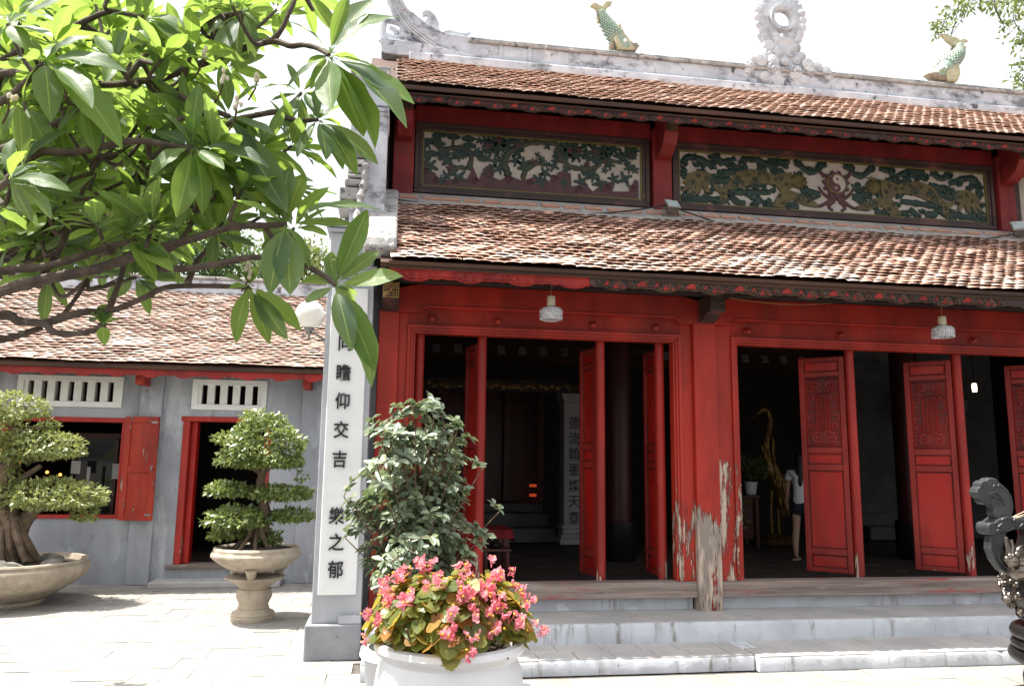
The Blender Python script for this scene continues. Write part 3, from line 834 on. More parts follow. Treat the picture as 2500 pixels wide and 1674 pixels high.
# --- beam ends that carry the eaves
def beam_end(cx, y0, y1, z0, z1, hw, face_mat, fret_mat):
    b = MB().prism([(y1, z1), (y1, z0 - .10), (y0 + .25, z0 - .06), (y0 + .10, z0), (y0, z0), (y0, z1)], 'x', cx - hw, cx + hw).build('beam_end', MAT['wood_brown'], T, bevel=0.006)
    MB().box(cx - hw + .006, cx + hw - .006, y0 - .006, y0 - .0005, z0 + .006, z1 - .006).build('end_plate', face_mat, b)
    m = MB(); y = y0 - .008; zc = (z0 + z1) / 2; h = (z1 - z0) / 2 - .02; w = hw - .02
    for k in (1.0, .62, .28):
        pts = [(cx - w * k, zc - h * k), (cx + w * k, zc - h * k), (cx + w * k, zc + h * k), (cx - w * k, zc + h * k), (cx - w * k, zc - h * k * .3)]
        m.tube([(u, y, v) for u, v in pts], .006, 5)
    m.tube([(cx, y, zc - h), (cx, y, zc - h * .3)], .006, 5); m.tube([(cx - w, y, zc), (cx - w * .3, y, zc)], .006, 5); m.tube([(cx + w * .3, y, zc), (cx + w, y, zc)], .006, 5)
    m.build('fret', fret_mat, b)
beam_end(-0.02, 7.82, 8.36, 3.47, 3.64, 0.085, MAT['gilt_flat'], MAT['wood_brown'])
beam_end(3.455, 7.80, 8.36, 3.475, 3.665, 0.085, MAT['black_paint'], MAT['carve_gold'])
beam_end(8.555, 7.80, 8.36, 3.475, 3.665, 0.085, MAT['black_paint'], MAT['carve_gold'])

# --- lower roof
LE, LT = (7.36, 3.735), (9.10, 4.855)
lr = MB().prism([(LE[0] + .02, LE[1] - .005), (LT[0] + .1, LT[1] + .05), (LT[0] + .1, LT[1] - .10), (LE[0] + .05, LE[1] - .05)], 'x', -0.13, XR).build('lower_roof', MAT['wood_eave'], T)
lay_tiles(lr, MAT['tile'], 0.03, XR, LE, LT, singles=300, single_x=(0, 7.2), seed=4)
MB().box(-0.05, XR, 7.375, 7.387, 3.672, 3.735).build('eave_plank', MAT['wood_eave'], lr)
MB().box(-0.05, XR, 7.352, 7.374, 3.705, 3.742).build('eave_batten', MAT['wood_eave'], lr)
def eave_board(x0, x1, ztop, h, y, period, carve_mat, parent, base=None, fields=True):
    b = MB().prism(scallop(x0, x1, ztop, h, period), 'y', y, y + 0.03).build('eave_board', base or MAT['wood_brown'], parent)
    if fields:
        m = MB(); n = int((x1 - x0) / period)
        for i in range(n):
            for (u, w_, hh) in ((0.0, .17, .52), (.5, .13, .60), (.27, .07, .34), (.73, .07, .34)):
                c = x0 + (i + u + .0) * period + .04
                if c - w_ * period < x0 or c + w_ * period > x1: continue
                zb = ztop - h * (.60 if u != .5 else .82)
                pts = [(c + w_ * period * k, zb + h * hh * (1 - abs(k) ** 1.6) + (h * .06 if k == 0 else 0)) for k in (-1, -.75, -.5, -.25, 0, .25, .5, .75, 1)]
                m.prism(pts, 'y', y - .007, y - .0005)
        m.build('red_fields', MAT['carve_red'], b)
    m = MB(); eave_carving(m, x0, x1, ztop, h, y - 0.008, period)
    low = scallop(x0, x1, ztop, h, period)[1:-1]
    m.tube([(a, y - .006, z + .006) for a, z in low[::2]], 0.007, 5)
    m.build('carving', carve_mat, b)
eave_board(-0.05, 1.93, 3.685, 0.125, 7.392, 0.52, MAT['carve_red'], T, MAT['carve_red'])
eave_board(1.935, 6.9, 3.685, 0.125, 7.392, 0.52, MAT['carve_gold'], T)
eave_board(6.905, XR, 3.685, 0.125, 7.392, 0.52, MAT['black_paint'], T)
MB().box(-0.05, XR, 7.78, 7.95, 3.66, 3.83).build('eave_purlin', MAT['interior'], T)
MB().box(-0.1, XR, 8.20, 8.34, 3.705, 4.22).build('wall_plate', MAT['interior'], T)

# --- sloping mortar and brick course where the lower roof meets the upper storey
bk = MB().prism([(9.09, 4.895), (9.43, 5.150), (9.52, 5.150), (9.52, 4.85), (9.09, 4.80)], 'x', -0.05, XR).build('brick_course', MAT['mortar'], T, bevel=0.01)
rg = random.Random(2)
bm_ = MB().box(-0.105, 0.105, -0.05, 0.05, -0.012, 0.012).mesh('brick'); bm_.materials.append(MAT['brick'])
x = 0.15
while x < 10.4:
    inst('brick', bm_, bk, (x, 9.27 + rg.uniform(-.01, .01), 5.036 + rg.uniform(-.006, .006)), (radians(37), rg.gauss(0, .02), rg.gauss(0, .02)), (rg.uniform(.85, 1.1), 1, 1))
    x += rg.uniform(0.22, 0.30)

# --- upper storey: posts, beam, carved panels
YU = 9.46
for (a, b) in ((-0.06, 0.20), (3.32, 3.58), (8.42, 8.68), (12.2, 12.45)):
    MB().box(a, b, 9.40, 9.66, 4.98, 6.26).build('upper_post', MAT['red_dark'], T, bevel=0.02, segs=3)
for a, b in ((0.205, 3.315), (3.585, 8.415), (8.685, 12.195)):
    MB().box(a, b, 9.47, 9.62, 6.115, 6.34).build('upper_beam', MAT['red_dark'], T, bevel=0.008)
MB().box(-0.1, XR, 9.66, 9.74, 4.8, 6.9).build('upper_lining', MAT['interior'], T)

def panel(xa, xb, za, zb, name='carved_panel'):
    p = bpy.data.objects.new(name, None); p.parent = T; link(p)
    for (d, w, y) in ((0, .052, 9.455), (.052, .045, 9.475), (.097, .016, 9.488)):
        mt = MAT['olive_line'] if d > .09 else MAT['wood_brown']
        for bx in ((xa + d, xb - d, za + d, za + d + w), (xa + d, xb - d, zb - d - w, zb - d), (xa + d, xa + d + w, za + d + w, zb - d - w), (xb - d - w, xb - d, za + d + w, zb - d - w)):
            MB().box(bx[0], bx[1], y, 9.60, bx[2] + .0005, bx[3] - .0005).build('moulding', mt, p, bevel=0.006 if d < .09 else 0)
    MB().box(xa + .1135, xb - .1135, 9.515, 9.60, za + .1135, zb - .1135).build('ground_board', MAT['panel_white'], p)
    return p
PZ = (5.175, 6.11)
p1 = panel(0.21, 3.29, *PZ)
p2 = panel(3.61, 8.39, *PZ)
p3 = panel(8.71, 12.1, *PZ)
YB = 9.513   # face of the panels' white ground
def A1(x, y): q = at(900 + x / 2.9275, y / 2.9275, YB); return (q.x, q.z)
def A2(x, y): q = at(1640 + x / 2.788, 330 + y / 2.788, YB); return (q.x, q.z)

def relief_line(mb, pts, r0, r1=None, flat=0.45, bumps=0.0, seed=0):
    pts = smooth_path([(p[0], YB - .004, p[1]) for p in pts], 5)
    rg_ = random.Random(seed)
    n = len(pts); r1 = r0 if r1 is None else r1
    rad = [(r0 + (r1 - r0) * i / max(1, n - 1)) * (1 + bumps * rg_.uniform(-1, 1)) for i in range(n)]
    mb.tube(pts, rad, 7, flat=flat)

def relief_poly(mb, pts, d=0.02):
    mb.prism(pts, 'y', YB - d, YB + .0)

def star_leaf(mb, c, r, a0, n=5, d=0.018):
    pts = []
    for k in range(n):
        a = a0 + 2 * pi * k / n
        for (rr, da) in ((r * .35, -.36), (r * .95, -.16), (r, 0.05), (r * .8, .2)):
            pts.append((c[0] + rr * cos(a + da), c[1] + rr * sin(a + da)))
    mb.prism(pts, 'y', YB - d, YB)

# panel of pines, twisted branches and rocks
m = MB()
for pts, r0, r1 in (([(715, 1215), (735, 1120), (690, 1068), (600, 1060), (520, 1070), (480, 1010)], .042, .028), ([(1000, 1260), (975, 1170), (1000, 1100), (1060, 1060), (1130, 1030), (1250, 1020), (1330, 1030), (1390, 1080)], .05, .03),
                   ([(1340, 1060), (1380, 1130), (1430, 1185), (1520, 1210), (1620, 1200), (1680, 1150), (1810, 1165)], .045, .026), ([(1100, 1280), (1130, 1210), (1200, 1170), (1255, 1180)], .042, .03),
                   ([(580, 1250), (640, 1200), (695, 1205)], .04, .03), ([(1380, 1090), (1480, 1085), (1560, 1075)], .02, .014), ([(520, 1060), (510, 990)], .02, .014), ([(600, 1060), (606, 1000)], .02, .014), ([(1180, 1030), (1100, 1000), (1040, 1010)], .02, .014), ([(960, 1180), (900, 1080), (840, 1030)], .022, .012), ([(1620, 1200), (1600, 1270)], .02, .012), ([(700, 1080), (780, 1120)], .018, .012)):
    relief_line(m, [A1(*q) for q in pts], r0, r1, .6, .22, len(pts))
m.build('pine_branches', MAT['relief_trunk'], p1, smooth=True)
m = MB()
for (x, y) in ((510, 970), (605, 985), (712, 1000), (418, 1018), (452, 1105), (540, 1105), (640, 1108), (775, 1103), (822, 1142), (720, 1048), (500, 1035)):
    c = A1(x, y)
    m.prism([(c[0] + (.075 + .010 * sin(5 * t)) * cos(t) * 1.15, c[1] + .05 * sin(t) * (1 if sin(t) > 0 else .55)) for t in [2 * pi * k / 16 for k in range(16)]], 'y', YB - .022, YB)
rg = random.Random(5)
for (x, y) in ((385, 1118), (440, 1190), (570, 1150), (840, 1015), (900, 1000), (950, 1005), (870, 1075), (930, 1060), (905, 1150), (930, 1205), (1060, 1005), (1060, 1090), (1050, 1150), (1420, 1050), (1480, 1060), (1540, 1048), (1610, 1060), (1690, 1082), (1750, 1070), (1850, 1090), (1480, 1112), (1560, 1125), (1640, 1130), (1720, 1180), (1862, 1200), (1260, 1240), (1520, 1300), (1650, 1312), (1750, 1280), (1830, 1280), (1400, 1312), (1222, 1290), (650, 1272), (1600, 1262), (980, 1040), (1110, 1180), (1320, 1190), (1420, 1110), (1700, 1130), (1800, 1120), (560, 1260)):
    star_leaf(m, A1(x, y), rg.uniform(.08, .115), rg.uniform(0, 6), rg.choice((4, 5, 5, 6)))
rr_ = random.Random(55)
for k in range(64):
    star_leaf(m, A1(rr_.uniform(375, 1915), rr_.uniform(985, 1250) + 60 * (k % 3 == 0)), rr_.uniform(.045, .075), rr_.uniform(0, 6), rr_.choice((4, 5, 6)), rr_.uniform(.014, .024))
m.build('leaf_sprays', MAT['relief_green'], p1)
m = MB()
for (x, y) in ((850, 1050), (930, 1010), (1070, 1040), (1500, 1080), (1610, 1090), (1440, 1080), (1690, 1160), (1180, 1160), (580, 1200), (1560, 1180), (1880, 1110)):
    star_leaf(m, A1(x, y), rg.uniform(.04, .06), rg.uniform(0, 6), 5, .021)
poly = [(365, 1160), (420, 1160), (412, 1210), (475, 1240), (505, 1290), (590, 1290), (705, 1280), (745, 1195), (785, 1290), (835, 1195), (902, 1168), (888, 1270), (940, 1290), (1000, 1255), (1080, 1290), (1130, 1285), (1185, 1265), (1290, 1300), (1362, 1230), (1442, 1240), (1448, 1335), (1550, 1320), (1600, 1372), (1680, 1308), (1762, 1300), (1740, 1372), (1860, 1372), (1900, 1285), (1926, 1300), (1926, 1450), (1400, 1408), (900, 1368), (367, 1340)]
relief_poly(m, [A1(*q) for q in poly], .016)
for (x, y, r) in ((400, 1230, .05), (480, 1290, .045), (860, 1250, .06), (1000, 1290, .055), (1320, 1280, .05), (1700, 1350, .06), (1880, 1350, .05), (1150, 1310, .045), (620, 1300, .05), (760, 1300, .05), (1500, 1360, .05)):
    c = A1(x, y)
    m.tube([(a, YB - .018, b) for a, b in spiral(c[0], c[1], r, .012, 0, 1.6, 16)], .008, 5)
m.build('rocks', MAT['relief_purple'], p1)

# panel of two lions among clouds with the yin-yang disc
dc = A2(1115, 335)
shapes = [[(690, 280), (740, 262), (800, 262), (812, 330), (800, 380), (870, 402), (930, 430), (985, 468), (990, 495), (900, 480), (822, 442), (790, 470), (760, 502), (680, 490), (702, 440), (738, 385), (690, 330)],
          [(408, 285), (440, 255), (520, 235), (585, 240), (640, 252), (690, 285), (692, 342), (600, 332), (520, 345), (442, 372), (392, 385), (372, 430), (345, 468), (315, 455), (330, 402), (290, 372), (258, 310), (300, 345), (345, 350), (392, 322)],
          [(70, 325), (112, 262), (180, 245), (250, 260), (282, 300), (270, 330), (238, 345), (262, 395), (228, 392), (205, 350), (190, 402), (160, 405), (160, 350), (128, 398), (100, 400), (125, 352), (78, 392), (66, 372), (98, 340)]]
for sgn in (1, -1):
    m = MB()
    for s in shapes:
        relief_poly(m, [(dc[0] + sgn * (A2(*q)[0] - dc[0]), A2(*q)[1]) for q in s], .024)
    hc = A2(860, 318); hx = dc[0] + sgn * (hc[0] - dc[0])
    m.ball((hx, YB - .012, hc[1]), (.115, .045, .105), 14, 8)
    m.ball((hx + sgn * .06, YB - .045, hc[1] - .03), (.05, .03, .035), 10, 6)
    for k in range(9):
        a = pi * .35 + k * .33
        relief_line(m, [(hx + sgn * .08 * cos(a), hc[1] + .07 * sin(a)), (hx + sgn * .15 * cos(a + .2), hc[1] + .12 * sin(a + .2)), (hx + sgn * .2 * cos(a), hc[1] + .15 * sin(a))], .022, .007)
    for (ex, ez) in ((.03, .03), (.085, .035)):
        m.ball((hx + sgn * ex, YB - .055, hc[1] + ez), .014, 8, 6)
    ln = m.build('lion', MAT['relief_ochre'], p2, smooth=True)
    m = MB(); rr_ = random.Random(9)
    for (x_, y_) in ((450, 290), (520, 275), (590, 280), (650, 300), (700, 310), (745, 300), (770, 340), (730, 420), (760, 460), (850, 430), (920, 460), (350, 400), (340, 440), (180, 280), (140, 320), (230, 300), (480, 330), (560, 310), (640, 270)):
        q = A2(x_, y_); q = (dc[0] + sgn * (q[0] - dc[0]), q[1])
        m.tube([(a, YB - .026, b) for a, b in spiral(q[0], q[1], .032, .008, rr_.uniform(0, 6), 1.2, 10, sgn)], .0065, 5)
    m.build('fur_curls', MAT['relief_trunk'], p2)
clouds = [[(75, 200), (110, 152), (200, 168), (300, 215)], [(300, 152), (350, 185), (432, 160)], [(480, 195), (500, 165), (590, 170), (690, 225)], [(720, 188), (800, 182)], [(860, 190), (925, 250), (990, 245)], [(270, 300), (330, 312), (400, 300)],
          [(440, 312), (525, 310)], [(560, 308), (660, 322)], [(395, 390), (530, 388), (670, 390)], [(125, 430), (215, 436), (312, 440)], [(392, 405), (440, 452), (500, 465)], [(555, 482), (610, 432)], [(640, 470), (705, 482)], [(790, 490), (862, 486)], [(900, 372), (1005, 405)],
          [(942, 425), (1010, 408)], [(70, 445), (92, 412), (150, 385)], [(340, 262), (410, 250), (450, 240)], [(700, 240), (760, 262)], [(1000, 212), (1050, 200)], [(300, 470), (350, 440), (395, 420)], [(420, 345), (470, 330)], [(70, 260), (95, 230)], [(600, 240), (640, 225)], [(80, 460), (160, 465), (240, 470)], [(880, 430), (930, 455)]]
for sgn in (1, -1):
    for i, s in enumerate(clouds):
        pts = [(dc[0] + sgn * (A2(*q)[0] - dc[0]), A2(*q)[1]) for q in s]
        m = MB()
        relief_line(m, pts, .055, .040, .4, .22, i)
        m.tube([(a, YB - .014, b) for a, b in spiral(pts[0][0], pts[0][1] - .005, .065, .015, 0.5 * i, 1.3, 12, sgn)], .017, 6)
        m.build('cloud', MAT['relief_green'], p2, smooth=True)
m = MB()
ring = []
for k in range(64):
    a = 2 * pi * k / 64
    ring.append((dc[0] + (.185 + .024 * sin(a * 11)) * cos(a), dc[1] + (.175 + .024 * sin(a * 11)) * sin(a)))
relief_poly(m, ring, .024)
for s in (-1, 1):
    for pts in ([(0, -.17), (.10, -.20), (.2, -.14), (.26, -.05)], [(.02, -.2), (.14, -.27), (.26, -.33), (.34, -.30)], [(0.05, -.24), (.12, -.33), (.06, -.38)], [(.16, .10), (.22, .16), (.24, .24)]):
        relief_line(m, [(dc[0] + s * a, dc[1] + b) for a, b in pts], .036, .016, .4, .15)
m.build('flames', MAT['relief_purple'], p2)
def half_disc(r, white):
    """one comma of the yin-yang, upright with a lean as carved"""
    pts = []
    s = 1 if white else -1
    for k in range(17):
        a = -pi / 2 + pi * k / 16
        pts.append((s * r * cos(a), s * r * sin(a)))
    for k in range(1, 12):
        a = pi / 2 - pi * k / 12
        pts.append((s * -r / 2 * cos(a), s * (r / 2 + r / 2 * sin(a))))
    for k in range(1, 12):
        a = pi / 2 + pi * k / 12
        pts.append((s * (-r / 2 * cos(a)), s * (-r / 2 + r / 2 * sin(a))))
    c, q = cos(.12), sin(.12)
    return [(dc[0] + a * c + b * q, dc[1] - a * q + b * c) for a, b in pts]
R_ = 0.128
rr_ = random.Random(66)
for k in range(120):
    m = MB()
    x_ = rr_.uniform(3.78, 8.22); z_ = rr_.uniform(5.33, 5.97)
    if abs(x_ - dc[0]) < .30 and abs(z_ - dc[1]) < .28: continue
    sg = rr_.choice((-1, 1)); w_ = rr_.uniform(.06, .15)
    relief_line(m, [(x_, z_), (x_ + sg * w_ * .5, z_ + rr_.uniform(-.035, .035)), (x_ + sg * w_, z_ + rr_.uniform(-.05, .05))], .033, .014, .6, .25, k)
    m.tube([(a, YB - .010, b) for a, b in spiral(x_, z_, .042, .010, rr_.uniform(0, 6), 1.3, 12, sg)], .013, 6)
    m.build('cloud', MAT['relief_green'], p2, smooth=True)
d1 = MB().prism(half_disc(R_, True), 'y', YB - .032, YB - .02).build('disc_white_half', MAT['panel_white'], p2)
MB().prism(half_disc(R_, False), 'y', YB - .0325, YB - .02).build('disc_plum_half', MAT['relief_purple'], p2)
MB().ball((dc[0] + .012, YB - .033, dc[1] + R_ / 2), (.017, .006, .017)).build('disc_plum_dot', MAT['relief_purple'], p2, smooth=True)
MB().ball((dc[0] - .012, YB - .033, dc[1] - R_ / 2), (.017, .006, .017)).build('disc_white_dot', MAT['panel_white'], p2, smooth=True)
MB().tube([(dc[0] + (R_ + .008) * cos(a), YB - .028, dc[1] + (R_ + .008) * sin(a)) for a in [2 * pi * k / 40 for k in range(41)]], .009, 6, cap=False).build('disc_rim', MAT['olive_line'], p2, smooth=True)
for k in range(14):
    m = MB()
    relief_line(m, [(8.95 + k * .2, 5.3 + .2 * sin(k)), (9.05 + k * .2, 5.5 + .15 * sin(k * 2)), (9.15 + k * .2, 5.8)], .04, .02, .4, .2, k)
    m.build('cloud', MAT['relief_green'], p3, smooth=True)

# --- upper brackets and upper roof
for cx in (0.07, 3.45, 8.55):
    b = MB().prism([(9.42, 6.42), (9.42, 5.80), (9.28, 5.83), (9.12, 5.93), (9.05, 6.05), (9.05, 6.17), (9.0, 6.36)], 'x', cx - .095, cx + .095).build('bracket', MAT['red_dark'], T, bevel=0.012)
    MB().box(cx - .075, cx + .075, 9.036, 9.049, 6.07, 6.16).build('bracket_plate', MAT['carve_gold'], b)
YR = 10.35
def RK(v, c=0.0): return c + (v - c) * YR / 11.0
UE, UT = (8.80, 6.26), (YR - .03, 7.375)
ur = MB().prism([(UE[0] + .02, UE[1] - .005), (UT[0], UT[1]), (16.4, 3.75), (16.4, 3.6), (UT[0], UT[1] - .16), (UE[0] + .02, UE[1] - .08)], 'x', -0.40, XR).build('upper_roof', MAT['wood_eave'], T)
lay_tiles(ur, MAT['tile_up'], 0.0, 12.6, UE, UT, expo=.105, singles=0, seed=9, edge='tile_edge_up')
MB().box(-0.02, XR, 8.82, 8.84, 6.165, 6.25).build('eave_plank', MAT['wood_eave'], ur)
MB().box(-0.02, XR, 8.782, 8.81, 6.205, 6.254).build('eave_batten', MAT['wood_eave'], ur)
eave_board(-0.02, 6.2, 6.178, 0.105, 8.855, 0.46, MAT['black_paint'], T)
eave_board(6.205, XR, 6.178, 0.105, 8.855, 0.46, MAT['black_paint'], T)
MB().box(-0.05, XR, 9.1, 9.26, 6.30, 6.45).build('eave_purlin', MAT['interior'], T)

# --- ridge wall
rid = MB().box(0.92, XR, YR - .10, YR + .12, 7.27, 7.70).build('ridge', MAT['lime'], T, bevel=0.01)
MB().box(0.92, XR, YR - .135, YR + .16, 7.702, 7.738).build('ridge_moulding', MAT['coping'], rid, bevel=0.008)
MB().box(0.92, XR, YR - .115, YR + .14, 7.74, 7.785).build('ridge_cap', MAT['coping'], rid, bevel=0.02)
MB().box(0.10, XR, YR - .16, YR - .103, 7.33, 7.46).build('ridge_foot', MAT['lime'], rid, bevel=0.02)
for xx in (1.36, 1.78):
    MB().box(xx, xx + .05, YR - .115, YR - .101, 7.465, 7.70).build('ridge_pilaster', MAT['lime'], rid, bevel=0.004)
def AR(x, y, Y=YR): q = at(900 + x / 2.9275, y / 2.9275, Y); return (q.x, q.z)
band = [(735, 470), (600, 440), (480, 395), (390, 335), (300, 262), (230, 180), (170, 85), (130, -20), (105, -130), (150, -150), (215, -60), (222, 10), (262, 70), (330, 125), (420, 192), (520, 252), (640, 275), (735, 285), (870, 300), (870, 480)]
MB().prism([AR(*q) for q in band], 'y', YR - .09, YR + .11).build('ridge_tail', MAT['lime'], T, bevel=0.012)
m = MB()
for off in (0, 18, 36):
    m.tube([(a, YR - .095, b) for a, b in [AR(x + off * .4, y - off) for x, y in [(600, 420), (480, 375), (390, 315), (300, 242), (240, 165), (190, 85), (160, -20)]]], .012, 6)
for k in range(7):
    m.tube([(a, YR - .095, b) for a, b in [AR(150 + k * 8, 10 + k * 14), (AR(190 + k * 12, -10 + k * 16)), AR(235 + k * 10, 20 + k * 16)]], .012, 6)
m.build('tail_ribs', MAT['lime_white'], T, smooth=True)
hook = [(330, 150), (400, 160), (430, 130), (415, 105), (385, 118), (378, 95), (400, 78), (440, 82), (470, 110), (490, 145), (505, 180), (495, 200), (520, 235), (580, 218), (640, 235), (690, 240), (735, 236), (665, 270), (560, 262), (500, 250), (455, 215), (430, 188), (380, 190)]
MB().prism([AR(*q) for q in hook], 'y', YR - .04, YR + .06).build('ridge_curl', MAT['lime_white'], T, bevel=0.015)
m = MB()
for pts, r in (([(95, 300), (110, 160), (160, 150), (230, 175), (250, 220), (215, 240)], .05), ([(110, 250), (170, 270), (235, 265), (250, 220)], .045), ([(150, 200), (185, 215), (200, 250)], .035), ([(95, 300), (200, 300), (300, 320), (395, 345)], .055), ([(250, 270), (290, 255), (320, 300), (380, 320)], .04), ([(260, 285), (275, 300), (290, 290)], .035), ([(330, 330), (350, 310), (385, 335)], .03)):
    m.tube(smooth_path([(AR(*q)[0], YR, AR(*q)[1]) for q in pts], 5), r, 8, flat=.9)
m.build('ridge_fretwork', MAT['lime'], T, smooth=True)
MB().prism([AR(*q) for q in [(85, 300), (400, 345), (750, 430), (750, 470), (480, 450), (90, 412)]], 'y', YR - .13, YR + .10).build('ridge_end_foot', MAT['lime'], T, bevel=0.01)

# --- sun disc finial in the middle of the ridge
def AD(x, y): q = at(1780 + x / 6.818, y / 6.818, YR); return (q.x, q.z)
fin = bpy.data.objects.new('sun_disc_finial', None); fin.parent = T; link(fin)
cx_, cz_ = AD(858, 345)
Ro, Ri = 0.205, 0.140
m = MB()
for k in range(40):
    a0, a1 = 2 * pi * k / 40, 2 * pi * (k + 1) / 40
    def P(r, a, y): return (cx_ + r * cos(a), y, cz_ + r * sin(a))
    vs_ = [P(Ri, a0, YR - .08), P(Ro, a0, YR - .10), P(Ro, a1, YR - .10), P(Ri, a1, YR - .08), P(Ri, a0, YR + .02), P(Ro, a0, YR + .02), P(Ro, a1, YR + .02), P(Ri, a1, YR + .02)]
    m.add(vs_, [(0, 1, 2, 3), (4, 7, 6, 5), (1, 5, 6, 2), (0, 3, 7, 4)])
m.build('disc_ring', MAT['lime_white'], fin, smooth=True, angle=50)
rg = random.Random(8)
def swirl(mb, c, r, y=YR - .07):
    mb.ball((c[0], y + .035, c[1]), (r, .038 + .01 * rg.random(), r), 14, 8)
    mb.tube([(a, y + .002 + .02 * ((a - c[0]) ** 2 + (b - c[1]) ** 2) / (r * r), b) for a, b in spiral(c[0], c[1], r * .8, r * .12, rg.uniform(0, 6), 1.6, 18, rg.choice((-1, 1)))], r * .14, 6)
m = MB()
for (x, y, r) in ((470, 190, .075), (465, 300, .075), (500, 420, .08), (560, 520, .085), (600, 630, .085), (640, 780, .10), (640, 930, .115), (760, 620, .07), (760, 700, .06), (1180, 250, .07), (1195, 370, .075), (1190, 480, .075), (1150, 590, .075), (1120, 680, .07), (1100, 820, .075), (1000, 620, .07), (960, 700, .06), (800, 900, .10), (990, 910, .095), (470, 1060, .125), (300, 1150, .10), (360, 1040, .08), (690, 1060, .10), (690, 1220, .14), (1060, 1270, .14), (880, 1080, .07), (1090, 1030, .095), (1260, 1120, .105), (1310, 1210, .115), (1420, 1160, .085), (1560, 1250, .10), (1600, 1310, .085), (480, 980, .08), (1180, 960, .075), (730, 1420, .15), (260, 1230, .07), (1180, 1380, .10), (560, 1330, .11)):
    c = AD(x, y)
    swirl(m, c, r * (1.0 if y < 1040 else .92), YR - .07 if y < 1040 else YR - .125)
m.build('cloud_scrolls', MAT['lime_white'], fin, smooth=True)
core = [(430, 100), (560, 90), (640, 180), (1090, 180), (1150, 110), (1215, 180), (1230, 560), (1130, 720), (1090, 900), (1500, 1180), (1640, 1330), (1180, 1440), (560, 1440), (200, 1240), (480, 980), (600, 880), (590, 700), (500, 560), (440, 330)]
hole_r = Ri
m = MB()       # slab between the scrolls, left open inside the ring
m.prism([AD(*q) for q in [(600, 640), (1110, 640), (1090, 900), (1500, 1190), (1630, 1340), (1180, 1440), (560, 1440), (200, 1240), (480, 990), (610, 880)]], 'y', YR - .05, YR + .08)
for s in (-1, 1):
    arc = [(cx_ + s * Ro * .97 * cos(a), cz_ + Ro * .97 * sin(a)) for a in [-1.25 + 2.5 * k / 14 for k in range(15)]]
    out = [AD(*q) for q in ([(1120, 700), (1200, 560), (1215, 380), (1200, 200), (1180, 100)] if s > 0 else [(590, 700), (500, 560), (460, 380), (440, 200), (450, 100)])]
    m.prism(arc + out[::-1], 'y', YR - .05, YR + .08)
m.build('slab', MAT['lime_white'], fin)
m = MB()       # flames above the disc
for k in range(11):
    a = pi * .06 + pi * .88 * k / 10
    b = (cx_ + Ro * cos(a), cz_ + Ro * sin(a)); L_ = .34 + .10 * (k % 2)
    tip = (b[0] + .45 * L_ * cos(a) * .6 + .03, b[1] + L_)
    m.tube(smooth_path([(b[0], YR, b[1] - .03), (b[0] + .04, YR, b[1] + L_ * .35), (b[0] - .01 + .2 * L_ * cos(a), YR, b[1] + L_ * .7), (tip[0], YR, tip[1])], 4), [.062, .06, .058, .056, .054, .05, .046, .04, .034, .028, .02, .012, .004][:13], 7, flat=.7)
m.build('flames', MAT['lime_white'], fin, smooth=True)

# --- carp-dragon finials of glazed ceramic
def dragon_fish(px, Y=YR):
    """px: list of photo points from the mouth to the root of the tail"""
    f = bpy.data.objects.new('carp_finial', None); f.parent = T; link(f)
    P = [at(x, y, Y) for x, y in px['spine']]
    body = smooth_path(P, 5)
    n = len(body); R = px['radii']
    rad = [float(np.interp(i / (n - 1), np.linspace(0, 1, len(R)), R)) for i in range(n)]
    MB().tube(body, rad, 14).build('body', MAT['ceramic_green'], f, smooth=True)
    m = MB()        # rows of scales
    for i in range(n // 3, n - 1):
        d = (body[i + 1] - body[i - 1]).normalized()
        side = d.cross(Vector((0, 1, 0))).normalized()
        for k in range(9):
            a = pi * (k + (.5 if i % 2 else 0)) / 9
            q = body[i] + side * cos(a) * rad[i] + Vector((0, -1, 0)) * sin(a) * rad[i]
            m.ball(q, rad[i] * .20, 6, 4)
    m.build('scales', MAT['ceramic_green'], f, smooth=True)
    for i in range(2, n - 3, 2):
        d = (body[i + 1] - body[i - 1]).normalized(); side = d.cross(Vector((0, 1, 0))).normalized() * px.get('flip', 1)
        b0 = body[i] + side * rad[i] * .8
        MB().tube([b0, b0 + side * rad[i] * .30 + d * .015, b0 + side * rad[i] * .55 + d * .05], [.022, .015, .003], 6).build('spine', MAT['ceramic_brown'], f, smooth=True)
    ey = body[3] + Vector((0, -rad[3] * 1.02, .02))
    MB().ball(ey, (.026, .02, .026), 10, 7).build('eye', MAT['white_paint'], f, smooth=True)
    for poly in px['tail']:
        MB().prism([(at(x, y, Y).x, at(x, y, Y).z) for x, y in poly], 'y', Y - .035, Y + .03).build('tail_fin', MAT['ceramic_ochre'], f, bevel=0.012)
    for poly, mt, dy in px['plates']:
        MB().prism([(at(x, y, Y).x, at(x, y, Y).z) for x, y in poly], 'y', Y - .085 - dy, Y + .02).build(px['names'].pop(0), MAT[mt], f, bevel=0.028, segs=3)
def F1(x, y): return (1380 + x / 10.645, y / 10.645)
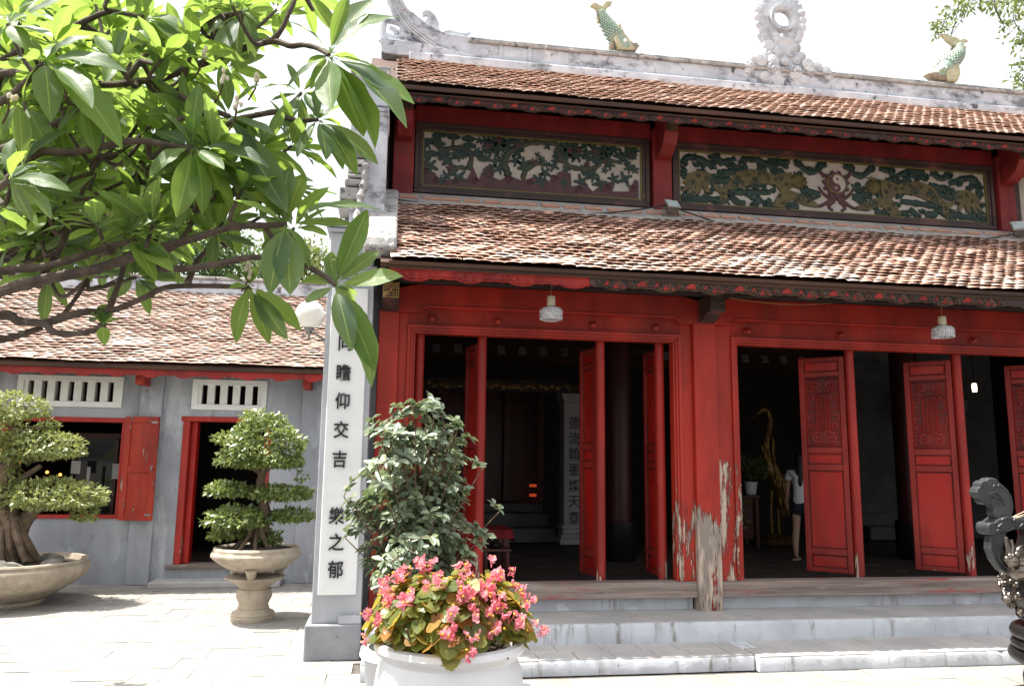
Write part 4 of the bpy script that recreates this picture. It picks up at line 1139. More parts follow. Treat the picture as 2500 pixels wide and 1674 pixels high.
dragon_fish(dict(spine=[F1(1560, 1330), F1(1420, 1120), F1(1230, 840), F1(1060, 600), F1(960, 400), F1(935, 300)], radii=[.135, .13, .115, .088, .062, .05],
    tail=[[F1(*q) for q in [(840, 340), (800, 260), (730, 210), (640, 170), (720, 95), (800, 100), (880, 160), (940, 165), (960, 290)]], [F1(*q) for q in [(930, 300), (950, 160), (1040, 70), (1110, 48), (1150, 70), (1220, 45), (1190, 140), (1090, 210), (1040, 310)]]],
    names=['cheek', 'jaw', 'crest', 'whisker', 'dorsal_fin'],
    plates=[([F1(*q) for q in [(1170, 800), (1290, 790), (1330, 700), (1400, 690), (1425, 870), (1520, 1000), (1620, 1100), (1760, 1380), (1340, 1390), (1240, 1150)]], 'ceramic_ochre', .03), ([F1(*q) for q in [(1480, 1130), (1640, 1130), (1720, 1200), (1830, 1180), (1840, 1250), (1890, 1255), (1800, 1390), (1740, 1380)]], 'ceramic_brown', .01),
            ([F1(*q) for q in [(1440, 930), (1460, 830), (1530, 870), (1500, 950), (1580, 960), (1640, 1010), (1560, 1050)]], 'ceramic_brown', -.03), ([F1(*q) for q in [(1100, 1240), (1240, 1080), (1250, 1340), (1160, 1355)]], 'ceramic_brown', 0), ([F1(*q) for q in [(820, 440), (790, 470), (830, 520), (810, 570), (860, 640), (880, 560)]], 'ceramic_ochre', -.05)]))
def F2(x, y): return (2220 + x / 6.532, y / 6.532)
dragon_fish(dict(spine=[F2(420, 1230), F2(560, 1110), F2(650, 1000), F2(760, 880), F2(780, 780), F2(770, 720)], radii=[.10, .13, .125, .105, .075, .06],
    tail=[[F2(*q) for q in [(690, 740), (590, 660), (500, 550), (620, 590), (730, 610), (790, 650), (800, 740)]], [F2(*q) for q in [(770, 730), (780, 650), (860, 625), (930, 675), (880, 680), (830, 740)]]],
    names=['cheek', 'jaw', 'crest', 'whisker', 'dorsal_fin'],
    plates=[([F2(*q) for q in [(560, 1110), (620, 1020), (700, 990), (740, 1160), (745, 1240), (700, 1350), (540, 1350), (520, 1200)]], 'ceramic_ochre', .03), ([F2(*q) for q in [(205, 1220), (330, 1180), (480, 1200), (560, 1260), (520, 1330), (300, 1290), (270, 1260)]], 'ceramic_brown', .01),
            ([F2(*q) for q in [(400, 1150), (470, 1110), (530, 1150), (500, 1210), (430, 1200)]], 'ceramic_green', .05), ([F2(*q) for q in [(730, 880), (760, 760), (860, 760), (855, 860), (790, 890)]], 'ceramic_ochre', 0), ([F2(*q) for q in [(490, 990), (520, 920), (570, 890), (540, 980), (500, 1060)]], 'ceramic_ochre', -.05)]))

# --- end wall on the left with its coping, and the far end wall that closes the hall
gab = MB().prism([(8.36, 0.0), (16.2, 0.0), (16.2, 3.72), (10.35, 7.23), (8.9, 6.24), (8.9, 5.0), (8.36, 4.22)], 'x', -0.56, -0.14).build('end_wall', MAT['grey_wall'], T)
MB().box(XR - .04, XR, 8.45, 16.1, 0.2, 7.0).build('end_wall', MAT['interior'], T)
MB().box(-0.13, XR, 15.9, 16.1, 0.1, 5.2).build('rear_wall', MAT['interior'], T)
a = math.atan2(LT[1] - LE[1], LT[0] - LE[0])
MB().prism([(7.56, 3.80), (9.35, 4.92), (9.35, 5.12), (9.10, 5.06), (7.62, 4.08), (7.50, 4.02), (7.46, 3.90)], 'x', -0.30, 0.02).build('parapet', MAT['coping'], T, bevel=0.03, segs=3)
MB().box(-0.50, -0.125, 8.30, 8.90, 4.2, 6.10).build('upper_pier', MAT['lime'], T, bevel=0.012)
for z, e in ((5.62, .02), (5.66, .045), (5.72, .03)):
    MB().box(-0.50 - e, -0.125 + e * .3, 8.30 - e, 8.90, z, z + .038).build('pier_moulding', MAT['lime'], T, bevel=0.006)
MB().box(-0.55, -0.115, 8.27, 8.92, 6.102, 6.19).build('pier_cap', MAT['coping'], T, bevel=0.012)
rg = random.Random(4)
for (x0, y0, x1, y1) in ((860, 360, 893, 392), (857, 392, 890, 408), (850, 408, 884, 428), (849, 428, 882, 440), (842, 440, 880, 458), (830, 458, 875, 490), (826, 490, 870, 514)):
    q0, q1 = at(x0, y0, 8.26), at(x1, y1, 8.26)
    MB().box(q0.x, q1.x + .05, 8.20 + rg.uniform(-.03, .03), 8.60, q1.z, q0.z - .006).build('stepped_coping', MAT['coping'], T, bevel=0.015)
m = MB()
m.tube(smooth_path([at(893, 400, 8.2), at(889, 440, 8.18), at(880, 480, 8.14), at(873, 520, 8.1), at(868, 560, 8.0)], 5), [.035 + .012 * sin(i * 2.1) for i in range(21)], 8)
m.build('coping_scroll', MAT['coping'], T, smooth=True)

# --- things of the dim hall that belong to the building
for cx, cy in ((3.40, 11.4), (8.25, 11.5), (0.1, 11.4)):
    c = MB().lathe([(0.0, 0.455), (0.25, 0.455), (0.25, 1.02), (0.205, 1.03), (0.21, 3.0), (0.20, 4.9)], (cx, cy, 0), 24).build('hall_column', MAT['lacquer'], T, smooth=True)
    MB().lathe([(0.255, 0.456), (0.258, 0.46), (0.258, 1.0), (0.22, 1.015)], (cx, cy, 0), 24).build('column_foot', MAT['black_lacquer'], c, smooth=True)
def hall_text_column(cx, cy, text, top):
    c = MB().box(cx - .185, cx + .185, cy, cy + .37, .80, top).build('white_column', MAT['white_col'], T, bevel=0.01)
    for (r, z0, z1) in ((.27, .455, .56), (.245, .562, .64), (.215, .642, .72), (.235, .722, .80)):
        MB().box(cx - r, cx + r, cy - (r - .185), cy + .3, z0, z1).build('column_base', MAT['white_col'], c, bevel=0.02)
    MB().prism([(cx - .185, top), (cx + .185, top), (cx + .215, top + .06), (cx + .245, top + .14), (cx + .245, top + .19), (cx - .245, top + .19), (cx - .245, top + .14), (cx - .215, top + .06)], 'y', cy - .05, cy + .40).build('column_head', MAT['white_col'], c, bevel=0.01)
    for i, ch in enumerate(text):
        glyph(ch, (cx, cy - .003, 2.56 - i * .275), .22, c)
    return c

def glyph(ch, c, size, parent, bold=0.003, ext=0.006):
    cu = bpy.data.curves.new('character', 'FONT')
    cu.body = ch; cu.size = 1.0; cu.extrude = ext / size; cu.offset = bold; cu.align_x = 'CENTER'; cu.resolution_u = 3
    o = bpy.data.objects.new('tmp_character', cu); link(o)
    bpy.context.view_layer.update()
    me = bpy.data.meshes.new_from_object(o.evaluated_get(bpy.context.evaluated_depsgraph_get()))
    bpy.data.objects.remove(o); bpy.data.curves.remove(cu)
    me.name = 'character'
    off = world_loc(parent)
    co = np.zeros(len(me.vertices) * 3); me.vertices.foreach_get('co', co); co = co.reshape(-1, 3)
    if len(co):
        mid = (co.min(0) + co.max(0)) / 2
        co -= mid
        W = np.stack([co[:, 0] * size * 0.95, -co[:, 2] * size, co[:, 1] * size * 1.08], 1) + np.array(c) - np.array(off)
        me.vertices.foreach_set('co', W.ravel())
        me.update()
    me.materials.clear(); me.materials.append(MAT['ink'])
    ob = bpy.data.objects.new('character', me); ob.parent = parent
    return link(ob)

hall_text_column(3.25, 13.55, '德流翰墨燦天章', 2.92)
for i, (z0, z1, y0) in enumerate(((.455, .70, 13.9), (.702, .94, 14.2), (.942, 1.10, 14.5))):
    MB().box(1.6, 3.0 - .06 * i, y0, 15.2, z0, z1).build('inner_step', MAT['interior_wall'], T, bevel=0.02)
    MB().box(9.25, 9.92, y0 + .25, 15.4, z0, z1).build('inner_step', MAT['interior_wall'], T, bevel=0.02)
MB().box(0.2, 3.0, 15.2, 15.3, .44, 3.3).build('inner_screen', MAT['lacquer_plain'], T)
for xx in (0.9, 1.5, 2.2, 2.85):
    MB().box(xx, xx + .14, 15.0, 15.19, 1.1, 3.3).build('screen_post', MAT['lacquer_plain'], T, bevel=0.02)
fr = MB().box(-0.1, 3.38, 12.0, 12.08, 2.94, 3.13).build('frieze', MAT['interior'], T)
m = MB(); rg = random.Random(12)
for k in range(34):
    m.tube([(a, 11.99, b) for a, b in spiral(0.1 + k * .097, 3.035 + rg.uniform(-.02, .02), rg.uniform(.035, .06), .01, rg.uniform(0, 6), 1.3, 10)], .010, 5)
m.build('frieze_carving', MAT['gilt'], fr)
MB().box(-0.1, XR, 12.1, 12.3, 4.0, 4.25).build('hall_beam', MAT['interior'], T)
pl_ = MB().box(-0.055, 0.055, -0.02, 0.02, -0.065, 0.065).mesh('rafter_infill'); pl_.materials.append(MAT['paper'])
for k in range(24):
    inst('rafter_infill', pl_, T, (0.35 + k * .335, 11.9, 3.57), (radians(-30), 0, 0))
pl_.materials.clear(); pl_.materials.append(MAT['interior_wall'])
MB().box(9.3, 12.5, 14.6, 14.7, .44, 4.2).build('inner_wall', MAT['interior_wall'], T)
MB().prism([(10.6, .46), (11.35, .46), (11.35, 2.3), (11.2, 2.5), (10.98, 2.58), (10.75, 2.5), (10.6, 2.3)], 'y', 14.58, 14.597).build('arch_recess', MAT['interior'], T)
MB().prism([(9.95, 2.75), (10.5, 2.75), (10.6, 2.95), (10.65, 3.1), (9.8, 3.1), (9.85, 2.95)], 'y', 13.0, 13.3).build('column_head', MAT['interior_wall'], T, bevel=0.02)

# ================================================================== INSCRIBED PILLAR at the temple's corner
pil = thing('inscribed_pillar', (-0.43, 7.9, 0), 'grey gate pillar with white panel of black vertical characters beside red temple', 'pillar', kind='thing')
MB().box(-0.705, -0.185, 7.80, 8.355, 0.0, 0.325).build('base', MAT['grey_base'], pil, bevel=0.015)
MB().box(-0.40, -0.190, 7.815, 7.868, 0.326, 0.40).build('base_ledge', MAT['grey_pillar'], pil, bevel=0.008)
MB().box(-0.655, -0.195, 7.87, 8.355, 0.326, 3.66).build('shaft', MAT['grey_pillar'], pil, bevel=0.008)
pn = MB().box(-0.605, -0.245, 7.845, 7.869, 0.585, 3.56).build('panel', MAT['white_panel'], pil, bevel=0.010)
for (z, e) in ((3.662, .02), (3.705, .045), (3.75, .03), (4.14, .02), (4.19, .04)):
    MB().box(-0.655 - e, -0.195 + e, 7.87 - e, 8.355, z, z + .042).build('moulding', MAT['grey_pillar'], pil, bevel=0.008)
MB().box(-0.645, -0.205, 7.88, 8.354, 3.793, 4.139).build('capital_block', MAT['grey_pillar'], pil, bevel=0.008)
for ch, x, y in (('同', 843, 837), ('瞻', 839, 909), ('仰', 836, 978), ('交', 833, 1048), ('吉', 829, 1120), ('樂', 822, 1258), ('之', 821, 1322), ('郁', 819, 1389)):
    q = at(x, y, 7.845)
    glyph(ch, (q.x, 7.845 - .004, q.z), 0.158, pn, 0.013, 0.010)

# globe lamp on the pillar
gl = thing('globe_lamp', (-0.66, 7.95, 2.95), 'white opal globe lamp on curled bracket at pillar side', 'lamp')
gc = at(757, 768, 7.95)
m = MB()
m.lathe([(0.001, -.143)] + [(.143 * sin(t) * (1), -.143 * cos(t)) for t in [pi * k / 20 for k in range(1, 20)]] + [(0.001, .143)], (gc.x, gc.y, gc.z), 44, lobes=22, lobe_amp=.012)
m.build('globe', MAT['opal'], gl, smooth=True, angle=80)
MB().lathe([(0, -.255), (.012, -.25), (.018, -.235), (.010, -.22), (.018, -.205), (.030, -.195), (.022, -.18), (.030, -.168), (.050, -.158), (.055, -.135), (.05, -.128)], (gc.x, gc.y, gc.z), 18).build('holder', MAT['metal_grey'], gl, smooth=True)
MB().tube(smooth_path([(gc.x, gc.y, gc.z - .19), (gc.x + .05, gc.y, gc.z - .185), (gc.x + .10, gc.y, gc.z - .215), (-0.652, gc.y, gc.z - .27)], 5), .012, 8).build('arm', MAT['metal_grey'], gl, smooth=True)
m = MB(); m.tube([(a, gc.y, b) for a, b in spiral(gc.x - .045, gc.z - .205, .03, .008, 0, 1.2, 12)], .007, 6); m.build('curl', MAT['metal_grey'], gl, smooth=True)

# ================================================================== SIDE HALL
YW = 12.65
hall = thing('side_hall', (-3.5, YW, 0), 'low grey plastered side hall with tiled roof, white vents and red shutter', 'building')
Hh = hall
def wall_with_holes(xs, zs, holes, y0, y1):
    m = MB()
    for i in range(len(xs) - 1):
        for j in range(len(zs) - 1):
            cx, cz = (xs[i] + xs[i + 1]) / 2, (zs[j] + zs[j + 1]) / 2
            if any(a < cx < b and c < cz < d for a, b, c, d in holes): continue
            m.box(xs[i], xs[i + 1], y0, y1, zs[j], zs[j + 1])
    return m
WIN = (-5.65, -3.92, 0.95, 2.44); DOOR = (-3.10, -1.79, 0.24, 2.48); V1 = (-5.42, -4.07, 2.66, 2.99); V2 = (-2.94, -1.95, 2.66, 2.99)
wall_with_holes([-8.2, -5.65, -5.42, -4.07, -3.92, -3.10, -2.94, -1.95, -1.79, -0.58], [0, 0.24, 0.95, 2.44, 2.48, 2.66, 2.99, 3.5], [WIN, DOOR, V1, V2], YW, YW + .28).build('wall', MAT['grey_wall'], Hh)
for (a, b) in ((-3.735, -3.41), (-1.345, -0.98), (-6.2, -5.86)):
    MB().box(a, b, YW - .07, YW - .001, 0.0, 3.3).build('pilaster', MAT['grey_wall'], Hh, bevel=0.01)
def vent(xa, xb, n):
    v = bpy.data.objects.new('vent', None); v.parent = Hh; link(v)
    za, zb, y = 2.59, 3.06, YW - .035
    w = 0.085
    MB().box(xa, xb, y, YW + .1, za, za + w).build('frame', MAT['white_paint'], v, bevel=0.006)
    MB().box(xa, xb, y, YW + .1, zb - w, zb).build('frame', MAT['white_paint'], v, bevel=0.006)
    MB().box(xa, xa + w, y + .001, YW + .1, za + w, zb - w).build('frame', MAT['white_paint'], v, bevel=0.004)
    MB().box(xb - w, xb, y + .001, YW + .1, za + w, zb - w).build('frame', MAT['white_paint'], v, bevel=0.004)
    p = (xb - xa - 2 * w) / n
    for k in range(n + 1):
        c = xa + w + k * p
        MB().prism([(c - .055, YW - .005), (c + .055, YW - .005), (c + .03, YW + .20), (c - .03, YW + .20)], 'z', za + w + .0005, zb - w - .0005).build('slat', MAT['white_paint'], v, bevel=0.004)
vent(-5.485, -4.005, 7); vent(-3.0, -1.89, 5)
# window frame and shutters
wf = bpy.data.objects.new('window', None); wf.parent = Hh; link(wf)
a, b, c, d = WIN
for bx in ((a, b, d - .07, d), (a, b, c, c + .05), (a, a + .06, c + .05, d - .07), (b - .05, b, c + .05, d - .07)):
    MB().box(bx[0], bx[1], YW - .02, YW + .2, bx[2] + .0005, bx[3] - .0005).build('frame', MAT['red_edge'], wf, bevel=0.005)
def shutter(x0, sgn, ang):
    s = bpy.data.objects.new('shutter', None); s.parent = Hh; link(s)
    M = Matrix.Translation((x0, YW - .05, 0)) @ Matrix.Rotation(ang, 4, 'Z')
    z0, z1, w = 0.93, 2.46, .52
    def put(m, n, mt, **k): return m.xform(M).build(n, mt, s, **k)
    X = lambda u: u * sgn
    def bx(u0, u1, y0, y1, za, zb): return MB().box(min(X(u0), X(u1)), max(X(u0), X(u1)), y0, y1, za, zb)
    put(bx(0, .095, -.04, 0, z0, z1), 'stile', MAT['red_shutter'], bevel=.006)
    put(bx(w - .095, w, -.04, 0, z0, z1), 'stile', MAT['red_shutter'], bevel=.006)
    for za, zb in ((z0, z0 + .09), (1.63, 1.72), (z1 - .09, z1)):
        put(bx(.096, w - .096, -.038, -.002, za, zb), 'rail', MAT['red_shutter'], bevel=.006)
    for za, zb in ((z0 + .09, 1.63), (1.72, z1 - .09)):
        put(bx(.0965, w - .0965, -.022, -.006, za + .0005, zb - .0005), 'panel', MAT['red_shutter'])
    put(MB().tube([(X(w - .05), -.045, 1.66), (X(w - .05), -.075, 1.69), (X(w - .05), -.045, 1.73)], .012, 6), 'latch', MAT['metal_grey'])
    for zz in (1.0, 2.36):
        put(bx(w - .11, w - .02, -.046, -.0405, zz, zz + .03), 'hinge_strap', MAT['metal_grey'])
shutter(-3.90, 1, radians(-12)); shutter(-5.66, -1, radians(10))
# doorway
df = bpy.data.objects.new('doorway', None); df.parent = Hh; link(df)
a, b, c, d = DOOR
MB().box(a, a + .10, YW - .015, YW + .30, c + .04, d - .07).build('jamb', MAT['red_edge'], df, bevel=.006)
MB().box(a + .102, a + .19, YW + .10, YW + .29, c + .04, d - .07).build('jamb_stop', MAT['red_door'], df, bevel=.01)
MB().box(b - .10, b, YW - .015, YW + .30, c + .04, d - .07).build('jamb', MAT['red_edge'], df, bevel=.006)
MB().box(a - .03, b + .03, YW - .02, YW + .30, d - .069, d + .005).build('head', MAT['red_edge'], df, bevel=.006)
MB().box(a - .10, b + .06, YW - .06, YW + .30, c - .02, c + .04).build('threshold', MAT['wood_sill'], df, bevel=.008)
MB().box(a - .22, b + .3, YW - .42, YW - .002, 0.0, 0.085).build('door_step', MAT['tread'], Hh, bevel=.012)
# dim room behind
MB().box(-8.15, -0.6, 15.6, 15.7, 0, 3.6).build('rear_wall', MAT['interior'], Hh)
MB().box(-8.15, -0.6, YW + .281, 15.6, 0.15, 0.24).build('floor', MAT['floor_tile'], Hh)
MB().box(-8.2, -8.1, YW + .281, 15.6, 0.241, 3.4).build('end_wall', MAT['interior'], Hh)
MB().box(-0.66, -0.58, YW + .281, 15.6, 0.241, 3.4).build('end_wall', MAT['interior'], Hh)
MB().box(-8.1, -0.66, YW + .281, 15.6, 3.25, 3.32).build('ceiling', MAT['interior'], Hh)
# roof
SE, ST = (12.0, 3.19), (14.48, 4.78)
sr = MB().prism([(SE[0] + .02, SE[1] - .005), (ST[0], ST[1]), (17.0, 3.2), (17.0, 3.1), (ST[0], ST[1] - .12), (SE[0] + .02, SE[1] - .06)], 'x', -8.3, -0.57).build('roof', MAT['wood_eave'], Hh)
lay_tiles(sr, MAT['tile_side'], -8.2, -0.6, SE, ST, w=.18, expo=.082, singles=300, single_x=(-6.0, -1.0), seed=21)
MB().box(-8.3, -0.58, 12.03, 12.05, 3.125, 3.165).build('eave_plank', MAT['wood_eave'], sr)
MB().prism(scallop(-8.3, -0.58, 3.155, .15, .46), 'y', 12.055, 12.085).build('eave_board', MAT['carve_red'], Hh)
MB().box(-8.3, -0.57, 14.40, 14.60, 4.66, 5.02).build('ridge', MAT['lime'], Hh, bevel=.02)
MB().box(-8.3, -0.57, 14.37, 14.63, 5.021, 5.08).build('ridge_cap', MAT['coping'], Hh, bevel=.02)
for cx in (-3.66, -1.25):
    MB().box(cx - .06, cx + .06, 12.22, YW - .075, 2.92, 3.06).build('bracket', MAT['red_shutter'], Hh, bevel=.01)
# cabinet, papers and tiny lamps seen through the side hall's window
cab = thing('display_cabinet', (-4.5, 14.0, .24), 'dark glazed display cabinet inside side hall window', 'cabinet')
MB().box(-5.1, -3.75, 13.9, 14.5, .241, .9).build('base', MAT['lacquer_plain'], cab, bevel=.01)
MB().box(-5.1, -3.75, 13.95, 14.5, .901, 2.15).build('glazing', MAT['glass'], cab)
for xx in (-5.1, -4.45, -3.80):
    MB().box(xx, xx + .05, 13.90, 13.948, .901, 2.15).build('frame', MAT['lacquer_plain'], cab)
MB().box(-5.15, -3.70, 13.88, 14.55, 2.151, 2.25).build('cornice', MAT['lacquer_plain'], cab, bevel=.015)
for i, (x, y, w_, h_) in enumerate(((185, 1140, .14, .2), (285, 1150, .14, .24), (215, 1165, .05, .34))):
    q = at(x, y, 13.6)
    tag(MB().box(q.x - w_ / 2, q.x + w_ / 2, 13.6, 13.61, q.z - h_ / 2, q.z + h_ / 2).build('paper_notice', MAT['paper']), ('square pale notice hung inside side hall window, leftmost', 'pale notice inside window beside the red shutter', 'narrow pale strip hung between two notices in window')[i], 'notice', 'notices in the side hall window')
for i, (x, y) in enumerate(((115, 1152), (147, 1158), (195, 1131), (45, 1130))):
    q = at(x, y, 14.8)
    o = tag(MB().ball(q, .028, 10, 6).build('altar_lamp', MAT['glow_warm'], None, smooth=True), ('tiny warm lamp in the side hall window, second from the left', 'tiny warm lamp in the side hall window, third from the left', 'tiny warm lamp in window nearest the pale notices', 'leftmost tiny warm lamp in the side hall window')[i], 'lamp', 'small altar lamps in the side hall')

# ================================================================== LAMPS AND CABLES
def pendant(px, ytop, ycap0, ycap1, ysh, label):
    Y = 7.70
    q = at(px, ytop, Y); k = Y / FPX * 1.02
    r = thing('pendant_lamp', (q.x, Y, q.z), label, 'lamp', 'pendant lamps under the eave')
    z = lambda y: q.z - (y - ytop) * k
    m = MB(); m.tube([(q.x, Y, 3.665), (q.x, Y, q.z + .03), (q.x + .012, Y, q.z + .015), (q.x, Y, q.z), (q.x, Y, z(ycap0))], .005, 6)
    m.build('hook', MAT['brass'], r)
    MB().lathe([(0, z(ycap0)), (.036, z(ycap0)), (.042, z(ycap0) - .01), (.043, z(ycap1))], (q.x, Y, 0), 20).build('cap', MAT['lamp_cap'], r, smooth=True)
    MB().lathe([(0.046, z(ycap1) + .004), (.050, z(ycap1) - .008), (.05, z(ycap1) - .016), (0, z(ycap1) - .016)], (q.x, Y, 0), 20).build('collar', MAT['metal_grey'], r, smooth=True)
    zs, ze = z(ycap1) - .012, z(ysh)
    prof = [(.05, zs), (.095, zs - .004), (.108, zs - .02), (.110, (zs + ze) / 2), (.106, ze + .01), (.092, ze), (.085, ze + .012), (.095, ze + .03), (.098, zs - .03), (.05, zs - .014)]
    m = MB().lathe(prof, (q.x, Y, 0), 40)
    for j in range(5):
        for kk in range(26):
            a = 2 * pi * kk / 26
            m.ball((q.x + .109 * cos(a), Y + .109 * sin(a), zs - .035 - j * .021), (.011, .011, .009), 6, 4)
    m.build('glass_shade', MAT['pressed_glass'], r, smooth=True)
    MB().ball((q.x, Y, (zs + ze) / 2 + .02), (.032, .032, .045), 12, 8).build('bulb', MAT['opal'], r, smooth=True)
pendant(1346, 705, 724, 750, 785, 'pendant lamp with ribbed glass shade hanging over the left doorway')
pendant(2298, 756, 775, 799, 831, 'pendant lamp with ribbed glass shade hanging over the right doorway')

def floodlight(px, py, Y, rot, label, s=1.0):
    q = at(px, py, Y)
    r = thing('floodlight', q, label, 'floodlight', 'floodlights on the lower roof')
    M = Matrix.Translation(q) @ Matrix.Rotation(rot, 4, 'Z') @ Matrix.Rotation(radians(-38), 4, 'X') @ Matrix.Scale(s, 4)
    MB().prism([(-.085, -.06), (.085, -.06), (.06, .04), (-.06, .04)], 'z', -.07, .06).xform(M).build('housing', MAT['flood_body'], r, bevel=.01)
    MB().box(-.095, .095, -.075, -.0605, -.085, .075).xform(M).build('bezel', MAT['metal_grey'], r, bevel=.006)
    MB().box(-.08, .08, -.080, -.0755, -.07, .06).xform(M).build('lens', MAT['flood_face'], r)
    MB().tube([(-.10, 0, .0), (-.11, .05, -.07), (0, .07, -.10), (.11, .05, -.07), (.10, 0, 0)], .010, 6).xform(M).build('bracket', MAT['flood_body'], r)
floodlight(1637, 508, 9.2, radians(10), 'grey floodlight on lower roof at the middle post')
floodlight(2488, 562, 9.2, radians(-25), 'floodlight at the right edge on the lower roof', 1.2)
def cable(pts, Y, r, label, mat='black_plastic'):
    o = MB().tube(smooth_path([at(x, y, Y) for x, y in pts], 6), r, 6).build('cable', MAT[mat], None, smooth=True)
    tag(o, label, 'cable', 'cables on the temple')
cable([(958, 486), (1075, 500), (1200, 508), (1330, 515), (1450, 521), (1550, 513), (1625, 500)], 9.16, .010, 'black cable along the lower roof to the middle floodlight')
cable([(1660, 512), (1730, 536), (1800, 556), (1900, 573), (2040, 584), (2200, 591), (2340, 591), (2420, 581), (2475, 572)], 9.14, .010, 'black cable sagging between the two floodlights')
cable([(1782, 727), (1850, 737), (1920, 743), (1980, 743), (2030, 740)], 7.62, .004, 'thin brass wire slung under the eave', 'brass')

# ================================================================== PLANTS
def leaf_arrays(C, D, N, L, W, fold=0.25, curl=0.15):
    """small folded leaves: C base, D direction, N normal, L length, W width (arrays)"""
    n = len(C)
    S = np.cross(D, N); S /= np.linalg.norm(S, axis=1)[:, None] + 1e-9
    N2 = np.cross(S, D)
    L = L[:, None]; W = W[:, None]
    b = C
    m = C + D * L * .5 - N2 * W * fold * .5
    l = C + D * L * .48 + S * W * .5
    r = C + D * L * .48 - S * W * .5
    t = C + D * L - N2 * L * curl
    V = np.stack([b, l, m, r, t], 1).reshape(-1, 3)
    base = np.arange(n)[:, None] * 5
    F = np.concatenate([base + np.array([[0, 2, 1]]), base + np.array([[0, 3, 2]]), base + np.array([[1, 2, 4]]), base + np.array([[2, 3, 4]])], 0)
    return V, F

def unit(a): return a / (np.linalg.norm(a, axis=1)[:, None] + 1e-9)

def pad(parent, name, c, r, n, mat, size, rg, lower=0.35, seed_tips=0):
    """a clipped cushion of foliage: leaves through its skin, denser on top"""
    u = unit(rg.normal(size=(n, 3)))
    u[:, 2] = np.where(u[:, 2] < 0, u[:, 2] * lower, u[:, 2])
    sh = 0.80 + 0.26 * rg.random(n) ** 0.7
    lump = 1 + 0.10 * np.sin(u[:, 0] * 7 + c[0] * 5) * np.cos(u[:, 1] * 6 + c[2] * 3) + 0.07 * np.sin(u[:, 2] * 11 + u[:, 0] * 4)
    P = np.array(c) + u * np.array(r) * (sh * lump)[:, None]
    out = unit(u * np.array([1, 1, .9]) + np.array([0, 0, .25]))
    D = unit(out * .55 + rg.normal(size=(n, 3)) * .55 + np.array([0, 0, -.15]))
    N = unit(out + np.array([0, 0, .8]) + rg.normal(size=(n, 3)) * .45)
    L = size * rg.uniform(.75, 1.35, n)
    V, F = leaf_arrays(P, D, N, L, L * rg.uniform(.42, .55, n))
    return np_obj(name, V, F, mat, parent, np.repeat(rg.random(n), 5), kind='stuff')

# --- clipped ficus on its pedestal
st = thing('planter_stand', (-1.48, 9.83, 0), 'round turned stone pedestal under the domed bonsai', 'pedestal')
MB().lathe([(0, 0), (.246, 0), (.25, .02), (.25, .05), (.242, .06), (.247, .075), (.235, .095), (.195, .115), (.172, .135), (.178, .142), (.178, .152), (.168, .158), (.165, .185), (.185, .225), (.203, .27), (.198, .31), (.185, .338), (.192, .344), (.192, .354), (.168, .36), (.17, .375), (.22, .415), (.285, .455), (.335, .475), (.345, .484), (.34, .494), (.28, .498), (0, .499)], (-1.48, 9.83, 0), 44).build('turned_stone', MAT['stone_pot'], st, smooth=True)
b2 = thing('domed_bonsai', (-1.48, 9.83, .499), 'bonsai with a clipped dome crown in a round footed pot on pedestal', 'bonsai')
cx, cy = -1.48, 9.83
MB().lathe([(0, .565), (.26, .565), (.33, .60), (.42, .655), (.485, .705), (.512, .735), (.512, .755), (.495, .775), (.488, .79), (.49, .81), (.475, .83), (.455, .835), (.445, .825), (.43, .80), (0, .795)], (cx, cy, 0), 48, lobes=16, lobe_amp=.012).build('pot', MAT['stone_pot'], b2, smooth=True)
m = MB(); ped = []
for k in range(3):
    a = radians(-90 + 120 * k)
    MB().tube([(cx + .33 * cos(a), cy + .33 * sin(a), .62), (cx + .30 * cos(a), cy + .30 * sin(a), .56), (cx + .285 * cos(a), cy + .285 * sin(a), .505)], [.075, .06, .05], 10).build('foot', MAT['stone_pot'], b2, smooth=True)
MB().lathe([(0, .845), (.25, .835), (.43, .805)], (cx, cy, 0), 32).build('soil', MAT['soil'], b2, smooth=True)
rg = random.Random(31)
def B2(x, y, dy=0): return at(380 + x / 2.24, 850 + y / 2.24, 9.83 + dy)
m = MB()
m.tube(smooth_path([B2(545, 1125), B2(560, 1050), B2(600, 930), B2(592, 850), B2(572, 770), B2(582, 690), B2(605, 640)], 4), [.10, .095, .09, .085, .08, .078, .075, .07, .068, .066, .064, .062, .06, .058, .056, .055, .054, .052, .05, .048, .046, .045, .044, .043, .042][:25], 10)
for s in (([(582, 690), (520, 640), (450, 600)], .04), ([(590, 680), (650, 630), (740, 590)], .04), ([(585, 780), (500, 770), (400, 765)], .035), ([(590, 800), (680, 800), (760, 790)], .035), ([(600, 920), (690, 910), (780, 905)], .03), ([(560, 1040), (500, 980), (420, 930)], .035), ([(560, 1060), (620, 1030), (660, 1050)], .03)):
    m.tube(smooth_path([B2(*q) for q in s[0]], 4), s[1] * .8, 7)
m.build('trunk', MAT['bark_bonsai'], b2, smooth=True)
m = MB()
for k in range(22):
    a = rg.uniform(0, 2 * pi); r0 = rg.uniform(.05, .16); r1 = rg.uniform(.22, .36)
    m.tube([(cx + r0 * .4 * cos(a), cy + r0 * .4 * sin(a), 1.05 + rg.uniform(0, .1)), (cx + r0 * cos(a), cy + r0 * sin(a), .95), (cx + r1 * cos(a + .2), cy + r1 * sin(a + .2), .80)], [.022, .026, .016], 6)
m.build('roots', MAT['bark_bonsai'], b2, smooth=True)
rn = np.random.default_rng(5)
def pad2(c, hx, hz, n, **k):
    q = B2(*c); s = 9.83 / FPX / 2.24 * .95
    pad(b2, 'foliage', (q.x, q.y, q.z), (hx * s, hx * s * .95, hz * s), int(n * 1.5), MAT['leaf_bonsai'], .064, rn, **k)
